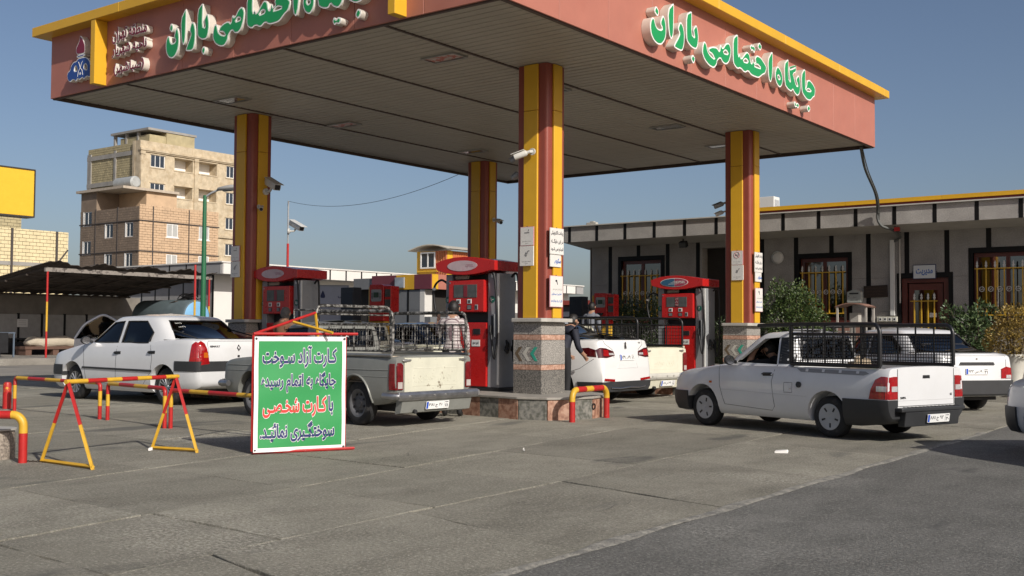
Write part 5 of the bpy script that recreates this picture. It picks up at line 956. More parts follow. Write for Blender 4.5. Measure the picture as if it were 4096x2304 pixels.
for sg in (1,-1):
    bars(t,[bend([(-.30,sg*.74,zc),(-.30,sg*.74,zt),(-2.09,sg*.74,zt),(-2.09,sg*.74,zc)],.13)],.024,OLDC,'cage_tube'); bars(t,[[(-.30,sg*.74,1.36),(-2.09,sg*.74,1.36)],[(-.30,sg*.74,1.0),(-2.09,sg*.74,1.0)]],.012,OLDC,'cage_rail')
    for k in range(1,6): x = -.30-1.79*k/6; bars(t,[[(x,sg*.74,1.0),(x,sg*.74,1.36)]],.012,OLDC,'cage_upright')
    q = random.Random(5+sg); mb = MB(); m_ = OLDC
    for k in range(28):
        x = -.33-k*.063; mb.tube([(x+q.uniform(-.006,.006),sg*.735,1.0+j*.09) for j in range(5)],.0032,4,cap=False)
    for j in range(6):
        z = 1.01+j*.065; mb.tube([(-.30-k*.2,sg*.735+q.uniform(-.006,.006),z+q.uniform(-.008,.008)) for k in range(10)],.0032,4,cap=False)
    o = mb.build('wire_mesh',m_,t); o['kind'] = 'stuff'
bars(t,[bend([(-.30,.74,zc),(-.28,.74,1.62),(-.28,-.74,1.62),(-.30,-.74,zc)],.12)],.022,OLDC,'cage_tube'); bars(t,[[(-.28,-.7,1.50),(-.28,.7,1.50)],[(-.28,-.74,1.36),(-.28,.74,1.36)],[(-2.09,-.74,1.02),(-2.09,.74,1.02)]],.012,OLDC,'cage_rail'); bars(t,[bend([(.35,.70,1.56),(-.28,.72,1.56)],.05),[(.35,.70,1.44),(.35,.70,1.56)],[(.35,-.70,1.56),(-.28,-.72,1.56)],[(.35,-.7,1.56),(.35,.7,1.56)],[(.05,-.7,1.56),(.05,.7,1.56)]],.012,OLDC,'roof_rack_bar')
wd = thing('wooden_planks', 'rough pale planks stacked along the bed of the silver pickup', 'planks', tuple(P1.t.location), P1.t.rotation_euler.z); wd.scale = P1.t.scale
for k in range(4): MB().box(-2.0,-.45,.50+(k%2)*.0-.12,.62+(k%2)*.02,.60+k*.085,.68+k*.085,Matrix.Rotation(R((k%3-1)*1.5),4,'Z')).build('plank',mat('splintered plank',(.50,.42,.32),.85,var=.35,scale=9),wd,bevel=.006,seg=1)
C = old_pickup('cream pickup with black mesh cage, between the white sedan and the far pump', (-12.35,18.3,0), R(176), P_CREAM, mat('pale cream tailgate',(.66,.64,.52),.5,var=.06,scale=4,col2=(.2,.15,.1),mix=.7,mscale=9,mlo=.68,mhi=.74), ('۳۴ م ۶۸۱','۷۸'), mat('rusty white bumper',(.50,.49,.44),.5,var=.15,col2=(.14,.08,.05),mix=.9,mscale=10,mlo=.6,mhi=.68), 'black'); cage(C.t,-.32,-2.10,.0,.755,.975,1.50,CG,.06)
C = old_pickup('cream pickup cab seen through the wire cage of the silver pickup', (-14.95,15.0,0), R(180), P_CREAM, GATEC, ('۱۸ ن ۲۴۳','۷۸'), DENTC, 'none')
small_saloon('white saloon in shade beyond the silver pickup, next to the man in a check shirt', (-17.5,16.6,0), R(180), ('۱۱ ط ۵۲۸','۶۸'))
small_saloon('dark blue car seen through the cage beside the man in a check shirt', (-16.7,18.4,0), R(180), ('۳۶ ق ۹۱۵','۵۹'), True, P_BLUE, GL_CLEAR)
small_saloon('small white car with its door open, parked beyond the white sedan at the left', (-20.6,14.75,0), R(180), ('۵۵ د ۳۱۶','۸۸')).t.scale.z = 1.08
dr = thing('open_car_door', 'white car door swung wide open beyond the left sedan', 'car door', (-21.35,13.98,.03), hd(-.35,-.95)); dr.scale.z = 1.08
MB().prism([(0,.32),(.9,.32),(.95,.6),(.93,.92),(0,.92)],-.03,.03,'y').build('panel',P_WHITE,dr,bevel=.01); bars(dr,[bend([(0,0,.92),(.02,0,1.25),(.35,0,1.42),(.75,0,1.2),(.93,0,.92)],.12),[(.02,0,.92),(.02,0,1.3)]],.022,P_WHITE,'window_frame'); MB().prism([(.03,.93),(.04,1.24),(.35,1.38),(.72,1.17),(.9,.93)],-.004,.004,'y').build('window',GL_TINT,dr)
# ================================================================ OFFICE
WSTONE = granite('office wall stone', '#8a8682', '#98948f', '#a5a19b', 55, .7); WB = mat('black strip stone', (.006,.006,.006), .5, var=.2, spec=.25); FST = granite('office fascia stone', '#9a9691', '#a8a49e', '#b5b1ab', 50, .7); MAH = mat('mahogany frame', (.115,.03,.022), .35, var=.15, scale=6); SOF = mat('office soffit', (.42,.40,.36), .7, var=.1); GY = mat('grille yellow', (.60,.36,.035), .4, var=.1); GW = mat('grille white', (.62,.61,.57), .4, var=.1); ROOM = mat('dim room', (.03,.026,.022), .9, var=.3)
of = thing('office_building', 'grey stone office with black strips and yellow roof band at the right', 'building', (-10, 26, 0)); OO = Vector((-10,26,0))
def op(mb, name, m, parent=None, **k):
    mb.v = [tuple(Vector(v)-OO) for v in mb.v]; return mb.build(name, m, parent or of, **k)
def cut_rect(r, holes):
    """rectangle (x0,x1,z0,z1) minus holes -> list of rectangles"""
    out = [r]
    for h in holes:
        nw = []
        for a in out:
            x0, x1, z0, z1 = max(a[0],h[0]), min(a[1],h[1]), max(a[2],h[2]), min(a[3],h[3])
            if x0 >= x1-.01 or z0 >= z1-.01: nw.append(a); continue
            for b in ((a[0],x0,a[2],a[3]),(x1,a[1],a[2],a[3]),(x0,x1,a[2],z0),(x0,x1,z1,a[3])):
                if b[1]-b[0] > .02 and b[3]-b[2] > .02: nw.append(b)
        out = nw
    return out
WX0, WX1, WY = -16.95, 1.5, 26.0
holes = [(-15.92,-14.66,1.55,3.20),(-10.76,-9.54,1.55,3.08),(-6.66,-4.55,1.5,3.06),(-8.27,-7.2,.42,2.53),(-13.44,-12.3,.42,3.46)]
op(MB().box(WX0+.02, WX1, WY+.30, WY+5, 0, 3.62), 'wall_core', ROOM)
op(MB().box(WX0, WX0+.02, WY+.0, WY+5, 0, 3.62), 'end_wall', WSTONE)
strips = [-7.23-.905*k for k in range(-9,11)]; xs = [WX0]+sorted(s for s in strips if WX0+.2 < s < WX1-.2)+[WX1]; sw = .055
for a, b in zip(xs, xs[1:]):
    for z0, z1 in ((0,.95),(.954,1.75),(1.754,2.55),(2.554,3.62)):
        for r in cut_rect((a+sw+.002, b-sw-.002, z0, z1), holes): op(MB().box(r[0],r[1],WY,WY+.3,r[2],r[3]), 'wall_panel', WSTONE)
for s in xs[1:-1]:
    for r in cut_rect((s-sw, s+sw, 0, 3.62), holes): op(MB().box(r[0],r[1],WY-.004,WY+.3,r[2],r[3]), 'black_strip', WB)
for (x0,x1,z0,z1) in holes[:4]:
    for r in ((x0-.1,x1+.1,z1,z1+.12),(x0-.1,x0,z0,z1),(x1,x1+.1,z0,z1)): op(MB().box(r[0],r[1],WY-.012,WY+.1,r[2],r[3]), 'opening_surround', WB)
def spear(mb, x, z):
    mb.prism([(x-.009,z),(x-.028,z+.05),(x-.014,z+.075),(x-.022,z+.105),(x,z+.16),(x+.022,z+.105),(x+.014,z+.075),(x+.028,z+.05),(x+.009,z)], WY-.075, WY-.063, 'y')
def grille(x0, x1, zt, zb, n, rings=None):
    g = op(MB().box(x0,x1,WY-.08,WY-.06,zt-.012,zt+.012), 'grille', GY); op(MB().box(x0,x1,WY-.08,WY-.06,zb-.012,zb+.012), 'grille_rail', GY)
    for k in range(n):
        x = x0+.06+(x1-x0-.12)*k/(n-1); op(MB().box(x-.012,x+.012,WY-.082,WY-.058,zb,zt+.02), 'grille_bar', GY); mb = MB(); spear(mb, x, zt+.02); op(mb, 'spearhead', GW)
        if rings and k < n-1:
            xm = x+(x1-x0-.12)/(n-1)/2; op(MB().tube([(xm+.052*math.cos(a*.393),WY-.07,rings+.052*math.sin(a*.393)) for a in range(16)],.008,5,closed=True), 'grille_ring', GW); op(MB().tube([(xm-.03,WY-.07,rings+.012),(xm-.01,WY-.07,rings-.015),(xm+.01,WY-.07,rings+.015),(xm+.03,WY-.07,rings-.012)],.007,5), 'grille_scroll', GW)
def window(x0, x1, z0, z1, nm):
    f = op(MB().box(x0,x1,WY+.08,WY+.16,z1-.09,z1).box(x0,x1,WY+.08,WY+.16,z0,z0+.08), 'window_frame', MAH)
    for k in range(nm+1): x = x0+.035+(x1-x0-.07)*k/nm; op(MB().box(x-.04,x+.04,WY+.079,WY+.161,z0+.081,z1-.091), 'mullion', MAH)
    for k in range(nm): a, b = x0+.08+(x1-x0-.07)*k/nm, x0-.01+(x1-x0-.07)*(k+1)/nm; op(MB().box(a-.005,b+.005,WY+.115,WY+.121,z0+.075,z1-.085), 'glass_pane', GL_HOUSE)
    op(MB().box(x0-.12,x1+.12,WY-.1,WY+.05,z0-.05,z0-.002), 'window_sill', MAH)
window(-15.92,-14.66,1.55,3.20,2); grille(-15.9,-14.7,2.78,1.62,7,2.30); window(-10.76,-9.54,1.55,3.08,2); grille(-10.72,-9.58,2.72,1.72,7,2.24); window(-6.66,-4.55,1.5,3.06,3); grille(-6.62,-4.6,2.70,1.66,11,2.24)
# door
op(MB().box(-8.27,-8.15,WY+.05,WY+.2,.42,2.53).box(-7.32,-7.2,WY+.05,WY+.2,.42,2.53).box(-8.149,-7.321,WY+.05,WY+.2,2.42,2.53), 'door_frame', MAH); d = op(MB().box(-8.12,-8.0,WY+.09,WY+.14,.43,2.40).box(-7.47,-7.35,WY+.09,WY+.14,.43,2.40).box(-7.999,-7.471,WY+.09,WY+.14,2.25,2.40).box(-7.999,-7.471,WY+.09,WY+.14,.43,.85), 'door', MAH)
op(MB().box(-8.0,-7.47,WY+.112,WY+.118,.85,2.25), 'door_glass', GL_HOUSE); op(MB().box(-8.04,-7.43,WY-.08,WY-.06,1.98,2.0), 'grille_rail', GY)
for x in (-7.95,-7.79,-7.64,-7.5):
    op(MB().box(x-.012,x+.012,WY-.082,WY-.058,.6,2.02), 'grille_bar', GY); mb = MB(); spear(mb, x, 2.02); op(mb, 'spearhead', GW)
op(MB().box(-7.66,-7.5,WY+.10,WY+.11,1.62,1.72), 'door_notice', PLATE)
# slab, soffit, fascia
op(MB().add([(WX0-.25,25.03,3.70),(WX1,25.03,3.70),(WX1,WY+.31,3.585),(WX0-.25,WY+.31,3.585),(WX0-.25,25.03,4.12),(WX1,25.03,4.12),(WX1,31,4.12),(WX0-.25,31,4.12),(WX0-.25,31,3.63),(WX1,31,3.63)], [(0,3,2,1),(4,5,6,7),(0,1,5,4),(8,7,6,9),(3,8,9,2),(0,4,7,8,3),(1,2,9,6,5)]), 'roof_slab', SOF)
fx = [-5.43-.888*k for k in range(-8,14)]; fxs = [WX0-.25]+sorted(x for x in fx if x > WX0-.1)+[WX1]
for a, b in zip(fxs, fxs[1:]): op(MB().box(a+.045,b-.045,25.0,25.03,3.705,4.118), 'fascia_panel', FST)
for x in fxs[1:-1]: op(MB().box(x-.043,x+.043,24.996,25.03,3.705,4.118), 'fascia_strip', WB)
op(MB().box(WX0-.29,WX1,24.94,25.2,4.122,4.15), 'coping', mat('pale coping', (.55,.53,.48), .6, var=.1))
op(MB().box(-11.5,WX1,25.25,25.4,4.15,4.232), 'maroon_band', mat('maroon band', (.14,.014,.022), .4, var=.1))
for k in range(6): op(MB().box(-11.5+k*2.2+.003,-11.5+(k+1)*2.2-.003,25.19,25.42,4.234,4.325), 'yellow_band', YEL)
op(MB().box(-18,2,25.1,26.0,0,.16).box(-18,2,25.45,26.0,.161,.32), 'step', mat('step stone', (.34,.32,.29), .7, var=.15))
# things on and beside the office
t = thing('door_sign', 'small white sign with one blue word over the office door', 'sign', (-7.73,25.985,2.67)); MB().box(-.26,.26,-.018,0,-.165,.165).build('frame', mat('navy frame', (.02,.03,.09), .4), t); MB().box(-.245,.245,-.021,-.0181,-.15,.15).build('panel', mat('pale panel', (.62,.64,.64), .5, var=.05), t); text('مدیریت', .38, .16, BLUET, frame((0,-.0215,-.01), (1,0,0), (0,0,1)), t, bold=.03)
for s in (-1,1): MB().box(s*.27-.015,s*.27+.015,-.012,0,-.01,.01).build('bracket', BLACK, t)
t = thing('cable_duct', 'white vertical cable duct running down the office wall', 'cable duct', (-8.46,25.99,0)); MB().box(-.05,.05,-.06,0,1.66,2.4).box(-.05,.05,-.061,0,2.402,3.44).build('duct_cover', PWHITE, t, bevel=.004, seg=1); MB().tube([(.17,-.02,1.95),(.17,-.02,3.56)],.018,8).build('thin_pipe', mat('cream pipe',(.5,.47,.42),.5,var=.1), t)
t = thing('socket_box', 'row of four sockets on a cream box below the cable duct', 'socket box', (-8.59,25.99,1.575)); MB().box(-.235,.235,-.06,0,-.06,.06).build('box', mat('cream plastic',(.60,.58,.48),.5,var=.1), t, bevel=.005)
for k in range(4): MB().box(-.19+k*.11,-.11+k*.11,-.068,-.0605,-.04,.04).build('socket', PWHITE, t, bevel=.003); MB().box(-.17+k*.11,-.13+k*.11,-.07,-.0685,-.02,.02).build('socket_hole', BLACK, t)
t = thing('letter_box', 'grey gabled letter box on the office wall', 'letter box', (-9.33,25.97,2.12)); MB().prism([(-.17,-.15),(.17,-.15),(.17,.10),(0,.17),(-.17,.10)],-.16,0,'y').build('body', mat('grey green steel',(.36,.38,.35),.5,var=.1), t, bevel=.006); MB().box(-.11,.11,-.168,-.1605,.05,.085).build('slot', BLACK, t); text('صندوق', .09, .035, TXT, frame((.02,-.162,-.02),(1,0,0),(0,0,1)), t); text('انتقادات و پیشنهادات', .2, .03, TXT, frame((0,-.162,-.09),(1,0,0),(0,0,1)), t); MB().tube([(-.12,-.16,0),(-.12,-.17,0)],.012,8).build('lock', CHROME, t)
t = thing('wall_hanging', 'dark brown tilted wall hanging with carved writing', 'wall hanging', (-8.86,25.985,2.235)); q = Matrix.Rotation(R(-2),4,'Y'); MB().box(-.28,.28,-.03,0,-.14,.14,q).build('board', mat('dark carved board',(.03,.018,.012),.6,var=.3), t, bevel=.004)
for k in range(3): text('بسم الله الرحمن الرحیم', .46-.06*k, .055, mat('carved letters',(.09,.05,.03),.6,var=.2), frame((0,-.031,.075-k*.075),(1,0,0),(0,0,1)), t)
t = thing('round_wall_lamp', 'round white lamp on the office wall right of the far column', 'lamp', (-11.33,25.985,3.13)); T = Matrix.Rotation(R(90),4,'X'); MB().lathe([(0,.09),(.1,.075),(.14,.03),(.15,0),(0,0)],T,24).build('globe', mat('milk glass',(.7,.69,.65),.25,var=.05), t, smooth=40); MB().lathe([(.15,.02),(.16,.02),(.16,0),(.15,0)],T,24).build('rim', PWHITE, t)
for lab, x in (('black floodlight under the office roof, left of the right column', -13.65), ('black floodlight under the office roof, right of the right column', -11.62)):
    t = thing('floodlight', lab, 'floodlight', (x,25.35,3.66), 0, 'floodlights under the office roof'); MB().box(-.1,.1,-.12,.02,-.2,-.05,Matrix.Rotation(R(25),4,'X')).build('housing', BLACK, t, bevel=.01); MB().tube([(0,0,0),(0,-.02,-.06)],.015,6).build('bracket', BLACK, t); MB().box(-.09,.09,-.124,-.1205,-.19,-.06,Matrix.Rotation(R(25),4,'X')).build('glass', SCREEN, t)
t = thing('air_conditioner', 'white air conditioner unit on the office roof', 'air conditioner', (-11.75,26.4,4.12)); MB().box(-.42,.22,-.18,.18,.05,.60).build('case', PWHITE, t, bevel=.01); MB().box(.2205,.226,-.13,.13,.1,.52).build('grille', GREYM, t)
for k in range(14): MB().box(.2262,.231,-.13,.13,.105+k*.03,.113+k*.03).build('grille_slat', PWHITE, t)
for s in (-1,1): MB().box(-.38,.18,s*.13-.02,s*.13+.02,.03,.05).build('foot', BLACK, t)
MB().tube([(-.2+.36*math.cos(R(a)),-.25,.02+.16*math.sin(R(a))) for a in range(0,181,15)],.022,8).build('hose', HOSE, t, smooth=60)
t = thing('overhead_cable', 'thick grey cable sagging from the canopy corner to the office roof', 'cable', (-8.05,22.73,5.14)); O = Vector((-8.05,22.73,5.14)); CB = mat('weathered cable',(.09,.095,.09),.6,var=.3,scale=15)
def spline(pts, n=6):
    P = [Vector(p) for p in pts]; out = []
    for i in range(len(P)-1):
        a, b, c, d = P[max(i-1,0)], P[i], P[i+1], P[min(i+2,len(P)-1)]
        for k in range(n): s = k/n; out.append(.5*((2*b)+(c-a)*s+(2*a-5*b+4*c-d)*s*s+(3*b-a-3*c+d)*s**3))
    return out+[P[-1]]
MB().tube([p-O for p in spline([(-8.05,22.73,5.16),(-8.12,23.2,4.75),(-8.25,24.2,4.35),(-8.42,24.85,4.08),(-8.45,24.93,3.85),(-8.36,24.95,3.68),(-8.2,25.2,3.60),(-8.25,25.9,3.5),(-8.42,25.96,3.40)])],.03,8).build('conduit', CB, t, smooth=60); MB().tube([p-O for p in spline([(-8.02,22.73,5.16),(-8.06,23.2,4.72),(-8.2,24.2,4.31),(-8.38,24.84,4.04),(-8.41,24.93,3.82)])],.012,6).build('wire', CB, t, smooth=60)
t = thing('junction_box', 'small red junction box under the office roof edge', 'junction box', (-8.1,25.2,3.63)); MB().box(-.06,.06,-.04,.04,-.06,.03).build('box', PRED, t, bevel=.005); MB().tube([(0,0,-.06),(0,.3,-.08)],.01,6).build('lead', BLACK, t)
t = thing('bin_shelter', 'small metal shelter with curved roof in front of the office', 'shelter', (-8.93,24.8,0)); BR = mat('rusty pink steel',(.30,.17,.13),.6,var=.25,scale=6)
for x in (-.33,.33):
    for y in (-.25,.25): MB().box(x-.02,x+.02,y-.02,y+.02,0,1.84).build('post', mat('pale steel post',(.45,.42,.38),.5,var=.15), t)
mb = MB(); 
for k in range(8): a0, a1 = -.37+k*.0925, -.37+(k+1)*.0925; z = lambda x: 1.93-.6*x*x; mb.add([(a0,-.3,z(a0)),(a1,-.3,z(a1)),(a1,.3,z(a1)),(a0,.3,z(a0)),(a0,-.3,z(a0)-.02),(a1,-.3,z(a1)-.02),(a1,.3,z(a1)-.02),(a0,.3,z(a0)-.02)],[(0,1,2,3),(7,6,5,4),(0,4,5,1),(2,6,7,3)])
mb.build('roof', BR, t, smooth=40)
for k in range(4): MB().box(-.31,-.05,-.27,-.25,.9+k*.13,1.0+k*.13).build('side_slat', BR, t)
MB().box(.1,.31,-.27,-.25,.8,1.45).build('side_panel', BR, t); MB().box(-.1,.1,-.1,.1,.3,1.7).build('inner_post', SOF, t)
t = thing('loose_block', 'pale block lying on the edge of the office roof', 'block', (-16.3,25.1,4.15)); MB().box(-.16,.16,-.06,.06,0,.07).build('block_body', SOF, t, bevel=.015); MB().box(-.05,.08,-.05,.05,.071,.1).build('chip', SOF, t, bevel=.01)
# ================================================================ PLANTS
def leafmat(name, a, b, c):
    m = bpy.data.materials.new(name); m.use_nodes = True; n = m.node_tree.nodes; l = m.node_tree.links; p = n['Principled BSDF']; g = n.new('ShaderNodeNewGeometry'); cr = n.new('ShaderNodeValToRGB'); e = cr.color_ramp.elements; e[0].color = (*a,1); e[1].color = (*c,1); k = e.new(.5); k.color = (*b,1)
    l.new(g.outputs['Random Per Island'], cr.inputs[0]); l.new(cr.outputs[0], p.inputs['Base Color']); p.inputs['Roughness'].default_value = .45; return m
LG = leafmat('glossy green leaf',(.025,.05,.012),(.05,.085,.02),(.10,.13,.04)); LD = leafmat('deep green leaf',(.015,.03,.01),(.03,.055,.015),(.06,.085,.03)); LO = leafmat('golden leaf',(.14,.10,.02),(.24,.16,.03),(.32,.22,.05)); LL = leafmat('laurel leaf',(.03,.06,.02),(.06,.10,.035),(.12,.16,.07)); BARK = mat('bark',(.07,.05,.035),.9,var=.3)
def bush(label, name, loc, blobs, n, ls, m, stems=6, seed=1, ratio=.45, trunk=.03):
    t = thing(name, label, 'shrub', loc); q = random.Random(seed); mb = MB()
    for k in range(n):
        bx = q.choices(blobs, [b[3]*b[4]*b[5] for b in blobs])[0]
        while True:
            v = Vector((q.uniform(-1,1),q.uniform(-1,1),q.uniform(-1,1)))
            if v.length <= 1: break
        v = v.normalized()*(v.length**.3)*(1+.12*math.sin(v.x*6+seed)+.1*math.sin(v.z*8)); c = Vector((bx[0]+v.x*bx[3], bx[1]+v.y*bx[4], bx[2]+v.z*bx[5]))
        d = (v*.7+Vector((q.uniform(-.9,.9),q.uniform(-.9,.9),q.uniform(-.5,.8)))).normalized(); s = d.cross(Vector((q.uniform(-1,1),q.uniform(-1,1),q.uniform(-1,1)))).normalized(); u = d.cross(s); L = ls*q.uniform(.6,1.3)
        mb.add([c, c+d*L*.45+s*L*ratio*.5+u*L*.06, c+d*L, c+d*L*.45-s*L*ratio*.5+u*L*.06],[(0,1,2),(0,2,3)])
    mb.build('foliage', m, t, fix=False)
    for k in range(stems):
        b = blobs[k % len(blobs)]; e = Vector((b[0]+q.uniform(-.5,.5)*b[3], b[1]+q.uniform(-.5,.5)*b[4], b[2]+.5*b[5])); MB().tube([(q.uniform(-.06,.06),q.uniform(-.06,.06),0),(e.x*.4,e.y*.4,e.z*.55),e],[trunk,trunk*.7,trunk*.25],6).build('stem', BARK, t)
    return t
bush('round dense green bush beside the right column', 'round_bush', (-10.25,24.3,0), [(0,0,1.35,.72,.7,.85),(.25,-.1,1.75,.45,.45,.6),(-.3,0,1.8,.45,.45,.62),(.3,.1,1.1,.6,.55,.6)], 17000, .055, LG, 8, 2, .6)
bush('dark clipped hedge behind the far cream pickup', 'dark_hedge', (-14.6,24.6,0), [(0,0,1.2,.8,.5,.85),(-.6,0,1.35,.5,.45,.75),(.55,0,1.3,.55,.45,.8)], 11000, .06, LD, 8, 3, .6)
bush('loose spiky laurel bush by the office door', 'laurel_bush', (-6.35,24.5,0), [(0,0,1.15,.40,.38,.62),(-.4,0,1.6,.22,.2,.28),(.25,.05,1.65,.25,.2,.26),(-.2,.1,1.0,.42,.35,.45)], 4200, .085, LL, 8, 4, .5)
pt = bush('golden leaved shrub in a white urn at the right edge', 'golden_shrub', (-5.2,23.2,0), [(0,0,1.15,.48,.45,.40),(.05,0,1.5,.36,.34,.32),(-.2,0,1.0,.35,.35,.3)], 7000, .05, LO, 6, 5)
MB().lathe([(.0,.0),(.2,.0),(.22,.04),(.16,.1),(.13,.3),(.2,.6),(.24,.75),(.27,.8),(.26,.84),(.22,.84),(.2,.78),(0,.76)],None,24).build('urn', mat('white urn',(.55,.53,.47),.6,var=.15), pt, smooth=45)
bush('small green bush behind the bin shelter', 'small_bush', (-12.3,24.9,0), [(0,0,1.0,.5,.4,.6)], 2000, .07, LD, 4, 6)
# ================================================================ BACKGROUND
def blocks(t, name, O, U, W, z0, z1, bw, bh, m, holes=(), gap=.02, depth=.05, seed=0, jit=.012):
    """running bond of real blocks on a wall: O start point, U unit direction along the wall, outward normal on the right of U"""
    mb = MB(); U = Vector(U); Nn = Vector((U.y,-U.x,0)); q = random.Random(seed); k = 0; z = z0
    while z < z1-.03:
        zt = min(z+bh-gap, z1); x = -(bw*.5 if k % 2 else 0)
        while x < W-.03:
            a, b = max(x,0), min(x+bw-gap, W)
            if b-a > .04:
                for r in cut_rect((a,b,z,zt), holes):
                    e = depth+q.uniform(-jit,jit); P = Vector(O); p0, p1 = P+U*r[0], P+U*r[1]; p2, p3 = p1+Nn*e, p0+Nn*e
                    mb.add([(p0.x,p0.y,r[2]),(p1.x,p1.y,r[2]),(p2.x,p2.y,r[2]),(p3.x,p3.y,r[2]),(p0.x,p0.y,r[3]),(p1.x,p1.y,r[3]),(p2.x,p2.y,r[3]),(p3.x,p3.y,r[3])],[(3,2,6,7),(4,7,6,5),(0,1,2,3),(0,3,7,4),(1,5,6,2)])
            x += bw
        z += bh; k += 1
    o = mb.build(name, m, t, fix=False); o['kind'] = 'stuff'; return o
def wall_window(t, O, U, x0, x1, z0, z1, rec=.18, m=None, bars=1, frame_w=.07, pane=None):
    """framed window set in a wall opening"""
    m = m or WHITE; U = Vector(U); Nn = Vector((U.y,-U.x,0)); Mx = frame(Vector(O)+Nn*(-rec), U, (0,0,1))
    f = MB().box(x0,x1,z0,z0+frame_w,0,.06,Mx).box(x0,x1,z1-frame_w,z1,0,.06,Mx).box(x0,x0+frame_w,z0+frame_w,z1-frame_w,0,.06,Mx).box(x1-frame_w,x1,z0+frame_w,z1-frame_w,0,.06,Mx).build('window', m, t)
    for k in range(1,bars+1): x = x0+(x1-x0)*k/(bars+1); MB().box(x-.035,x+.035,z0+frame_w,z1-frame_w,0,.055,Mx).build('mullion', m, f)
    MB().box(x0+.03,x1-.03,z0+.03,z1-.03,.02,.03,Mx).build('pane', pane or WPANE, f); return f
WPANE = mat('far window pane',(.035,.045,.06),.12,var=.2,scale=1.5); CURT = mat('curtained pane',(.40,.40,.38),.6,var=.1,scale=3)
TRAV = mat('travertine cladding',(.53,.44,.305),.7,var=.25,scale=1.4,col2=(.37,.28,.17),mix=.65,mscale=1.3,mlo=.48,mhi=.62); YBR = mat('yellow brick',(.40,.34,.20),.85,var=.2,scale=1.5); CONB = mat('raw concrete frame',(.30,.285,.26),.85,var=.2,scale=1); MORT = mat('grey mortar',(.26,.24,.20),.9,var=.15); PBR = mat('pale pink brick',(.53,.37,.235),.85,var=.16,scale=1.2); DBR = mat('dark brown brick',(.22,.165,.12),.85,var=.2,scale=1); CBR = mat('cream brick',(.66,.56,.34),.85,var=.14,scale=1.3)  # DBR is a darker, browner brick tone than PBR
# tall apartment block
ax, ay, az = -102.7, 69.3, 21.7
t = thing('apartment_block', 'tall half finished apartment block with stone front and brick side', 'building', (ax,ay,0)); 
def rel(t, mb, name, m, **k):
    o = Vector(t.location); mb.v = [tuple(Vector(v)-o) for v in mb.v]; return mb.build(name, m, t, **k)
W2 = 15.0
# openings along +y from the corner: (y0,y1)
rowz = [(18.95,20.30),(15.9,17.22),(12.95,14.3),(9.93,11.28),(6.9,8.2)]
wins = [(1.3,3.1),(11.4,13.0)]; balc = [(4.35,6.75),(7.6,10.05)]
hl = [(a,b,z0,z1) for z0,z1 in rowz for a,b in wins+balc]
rel(t, MB().box(ax-10.3,ax-1.4,ay+.3,ay+W2,0,az-.1), 'core', MORT)
for r in cut_rect((0,W2,0,az),hl): rel(t, MB().box(ax-1.4,ax,ay+r[0]+.0,ay+r[1],r[2],r[3]), 'stone_facing', TRAV)
for z0,z1 in rowz:
    for a,b in wins: wall_window(t,(0,0,0),(0,1,0),a,b,z0,z1,.12,bars=2); rel(t, MB().box(ax-.01,ax+.07,ay+a-.12,ay+b+.12,z0-.12,z0-.002).box(ax-.01,ax+.06,ay+a-.12,ay+b+.12,z1+.002,z1+.1), 'window_trim', TRAV)
    for a,b in balc:
        rel(t, MB().box(ax-1.38,ax-1.34,ay+a,ay+b,z0,z1), 'balcony_back', WHITE); wall_window(t,(-1.32,0,0),(0,1,0),a+.1,a+.9,z0+.02,z0+1.0,.0,bars=1); rel(t, MB().box(ax-.01,ax+.06,ay+a-.1,ay+b+.1,z0-.12,z0-.002).box(ax-.01,ax+.06,ay+a-.1,ay+b+.1,z1+.002,z1+.1), 'balcony_trim', TRAV)
for y in (.25,7.15,13.9): rel(t, MB().box(ax,ax+.14,ay+y-.22,ay+y+.22,3,20.5).box(ax,ax+.2,ay+y-.3,ay+y+.3,20.2,20.55), 'pilaster', TRAV)
rel(t, MB().box(ax-.1,ax+.28,ay-.1,ay+W2,20.62,20.85).box(ax-.1,ax+.18,ay-.05,ay+W2,20.5,20.62), 'cornice', TRAV); rel(t, MB().box(ax,ax+.2,ay,ay+W2,11.9,12.2), 'string_course', TRAV)
blocks(t,'brick_infill',(-10.3,.3,0),(1,0,0),9.3,6,az-.1,.55,.26,YBR,[],.03,.06,1); 
for z in (20.25,17.2,14.2,11.2,8.2): rel(t, MB().box(ax-10.35,ax-1.0,ay+.12,ay+.3,z,z+.48), 'floor_beam', CONB)
for x in (-10.3,-9.95+.0,-5.15,-1.35): rel(t, MB().box(ax+x,ax+x+.38,ay+.13,ay+.3,3,21.0), 'frame_post', CONB)
rel(t, MB().box(ax-1.41,ax-.97,ay-.02,ay+.32,0,az+.01), 'corner_return', TRAV); rel(t, MB().box(ax-1.4,ax-.99,ay+.3,ay+1.3,0,az-.12), 'corner_fill', TRAV)
rel(t, MB().box(ax-6,ax-.6,ay+1.5,ay+5.5,az-.1,az+.9), 'stair_house_wall', YBR); rel(t, MB().box(ax-7.5,ax-.4,ay+1.2,ay+7.5,az+1.35,az+1.6), 'stair_house_roof', CONB); rel(t, MB().box(ax-2.6,ax-.5,ay+3.6,ay+7.3,az-.1,az+1.34), 'stair_house_wall', YBR)
for x in (-7.2,-5,-2.8): rel(t, MB().box(ax+x,ax+x+.3,ay+1.4,ay+1.7,az-.1,az+1.35), 'roof_post', CONB)
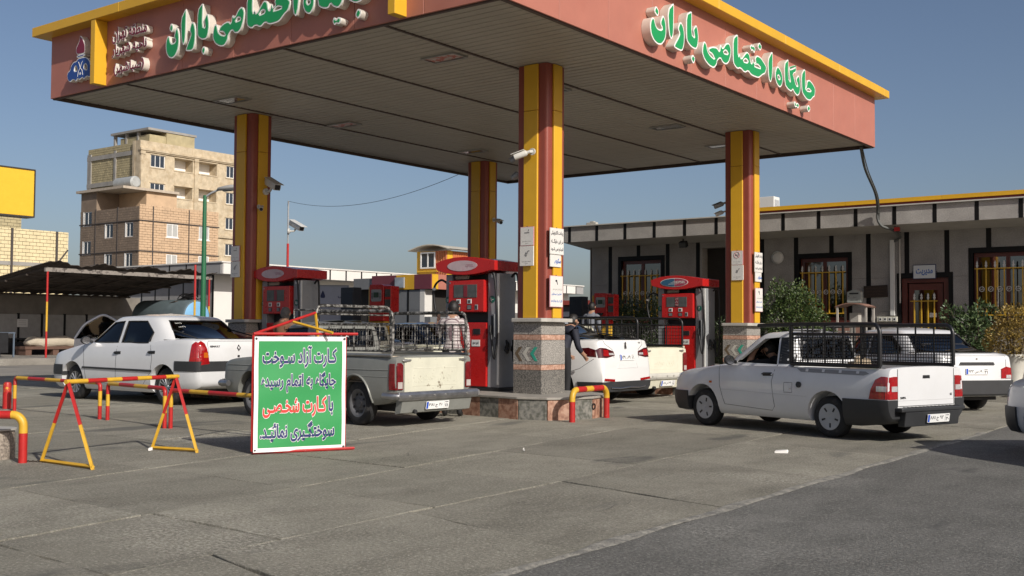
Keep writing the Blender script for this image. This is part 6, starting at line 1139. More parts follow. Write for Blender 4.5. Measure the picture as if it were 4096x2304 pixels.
# brown brick block in front of it
bx, by, bz = -90.7, 61.24, 13.1
t = thing('brick_house', 'brown and pink brick house in front of the tall apartment block', 'building', (bx,by,0))
rel(t, MB().box(bx-9.9,bx-.05,by+.05,by+9,0,bz-.15), 'core', MORT)
hL = [(7.84,8.98,10.14,11.53),(4.45,5.67,10.17,11.56),(.64,2.0,11.5,12.95),(.6,1.92,8.65,10.03),(3.67+.8,5.59,7.3,8.64),(7.8,8.94,7.2,8.61)]; hR = [(3.0,4.3,10.3,11.55),(6.75,8.0,10.3,11.6),(3.0,4.25,7.3,8.6),(6.75,8.0,7.3,8.65)]
blocks(t,'brick_facing',(-9.9,0,0),(1,0,0),9.9,6.2,bz-.1,.5,.235,DBR,hL,.018,.05,2,.008); blocks(t,'brick_facing',(0,0,0),(0,1,0),9.1,6.2,bz+.1,.62,.245,PBR,hR,.028,.055,3)
rel(t, MB().box(bx-9.9,bx-7.2,by,by+6,bz-.15,14.86), 'raised_part', DBR); rel(t, MB().box(bx-10.3,bx-2.2,by-.35,by+6,14.86,15.1), 'roof_slab', mat('pale roof edge',(.45,.38,.3),.8,var=.2)); rel(t, MB().box(bx-7.2,bx-2.6,by+2.5,by+6,bz-.15,14.85), 'set_back_wall', PBR)
for z in (11.62,8.72): rel(t, MB().box(bx-10,bx-.0,by-.12,by+.0,z,z+.10).box(bx-.0,bx+.12,by-.12,by+9.2,z,z+.10), 'floor_line', mat('dark floor line',(.06,.05,.045),.8))
for y in (1.45,5.55): rel(t, MB().box(bx+.0,bx+.11,by+y-.05,by+y+.05,6,bz), 'downpipe', mat('dark floor line'))
for x in (-7.25,-4.1+.6): rel(t, MB().box(bx+x,bx+x+.1,by-.1,by,6,bz), 'downpipe', mat('dark floor line'))
for k,(a,b,z0,z1) in enumerate(hL): wall_window(t,(-9.9,0,0),(1,0,0),a,b,z0,z1,.05); rel(t, MB().box(bx-9.9+a-.12,bx-9.9+a,by-.08,by+.1,z0,z1), 'window_reveal', WHITE)
for (a,b,z0,z1) in hR: wall_window(t,(0,0,0),(0,1,0),a,b,z0,z1,.02,pane=CURT); rel(t, MB().box(bx+.0,bx+.07,by+a-.12,by+b+.12,z0-.1,z0-.002), 'window_sill', WHITE)
for x in (-6.6,-5.4,-4.2): rel(t, MB().box(bx+x,bx+x+1.0,by+.3,by+.35,bz+.1-1.0,bz+.35-.6), 'balcony_sheet', CURT)
tk = thing('roof_tank', 'pale cylinder water tank on the roof of the brick house', 'tank', (bx-5.2,by+2.0,15.1)); MB().tube([(-1.6,0,.7),(-1.45,0,.7),(1.45,0,.7),(1.6,0,.7)],[.45,.6,.6,.45],20).build('shell', mat('galvanised tank',(.45,.46,.44),.5,.3,var=.15), tk, smooth=40)
for x in (-1,1): MB().box(x-.1,x+.1,-.5,.5,0,.2).build('saddle', CONB, tk)
# cream brick building at far left, sunlit long side
cx, cy, cz = -78.6, 46.8, 8.75
t = thing('cream_house', 'cream brick building at the far left behind the shed', 'building', (cx,cy,0)); rel(t, MB().box(cx-9,cx-.05,cy-16,cy-.05,0,cz-.05), 'core', MORT); blocks(t,'brick_facing',(0,-10,0),(0,1,0),10,3.5,cz,.55,.27,CBR,[],.03,.05,5)
rel(t, MB().box(cx-9,cx-3.5,cy-16,cy-1.9,cz-.05,cz+2.2), 'upper_storey_core', MORT); blocks(t,'brick_facing',(-3.5,-10,0),(0,1,0),8.1,cz,cz+2.2,.5,.25,YBR,[],.03,.05,6)
for y in (-1.05,-4.6): rel(t, MB().box(cx,cx+.14,cy+y,cy+y+.16,2,cz), 'steel_post', mat('dark floor line'))
rel(t, MB().box(cx,cx+.1,cy-10,cy,6.0,6.28), 'ring_beam', CONB); rel(t, MB().box(cx-3.5,cx-3.38,cy-10,cy-1.9,cz+1.6,cz+1.85), 'ring_beam', CONB); rel(t, MB().box(cx-3.4,cx-3.0,cy-10,cy-4.2,cz+.1,cz+.3), 'loose_beam', CONB); rel(t, MB().tube([(cx+.1,cy-.9,6.3),(cx+.1,cy-.05,7.4)],.06,4), 'brace', mat('dark floor line'))
# yellow sign box on a mast
t = thing('yellow_sign_box', 'large blank yellow sign box at the left edge', 'sign', (-52,26,0)); MB().box(-.7,0,-3,3.08,6.86,9.15).build('box', mat('sunlit yellow sheet',(.72,.44,.03),.4,var=.04,col2=(.30,.22,.05),mix=.35,mscale=1.2,mlo=.62,mhi=.7), t, bevel=.02); MB().box(-.75,.04,-3.05,3.12,9.151,9.21).box(-.75,.04,-3.05,3.12,6.79,6.859).box(-.75,.04,3.081,3.13,6.86,9.15).build('edge_trim', mat('dark trim',(.04,.035,.03),.5), t); MB().tube([(-.35,-1,0),(-.35,-1,6.8)],.15,12).build('mast', GREYM, t)
# ---- shed
t = thing('shed', 'dark open shed with ragged sheet roof on red and yellow posts', 'shed', (-45.4,26.1,0)); RUSTS = mat('rusty sheet',(.075,.06,.05),.8,.2,var=.4,scale=2); OLDW = mat('old shed wall',(.20,.18,.155),.9,var=.25,scale=1.2)
mb = MB(); ny, nx = 60, 10; q = random.Random(4); vs = []
for j in range(ny+1):
    y = 25.9+j*(9.1/ny); rag = .18*math.sin(j*.55)+.12*math.sin(j*1.3+1)
    for i in range(nx+1): s = i/nx; vs.append((-45.15+(rag*.4 if i == 0 else 0)-s*8.2, y, 4.17-s*1.05+.035*math.sin(j*2.1)+.09*math.sin(j*.42)*(1-s)-(.02*j/ny)))
N = len(vs); vs += [(x,y,z-.02) for x,y,z in vs]; fs = []
for j in range(ny):
    for i in range(nx): a = j*(nx+1)+i; fs += [(a,a+1,a+nx+2,a+nx+1),(N+a,N+a+nx+1,N+a+nx+2,N+a+1)]
for j in range(ny): a = j*(nx+1); fs += [(a,a+nx+1,N+a+nx+1,N+a),(a+nx,N+a+nx,N+a+2*nx+1,a+2*nx+1)]
for i in range(nx): fs += [(i,N+i,N+i+1,i+1)]
mb.add(vs,fs); rel(t, mb, 'sheet_roof', RUSTS, smooth=20)
rel(t, MB().box(-45.5,-45.38,26.0,34.9,3.78,3.96), 'edge_beam', mat('pale edge beam',(.28,.25,.22),.8,var=.3,col2=(.05,.04,.035),mix=.9,mscale=3,mlo=.5,mhi=.6))
for k in range(6): y = 26.1+k*1.72; rel(t, MB().tube([(-45.4,y,3.95),(-53.2,y,2.98)],.05,4), 'rafter', RUSTS)
for k in range(4): x = -47-k*1.8; z = 4.0-(-45.15-x)/8.2*1.05; rel(t, MB().box(x-.04,x+.04,26.0,34.9,z-.12,z-.04), 'purlin', RUSTS)
for (x,y) in ((-45.42,26.12),(-45.42,34.75)):
    for z0,z1,m in ((0,1.15,RR),(1.15,2.45,RY),(2.45,3.8,RR)): rel(t, MB().tube([(x,y,z0),(x,y,z1)],.045,10), 'post', m, smooth=40)
rel(t, MB().box(-53.4,-53.1,22.5,36,0,3.0), 'back_wall', OLDW)
for k in range(9): y = 24+k*1.25; rel(t, MB().box(-53.1,-53.04,y+.06,y+1.19,0,2.0), 'wall_panel', mat('whitewashed panel',(.34,.33,.31),.8,var=.15)); rel(t, MB().box(-53.1,-53.02,y-.05,y+.055,0,2.05), 'wall_strip', WB)
rel(t, MB().box(-52.95,-52.4,25,33,.72,.80), 'bench_shelf', BLACK); rel(t, MB().box(-52.95,-52.5,24.5,33,.0,.60), 'bench_base', BLACK)
nt2 = thing('paper_notice', 'white paper notice on the shed back wall', 'notice', (-53.03,29.2,1.55)); MB().box(0,.01,-.28,.28,-.2,.2).build('sheet', PLATE, nt2)
for k in range(3): MB().box(.011,.013,-.2,.2,.1-k*.1,.12-k*.1).build('line_of_writing', GREYT, nt2)
t = thing('pallet_sack', 'pale sack lying on a brown wooden pallet in front of the shed', 'sack', (-50.5,29.3,0)); MB().box(-.5,.5,-1.6,1.6,.28,.42).build('pallet_deck', mat('brown pallet',(.12,.065,.045),.8,var=.2), t)
for y in (-1.4,0,1.4): MB().box(-.45,.45,y-.15,y+.15,0,.28).build('pallet_block', mat('brown pallet'), t)
bm = bmesh.new(); bmesh.ops.create_icosphere(bm,subdivisions=3,radius=1)
for v in bm.verts: v.co = Vector((math.copysign(abs(v.co.x)**.6,v.co.x)*.45,math.copysign(abs(v.co.y)**.5,v.co.y)*1.35,v.co.z*.28+.63+.04*math.sin(v.co.y*9)))
me = bpy.data.meshes.new('sack_body'); bm.to_mesh(me); bm.free(); me.materials.append(mat('pale sacking',(.46,.40,.31),.9,var=.15)); obj('sack_body',me,t)
t = thing('work_table', 'blue steel work table with dark cloth at the left of the shed', 'table', (-47.6,24.6,0)); BLS = mat('faded blue steel',(.10,.13,.17),.6,var=.2)
for x in (-.6,.6):
    for y in (-.9,.9): MB().box(x-.03,x+.03,y-.03,y+.03,0,1.05).build('leg', BLS, t)
MB().box(-.65,.65,-.95,.95,1.05,1.1).build('top', BLS, t); MB().box(.66,.70,-.3,.6,.2,1.08).build('cloth', BLACK, t)
# ---- low side building with white fascia
WF = mat('white fascia',(.66,.64,.60),.7,var=.06,scale=.8); t = thing('side_building', 'long low building with white fascia and black strips behind the pumps', 'building', (-33,25.8,0)); SGR = mat('fascia grey with painted shade',(.30,.295,.29),.8,var=.08)  # SGR: the white fascia with its unlit side's shade put into the colour
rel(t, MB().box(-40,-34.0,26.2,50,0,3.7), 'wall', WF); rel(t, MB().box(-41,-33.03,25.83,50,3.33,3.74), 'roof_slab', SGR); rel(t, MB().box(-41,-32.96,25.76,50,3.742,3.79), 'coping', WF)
ys = [25.83+k*.9 for k in range(27)]
for a,b in zip(ys,ys[1:]): rel(t, MB().box(-33.028,-33.0,a+.04,b-.04,3.33,3.738), 'fascia_panel', WF); rel(t, MB().box(-33.028,-32.997,b-.038,b+.038,3.33,3.738), 'fascia_strip', WB)
xs2 = [-33.03-k*1.05 for k in range(8)]
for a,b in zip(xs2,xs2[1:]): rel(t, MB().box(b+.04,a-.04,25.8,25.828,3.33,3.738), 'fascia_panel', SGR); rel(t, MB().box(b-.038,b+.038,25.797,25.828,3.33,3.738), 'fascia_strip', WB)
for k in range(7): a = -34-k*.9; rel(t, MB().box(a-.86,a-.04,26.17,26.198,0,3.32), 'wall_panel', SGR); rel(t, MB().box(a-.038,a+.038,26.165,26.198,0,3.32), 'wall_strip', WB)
rel(t, MB().box(-33.998,-33.95,31,34.5,.9,2.6), 'shop_window', WPANE); rel(t, MB().box(-33.999,-33.94,27.5,28.7,0,2.4), 'door', BLS)
# water tank
t = thing('blue_water_tank', 'round blue water tank lying on a stand beside the shed', 'tank', (-33.3,23.9,0)); T = Matrix.Translation((0,0,1.72)) @ Matrix.Rotation(R(90),4,'Y'); MB().lathe([(.0,-1.6),(.52,-1.55),(.58,-1.45),(.58,1.4),(.54,1.5),(.50,1.51)],T,32).build('shell', mat('dark tank shell',(.10,.13,.14),.6,var=.2), t, smooth=40); MB().lathe([(.0,1.55),(.3,1.54),(.50,1.512),(.545,1.49)],T,32).build('end_cap', mat('sky blue paint',(.18,.40,.62),.5,var=.1,scale=3), t, smooth=40)  # shell much darker than the blue end cap
for x in (-1.1,1.1): MB().box(x-.08,x+.08,-.5,.5,0,1.2).build('stand', GREYM, t)
t = thing('cable_tangle', 'tangle of black cable on top of the blue water tank', 'cable', (-32.3,23.9,2.3)); q = random.Random(9)
MB().tube(spline([(q.uniform(-.6,.6),q.uniform(-.25,.25),q.uniform(.0,.25)) for _ in range(26)],4),.018,5).build('cable', BLACK, t); MB().box(-1.6,-.3,-.4,.4,.0,.03,Matrix.Rotation(R(-12),4,'Y')).build('board', RUSTS, t)
# surveyed stands of the shed group (on the raised pavement) and of the side building group
for nm, x, y, z, k in (('shed',-37.23,21.4,.216,.82),('paper_notice',-43.48,23.94,1.49,.82),('pallet_sack',-41.41,24.03,.216,.82),('work_table',-39.03,20.17,.216,.82),('side_building',-37.95,29.67,-.18,1.15),('blue_water_tank',-38.3,27.4,-.18,1.15),('cable_tangle',-37.1,27.45,2.45,1.15)):
    o = bpy.data.objects[nm]; o.location = (x, y, z); o.scale = (k, k, k)
# kiosk with coloured band
t = thing('kiosk', 'grey tiled kiosk with yellow and maroon band behind the pumps', 'kiosk', (-23,26.1,0)); KG2 = mat('kiosk grey tile',(.17,.175,.18),.6,var=.1); MR2 = mat('maroon sheet',(.16,.035,.05),.5,var=.08)
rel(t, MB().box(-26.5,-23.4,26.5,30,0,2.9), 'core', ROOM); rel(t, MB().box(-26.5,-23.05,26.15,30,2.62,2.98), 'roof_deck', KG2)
for a,b,m in ((-24.5,-23.72,YEL),(-23.715,-23.0,MR2),(-25.6,-24.505,MR2)): rel(t, MB().box(a,b,26.1,26.15,2.58,3.05), 'band_panel', m)
for a,b,m in ((26.15,26.45,YEL),(26.455,27.0,TERRA),(27.005,27.6,YEL),(27.605,28.8,MR2)): rel(t, MB().box(-23.05,-23.0,a,b,2.58,3.05), 'band_panel', m)
for k in range(3):
    for j in range(4): rel(t, MB().box(-25.0+k*.5+.003,-24.5+k*.5-.003,26.14,26.2,j*.64+.003,(j+1)*.64-.003), 'wall_tile', KG2)
rel(t, MB().box(-24.04,-23.97,26.13,26.14,0,2.57), 'black_strip', WB); rel(t, MB().box(-23.5,-23.3,26.14,26.5,0,2.57), 'porch_pier', WF); rel(t, MB().box(-23.29,-23.05,26.14,27.4,0,1.7), 'porch_wall', KG2); rel(t, MB().box(-23.29,-23.05,27.41,27.7,0,1.7), 'porch_wall_end', WF)
t = thing('glass_notice_case', 'small glazed notice case on the corner of the kiosk band', 'notice case', (-24.3,26.08,2.8)); MB().box(-.2,.2,-.06,.0,-.17,.17).build('case', GREYM, t); MB().box(-.18,.18,-.066,-.0605,-.15,.15).build('sheet', mat('faded poster',(.33,.38,.42),.4,var=.3,scale=5), t)
# corrugated guard cabin
t = thing('guard_cabin', 'small red and yellow corrugated cabin raised above the roofs', 'cabin', (-37,42.9,0)); RC = mat('orange red sheet',(.50,.14,.05),.5,var=.12); 
def corr(p, q, z0, z1, m, n, parent):
    p, q = Vector((*p,0)), Vector((*q,0)); d = (q-p)/n; nn = Vector((d.y,-d.x,0)).normalized()*.035
    for k in range(n): a, b = p+d*(k+.08), p+d*(k+.92); rel(parent, MB().add([(*(a)[:2],z0),(*(a+nn+d*.15)[:2],z0),(*(b+nn-d*.15)[:2],z0),(*(b)[:2],z0),(*(a)[:2],z1),(*(a+nn+d*.15)[:2],z1),(*(b+nn-d*.15)[:2],z1),(*(b)[:2],z1)],[(0,1,5,4),(1,2,6,5),(2,3,7,6)]), 'sheet_rib', m)
rel(t, MB().box(-38.08,-36.02,42.1,43.9,3.9,5.34), 'body', YEL); corr((-36.8,42.09),(-36.02,42.09),3.95,5.34,RC,5,t); corr((-36.01,42.5),(-36.01,43.9),3.95,5.3,RC,8,t)
wall_window(t,(-37.78+37,-.82,0),(1,0,0),0,1.0,4.46,5.40-.1,.0,bars=1,pane=WPANE)
mb = MB(); vs = []
for k in range(9): a = k/8; x = -38.45+a*2.8; z = 5.36+.27*math.sin(math.pi*a); vs += [(x,41.8,z),(x,44.4,z),(x,41.8,z+.05),(x,44.4,z+.05)]
fs = []
for k in range(8): o = 4*k; fs += [(o+2,o+6,o+7,o+3),(o,o+1,o+5,o+4),(o,o+4,o+6,o+2),(o+1,o+3,o+7,o+5)]
mb.add(vs,fs); rel(t, mb, 'roof', mat('pale corrugated sheet',(.50,.46,.38),.6,var=.15), smooth=30)
for x in (-38,-36.1):
    for y in (42.2,43.8): rel(t, MB().box(x-.06,x+.06,y-.06,y+.06,0,3.9), 'leg', GREYM)
rel(t, MB().box(-37.95,-36.6,41.98,42.08,4.28,4.36), 'window_ledge', YEL)
# poles
tag(MB().box(-46,-36.6,18,29.2,-.05,.214).build('shed_pavement', FARC), kind='structure')
t = thing('lamp_post', 'green street lamp post by the shed', 'street lamp', (-29.78,22.55,0)); GP = mat('green pole paint',(.02,.13,.055),.45,var=.12); MB().tube([(0,0,0),(0,0,2.6),(0,0,5.66)],[.10,.085,.06],12).build('pole', GP, t, smooth=40); MB().tube([(0,0,5.6),(.18,.12,5.74),(.45,.26,5.86)],.035,8).build('arm', GREYM, t, smooth=50); MB().lathe([(0,-.42),(.09,-.36),(.14,-.1),(.15,.1),(.1,.3),(0,.38)],Matrix.Translation((.72,.4,5.9)) @ Matrix.Rotation(R(30),4,'Z') @ Matrix.Rotation(R(83),4,'Y') @ Matrix.Diagonal((.6,1,1,1)),18).build('lamp_head', mat('grey lamp head',(.30,.30,.29),.4,var=.1), t, smooth=50); MB().lathe([(0,-.25),(.09,-.18),(.11,0),(.09,.18),(0,.25)],Matrix.Translation((.74,.41,5.82)) @ Matrix.Rotation(R(30),4,'Z') @ Matrix.Rotation(R(83),4,'Y') @ Matrix.Diagonal((.35,1,1,1)),16).build('lamp_glass', SCREEN, t, smooth=50); MB().tube([(0,0,0),(0,0,.25)],.14,12).build('base', GP, t)
t = thing('striped_post', 'thin red and yellow post right beside the green lamp post', 'post', (-29.75,22.2,0))
for z0,z1,m in ((0,1.3,RR),(1.3,2.2,RY),(2.2,3.35,RR)): MB().tube([(0,0,z0),(0,0,z1)],.035,8).build('length', m, t)
t = thing('camera_pole', 'slim red pole with a white camera behind the pumps', 'pole', (-30.6,26.85,0)); MB().tube([(0,0,0),(0,0,4.4)],.045,8).build('lower_pole', RR, t); MB().tube([(0,0,4.4),(0,0,5.96)],.03,8).build('upper_pole', GREYM, t)
housing_cam('white box security camera on the slim red pole', (-30.57,26.83,4.85), R(-10), (.8,.6,0), 2.0)
t = thing('overhead_wire', 'thin black wire from the camera pole to the canopy', 'wire', (-30.6,26.85,5.95)); O = Vector((-30.6,26.85,5.95)); E_ = Vector((-17.45,20.9,5.16)); MB().tube([(E_-O)*(k/20)-Vector((0,0,.9))*(4*(k/20)*(1-k/20))*.5 for k in range(21)],.007,5).build('strand', BLACK, t)
# far wall and red roofed stall beyond the office end
t = thing('boundary_wall', 'low pale boundary wall far behind the pumps', 'wall', (-24,44,0)); 
for k in range(12): MB().box(-10+k*2+.01,-8+k*2-.01,-.1,.1,0,2.2).build('wall_panel', mat('pale render',(.40,.37,.33),.85,var=.15), t)
t = thing('red_roofed_stall', 'small grey stall with red roof edge behind the white sedan', 'stall', (-22.3,33.4,0)); MB().box(-2,1.6,.3,3,0,2.2).build('wall', KG2, t); MB().box(-2.4,1.9,-.1,3.2,2.24,2.40).build('roof_edge', mat('red roof edge',(.42,.08,.06),.5,var=.1), t); MB().box(-1.2,-.3,.25,.3,.2,2.0).build('door', WHITE, t)
# litter
def litter(label, x, y, s, m, k):
    t = thing('litter', label, 'litter', (x,y,.004), k); MB().add([(0,0,0),(s,.01,0),(s*1.05,s*.35,.02),(s*.1,s*.4,.01),(.0,.0,.015),(s*.9,.02,.03),(s,s*.3,.035),(s*.1,s*.38,.025)],[(0,1,2,3),(4,5,6,7),(0,1,5,4),(1,2,6,5),(2,3,7,6),(3,0,4,7)]).build('scrap', m, t)
PAP = mat('white litter',(.72,.70,.66),.7,var=.1); litter('crushed white packet on the concrete in front of the white pickup', -4.62,10.5,.13,PAP,.4); litter('small white scrap on the concrete right of the banner', -6.65,9.0,.05,PAP,2); litter('tiny white scrap near the trestle', -9.55,6.6,.04,PAP,1); litter('pale scrap at the lower left edge of the concrete', -6.6,2.95,.06,mat('pinkish litter',(.65,.5,.45),.7),.2)
# ================================================================ PEOPLE
SKIN = mat('skin', (.36,.20,.13), .5, var=.08); HAIRD = mat('dark hair', (.012,.010,.009), .6, var=.3, scale=30); HAIRG = mat('grey hair', (.10,.095,.09), .7, var=.4, scale=25); CHECK = None
def check_mat():
    m = bpy.data.materials.new('check shirt'); m.use_nodes = True; n = m.node_tree.nodes; l = m.node_tree.links; p = n['Principled BSDF']; p.inputs['Roughness'].default_value = .85; tc = n.new('ShaderNodeTexCoord'); b = n.new('ShaderNodeTexBrick'); b.offset = 0; b.inputs['Scale'].default_value = 1; b.inputs['Brick Width'].default_value = .045; b.inputs['Row Height'].default_value = .045; b.inputs['Mortar Size'].default_value = .006
    mp = n.new('ShaderNodeMapping'); mp.inputs['Rotation'].default_value = (R(90),0,0); l.new(tc.outputs['Object'], mp.inputs[0]); l.new(mp.outputs[0], b.inputs['Vector']); b.inputs['Color1'].default_value = (.55,.50,.48,1); b.inputs['Color2'].default_value = (.48,.43,.42,1); b.inputs['Mortar'].default_value = (.15,.10,.11,1); l.new(b.outputs[0], p.inputs['Base Color']); return m
def person(label, loc, rz, J, shirt, trousers, hair, shoes=BLACK, s=1.0, bald=False, group=None):
    """J: joint positions (local, facing +x); one skinned body, hair as a child"""
    V, Ed, Rr, Tg = [], [], [], []; ix = {}
    def v(nm, p, r, tag):
        ix[nm] = len(V); V.append(Vector(p)*s); Rr.append((r[0]*s, r[1]*s) if isinstance(r, tuple) else (r*s, r*s)); Tg.append(tag)
    def e(*ns):
        for a, b in zip(ns, ns[1:]): Ed.append((ix[a], ix[b]))
    g = J
    v('pel', g['pel'], (.15,.115), 2); v('spine', g['spine'], (.15,.11), 1); v('chest', g['chest'], (.175,.12), 1); v('nb', g['nb'], (.10,.08), 1); v('neck', g['neck'], .055, 0); v('jaw', g['jaw'], (.062,.07), 0); v('head', g['head'], (.078,.092), 0); v('top', g['top'], (.06,.07), 0); e('pel','spine','chest','nb','neck','jaw','head','top')
    for sd in 'lr':
        v('sh'+sd, g['sh'+sd], .075, 1); v('el'+sd, g['el'+sd], .052, 1); v('fo'+sd, (Vector(g['el'+sd])*.45+Vector(g['wr'+sd])*.55), .045, g.get('sleeve', 1)); v('wr'+sd, g['wr'+sd], .03, 0); v('ha'+sd, g['ha'+sd], (.038,.02), 0); e('nb','sh'+sd,'el'+sd,'fo'+sd,'wr'+sd,'ha'+sd)
        d = (Vector(g['ha'+sd])-Vector(g['wr'+sd])).normalized(); w_ = d.cross(Vector((.3,1,.2))).normalized()
        for k in range(4):
            b = Vector(g['ha'+sd])+w_*(.018*(k-1.5))+d*.02; ln = (.06,.075,.07,.055)[k]
            v(f'f{sd}{k}a', b+d*ln*.55, .0095, 0); v(f'f{sd}{k}b', b+d*ln+d.cross(w_)*.018, .0085, 0); e('ha'+sd, f'f{sd}{k}a', f'f{sd}{k}b')
        b = Vector(g['wr'+sd])+d*.03+w_*.03; v(f't{sd}', b+d*.03+w_*.02, .011, 0); e('wr'+sd, f't{sd}')
        if 'hi'+sd in g:
            v('hi'+sd, g['hi'+sd], .10, 2); v('th'+sd, (Vector(g['hi'+sd])+Vector(g['kn'+sd]))/2, .085, 2); v('kn'+sd, g['kn'+sd], .065, 2); v('ca'+sd, (Vector(g['kn'+sd])*.6+Vector(g['an'+sd])*.4), .062, 2); v('an'+sd, g['an'+sd], .047, 2); v('he'+sd, Vector(g['an'+sd])+Vector((-.01,0,-.04)), .042, 3); v('to'+sd, g['to'+sd], (.045,.03), 3); e('pel','hi'+sd,'th'+sd,'kn'+sd,'ca'+sd,'an'+sd,'he'+sd,'to'+sd)
    me = bpy.data.meshes.new('body'); me.from_pydata([tuple(p) for p in V], Ed, []); o = bpy.data.objects.new('body', me); BENCH.collection.objects.link(o); md = o.modifiers.new('skin','SKIN'); md.use_smooth_shade = True
    for i, r in enumerate(Rr): me.skin_vertices[0].data[i].radius = r
    me.skin_vertices[0].data[0].use_root = True; o.modifiers.new('sub','SUBSURF').levels = 2; out = eval_mesh(o); bpy.data.objects.remove(o)
    out.materials.clear()
    for m in (SKIN, shirt, trousers, shoes): out.materials.append(m)
    segs = [(V[a], V[b], Tg[b]) for a, b in Ed]
    for p in out.polygons:
        c = p.center; best = (9, 0)
        for a, b, tg in segs:
            ab = b-a; tt = max(0, min(1, (c-a).dot(ab)/max(1e-9, ab.length_squared))); dd = (c-(a+ab*tt)).length
            if dd < best[0]: best = (dd, tg)
        p.material_index = best[1]; p.use_smooth = True
    t = thing('person', label, 'person', loc, rz, group); b = obj('body', out, t)
    h = Vector(g['head'])*s; up = (Vector(g['top'])-Vector(g['jaw'])).normalized(); fw = Vector(g.get('face',(1,0,0))).normalized(); fw = (fw-up*fw.dot(up)).normalized(); sd_ = up.cross(fw); Mh = Matrix.Translation(h+up*.012*s) @ Matrix((fw, sd_, up)).transposed().to_4x4()
    bm = bmesh.new(); bmesh.ops.create_icosphere(bm, subdivisions=4, radius=1); q = random.Random(len(label))
    kill = [x for x in bm.verts if (x.co.x > .35 and x.co.z < .55) or x.co.z < -.75 or (bald and x.co.z > .45 and x.co.x > -.3)]; bmesh.ops.delete(bm, geom=kill, context='VERTS')
    for x in bm.verts: x.co = Mh @ (Vector((x.co.x*.104-.006, x.co.y*.084, x.co.z*.115))*s*(1+q.uniform(-.02,.03)))
    hm = bpy.data.meshes.new('hair'); bm.to_mesh(hm); bm.free(); hm.materials.append(hair); hm.polygons.foreach_set('use_smooth',[True]*len(hm.polygons)); obj('hair', hm, t)
    MB().tube([Mh @ (Vector((.085,0,.01))*s), Mh @ (Vector((.115,0,-.025))*s), Mh @ (Vector((.09,0,-.035))*s)],[.008*s,.016*s,.012*s],8).build('nose', SKIN, t, smooth=60)
    for y in (-1,1):
        MB().lathe([(0,.006),(.02*s,.008),(.03*s,0),(.02*s,-.008),(0,-.006)], Mh @ Matrix.Translation((-.005,y*.085*s,-.012)) @ Matrix.Rotation(R(80*y),4,'X'),10).build('ear', SKIN, t, smooth=60); MB().lathe([(0,.004),(.008*s,.003),(.012*s,0)], Mh @ Matrix.Translation((.088*s,y*.032*s,.012*s)) @ Matrix.Rotation(R(90),4,'Y'),8).build('eye', HAIRD, t); MB().tube([Mh @ (Vector((.093,y*.018,.032))*s), Mh @ (Vector((.086,y*.05,.03))*s)],.006*s,5).build('eyebrow', HAIRD, t)
    MB().tube([Mh @ (Vector((.088,-.022,-.062))*s), Mh @ (Vector((.095,0,-.060))*s), Mh @ (Vector((.088,.022,-.062))*s)],.006*s,5).build('mouth', mat('lips',(.22,.09,.07),.5), t)
    return t
ST = dict(pel=(0,0,.95),spine=(0,0,1.12),chest=(.01,0,1.30),nb=(.0,0,1.43),neck=(.02,0,1.50),jaw=(.045,0,1.555),head=(.035,0,1.62),top=(.025,0,1.68),
  shl=(0,.17,1.39),shr=(0,-.17,1.39),ell=(-.03,.22,1.12),elr=(-.03,-.22,1.12),wrl=(.10,.2,.92),wrr=(.10,-.2,.92),hal=(.14,.19,.85),har=(.14,-.19,.85),
  hil=(0,.09,.90),hir=(0,-.09,.90),knl=(.02,.10,.50),knr=(.02,-.10,.50),anl=(-.02,.11,.09),anr=(-.02,-.11,.09),tol=(.13,.12,.035),tor=(.13,-.12,.035))
def pose(**k): d = dict(ST); d.update(k); return d
person('man in a pale check shirt standing at the pump behind the silver pickup', (-10.22,12.08,0), R(120), pose(ell=(.10,.24,1.20),wrl=(.24,.26,1.40),hal=(.28,.27,1.47),head=(.06,0,1.60),top=(.06,0,1.665),jaw=(.07,0,1.535)), check_mat(), mat('black trousers',(.014,.014,.016),.85), HAIRD, s=.965)
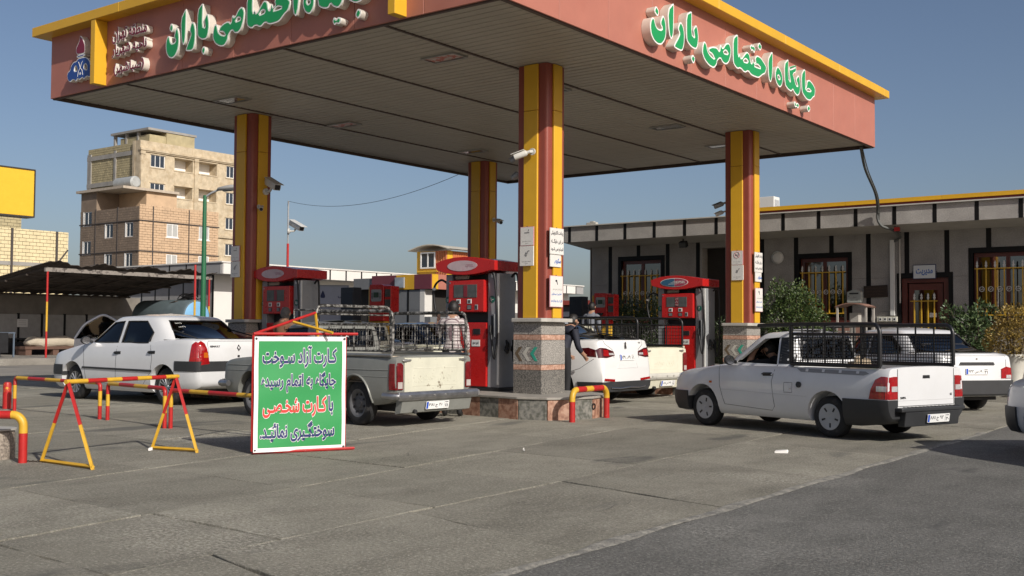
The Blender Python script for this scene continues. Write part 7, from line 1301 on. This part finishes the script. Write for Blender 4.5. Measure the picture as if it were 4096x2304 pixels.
person('grey haired man in a brown shirt behind the green banner', (-13.8,12.05,0), R(105), pose(ell=(.14,.2,1.18),elr=(.14,-.2,1.18),wrl=(.32,.12,1.12),wrr=(.32,-.12,1.12),hal=(.38,.10,1.12),har=(.38,-.10,1.12),head=(.06,0,1.59),top=(.05,0,1.655),jaw=(.07,0,1.53)), mat('brown shirt',(.16,.075,.04),.85,var=.15), mat('black trousers'), HAIRG, s=.935)
person('man in a navy jacket leaning beside the bright white sedan', (-10.12,14.72,0), R(75), pose(pel=(-.06,0,.93),spine=(.0,0,1.09),chest=(.08,0,1.24),nb=(.13,0,1.35),neck=(.18,0,1.40),jaw=(.23,0,1.43),head=(.24,0,1.49),top=(.25,0,1.555),shl=(.12,.18,1.30),shr=(.12,-.18,1.30),ell=(.10,.24,1.05),elr=(.14,-.24,1.04),wrl=(.27,.2,.92),wrr=(.30,-.2,.90),hal=(.33,.18,.88),har=(.36,-.18,.86)), mat('navy jacket',(.012,.014,.026),.75,var=.2), mat('black trousers'), HAIRD, s=.94)
person('dark haired man at the far pump, only his head above the cream pickup', (-13.0,20.0,.312), R(100), ST, mat('grey blue shirt',(.16,.17,.20),.85,var=.1), mat('black trousers'), HAIRD, s=.9)
h_ = R(162)
DR = dict(pel=(.04,.34,.56),spine=(.0,.34,.70),chest=(.02,.34,.86),nb=(.09,.34,.96),neck=(.15,.345,1.01),jaw=(.23,.35,1.06),head=(.25,.355,1.12),top=(.25,.36,1.185),shl=(.10,.52,.93),shr=(.08,.17,.93),ell=(.40,.60,.92),elr=(.30,.10,.80),wrl=(.40,.48,1.10),wrr=(.44,.26,.90),hal=(.36,.43,1.17),har=(.46,.30,.93),hil=(.06,.44,.52),hir=(.06,.24,.52),knl=(.46,.46,.58),knr=(.46,.22,.58),anl=(.62,.46,.34),anr=(.62,.22,.34),tol=(.72,.46,.32),tor=(.72,.22,.32),face=(1,.3,-.35),sleeve=0)
person('bearded driver in black with a hand on his head, inside the caged white pickup', (-5.58,13.45,0), h_, DR, mat('black shirt',(.008,.008,.009),.9), mat('black trousers'), HAIRD, s=1.0).scale = (.9,.9,.9)
bpy.data.scenes.remove(BENCH)
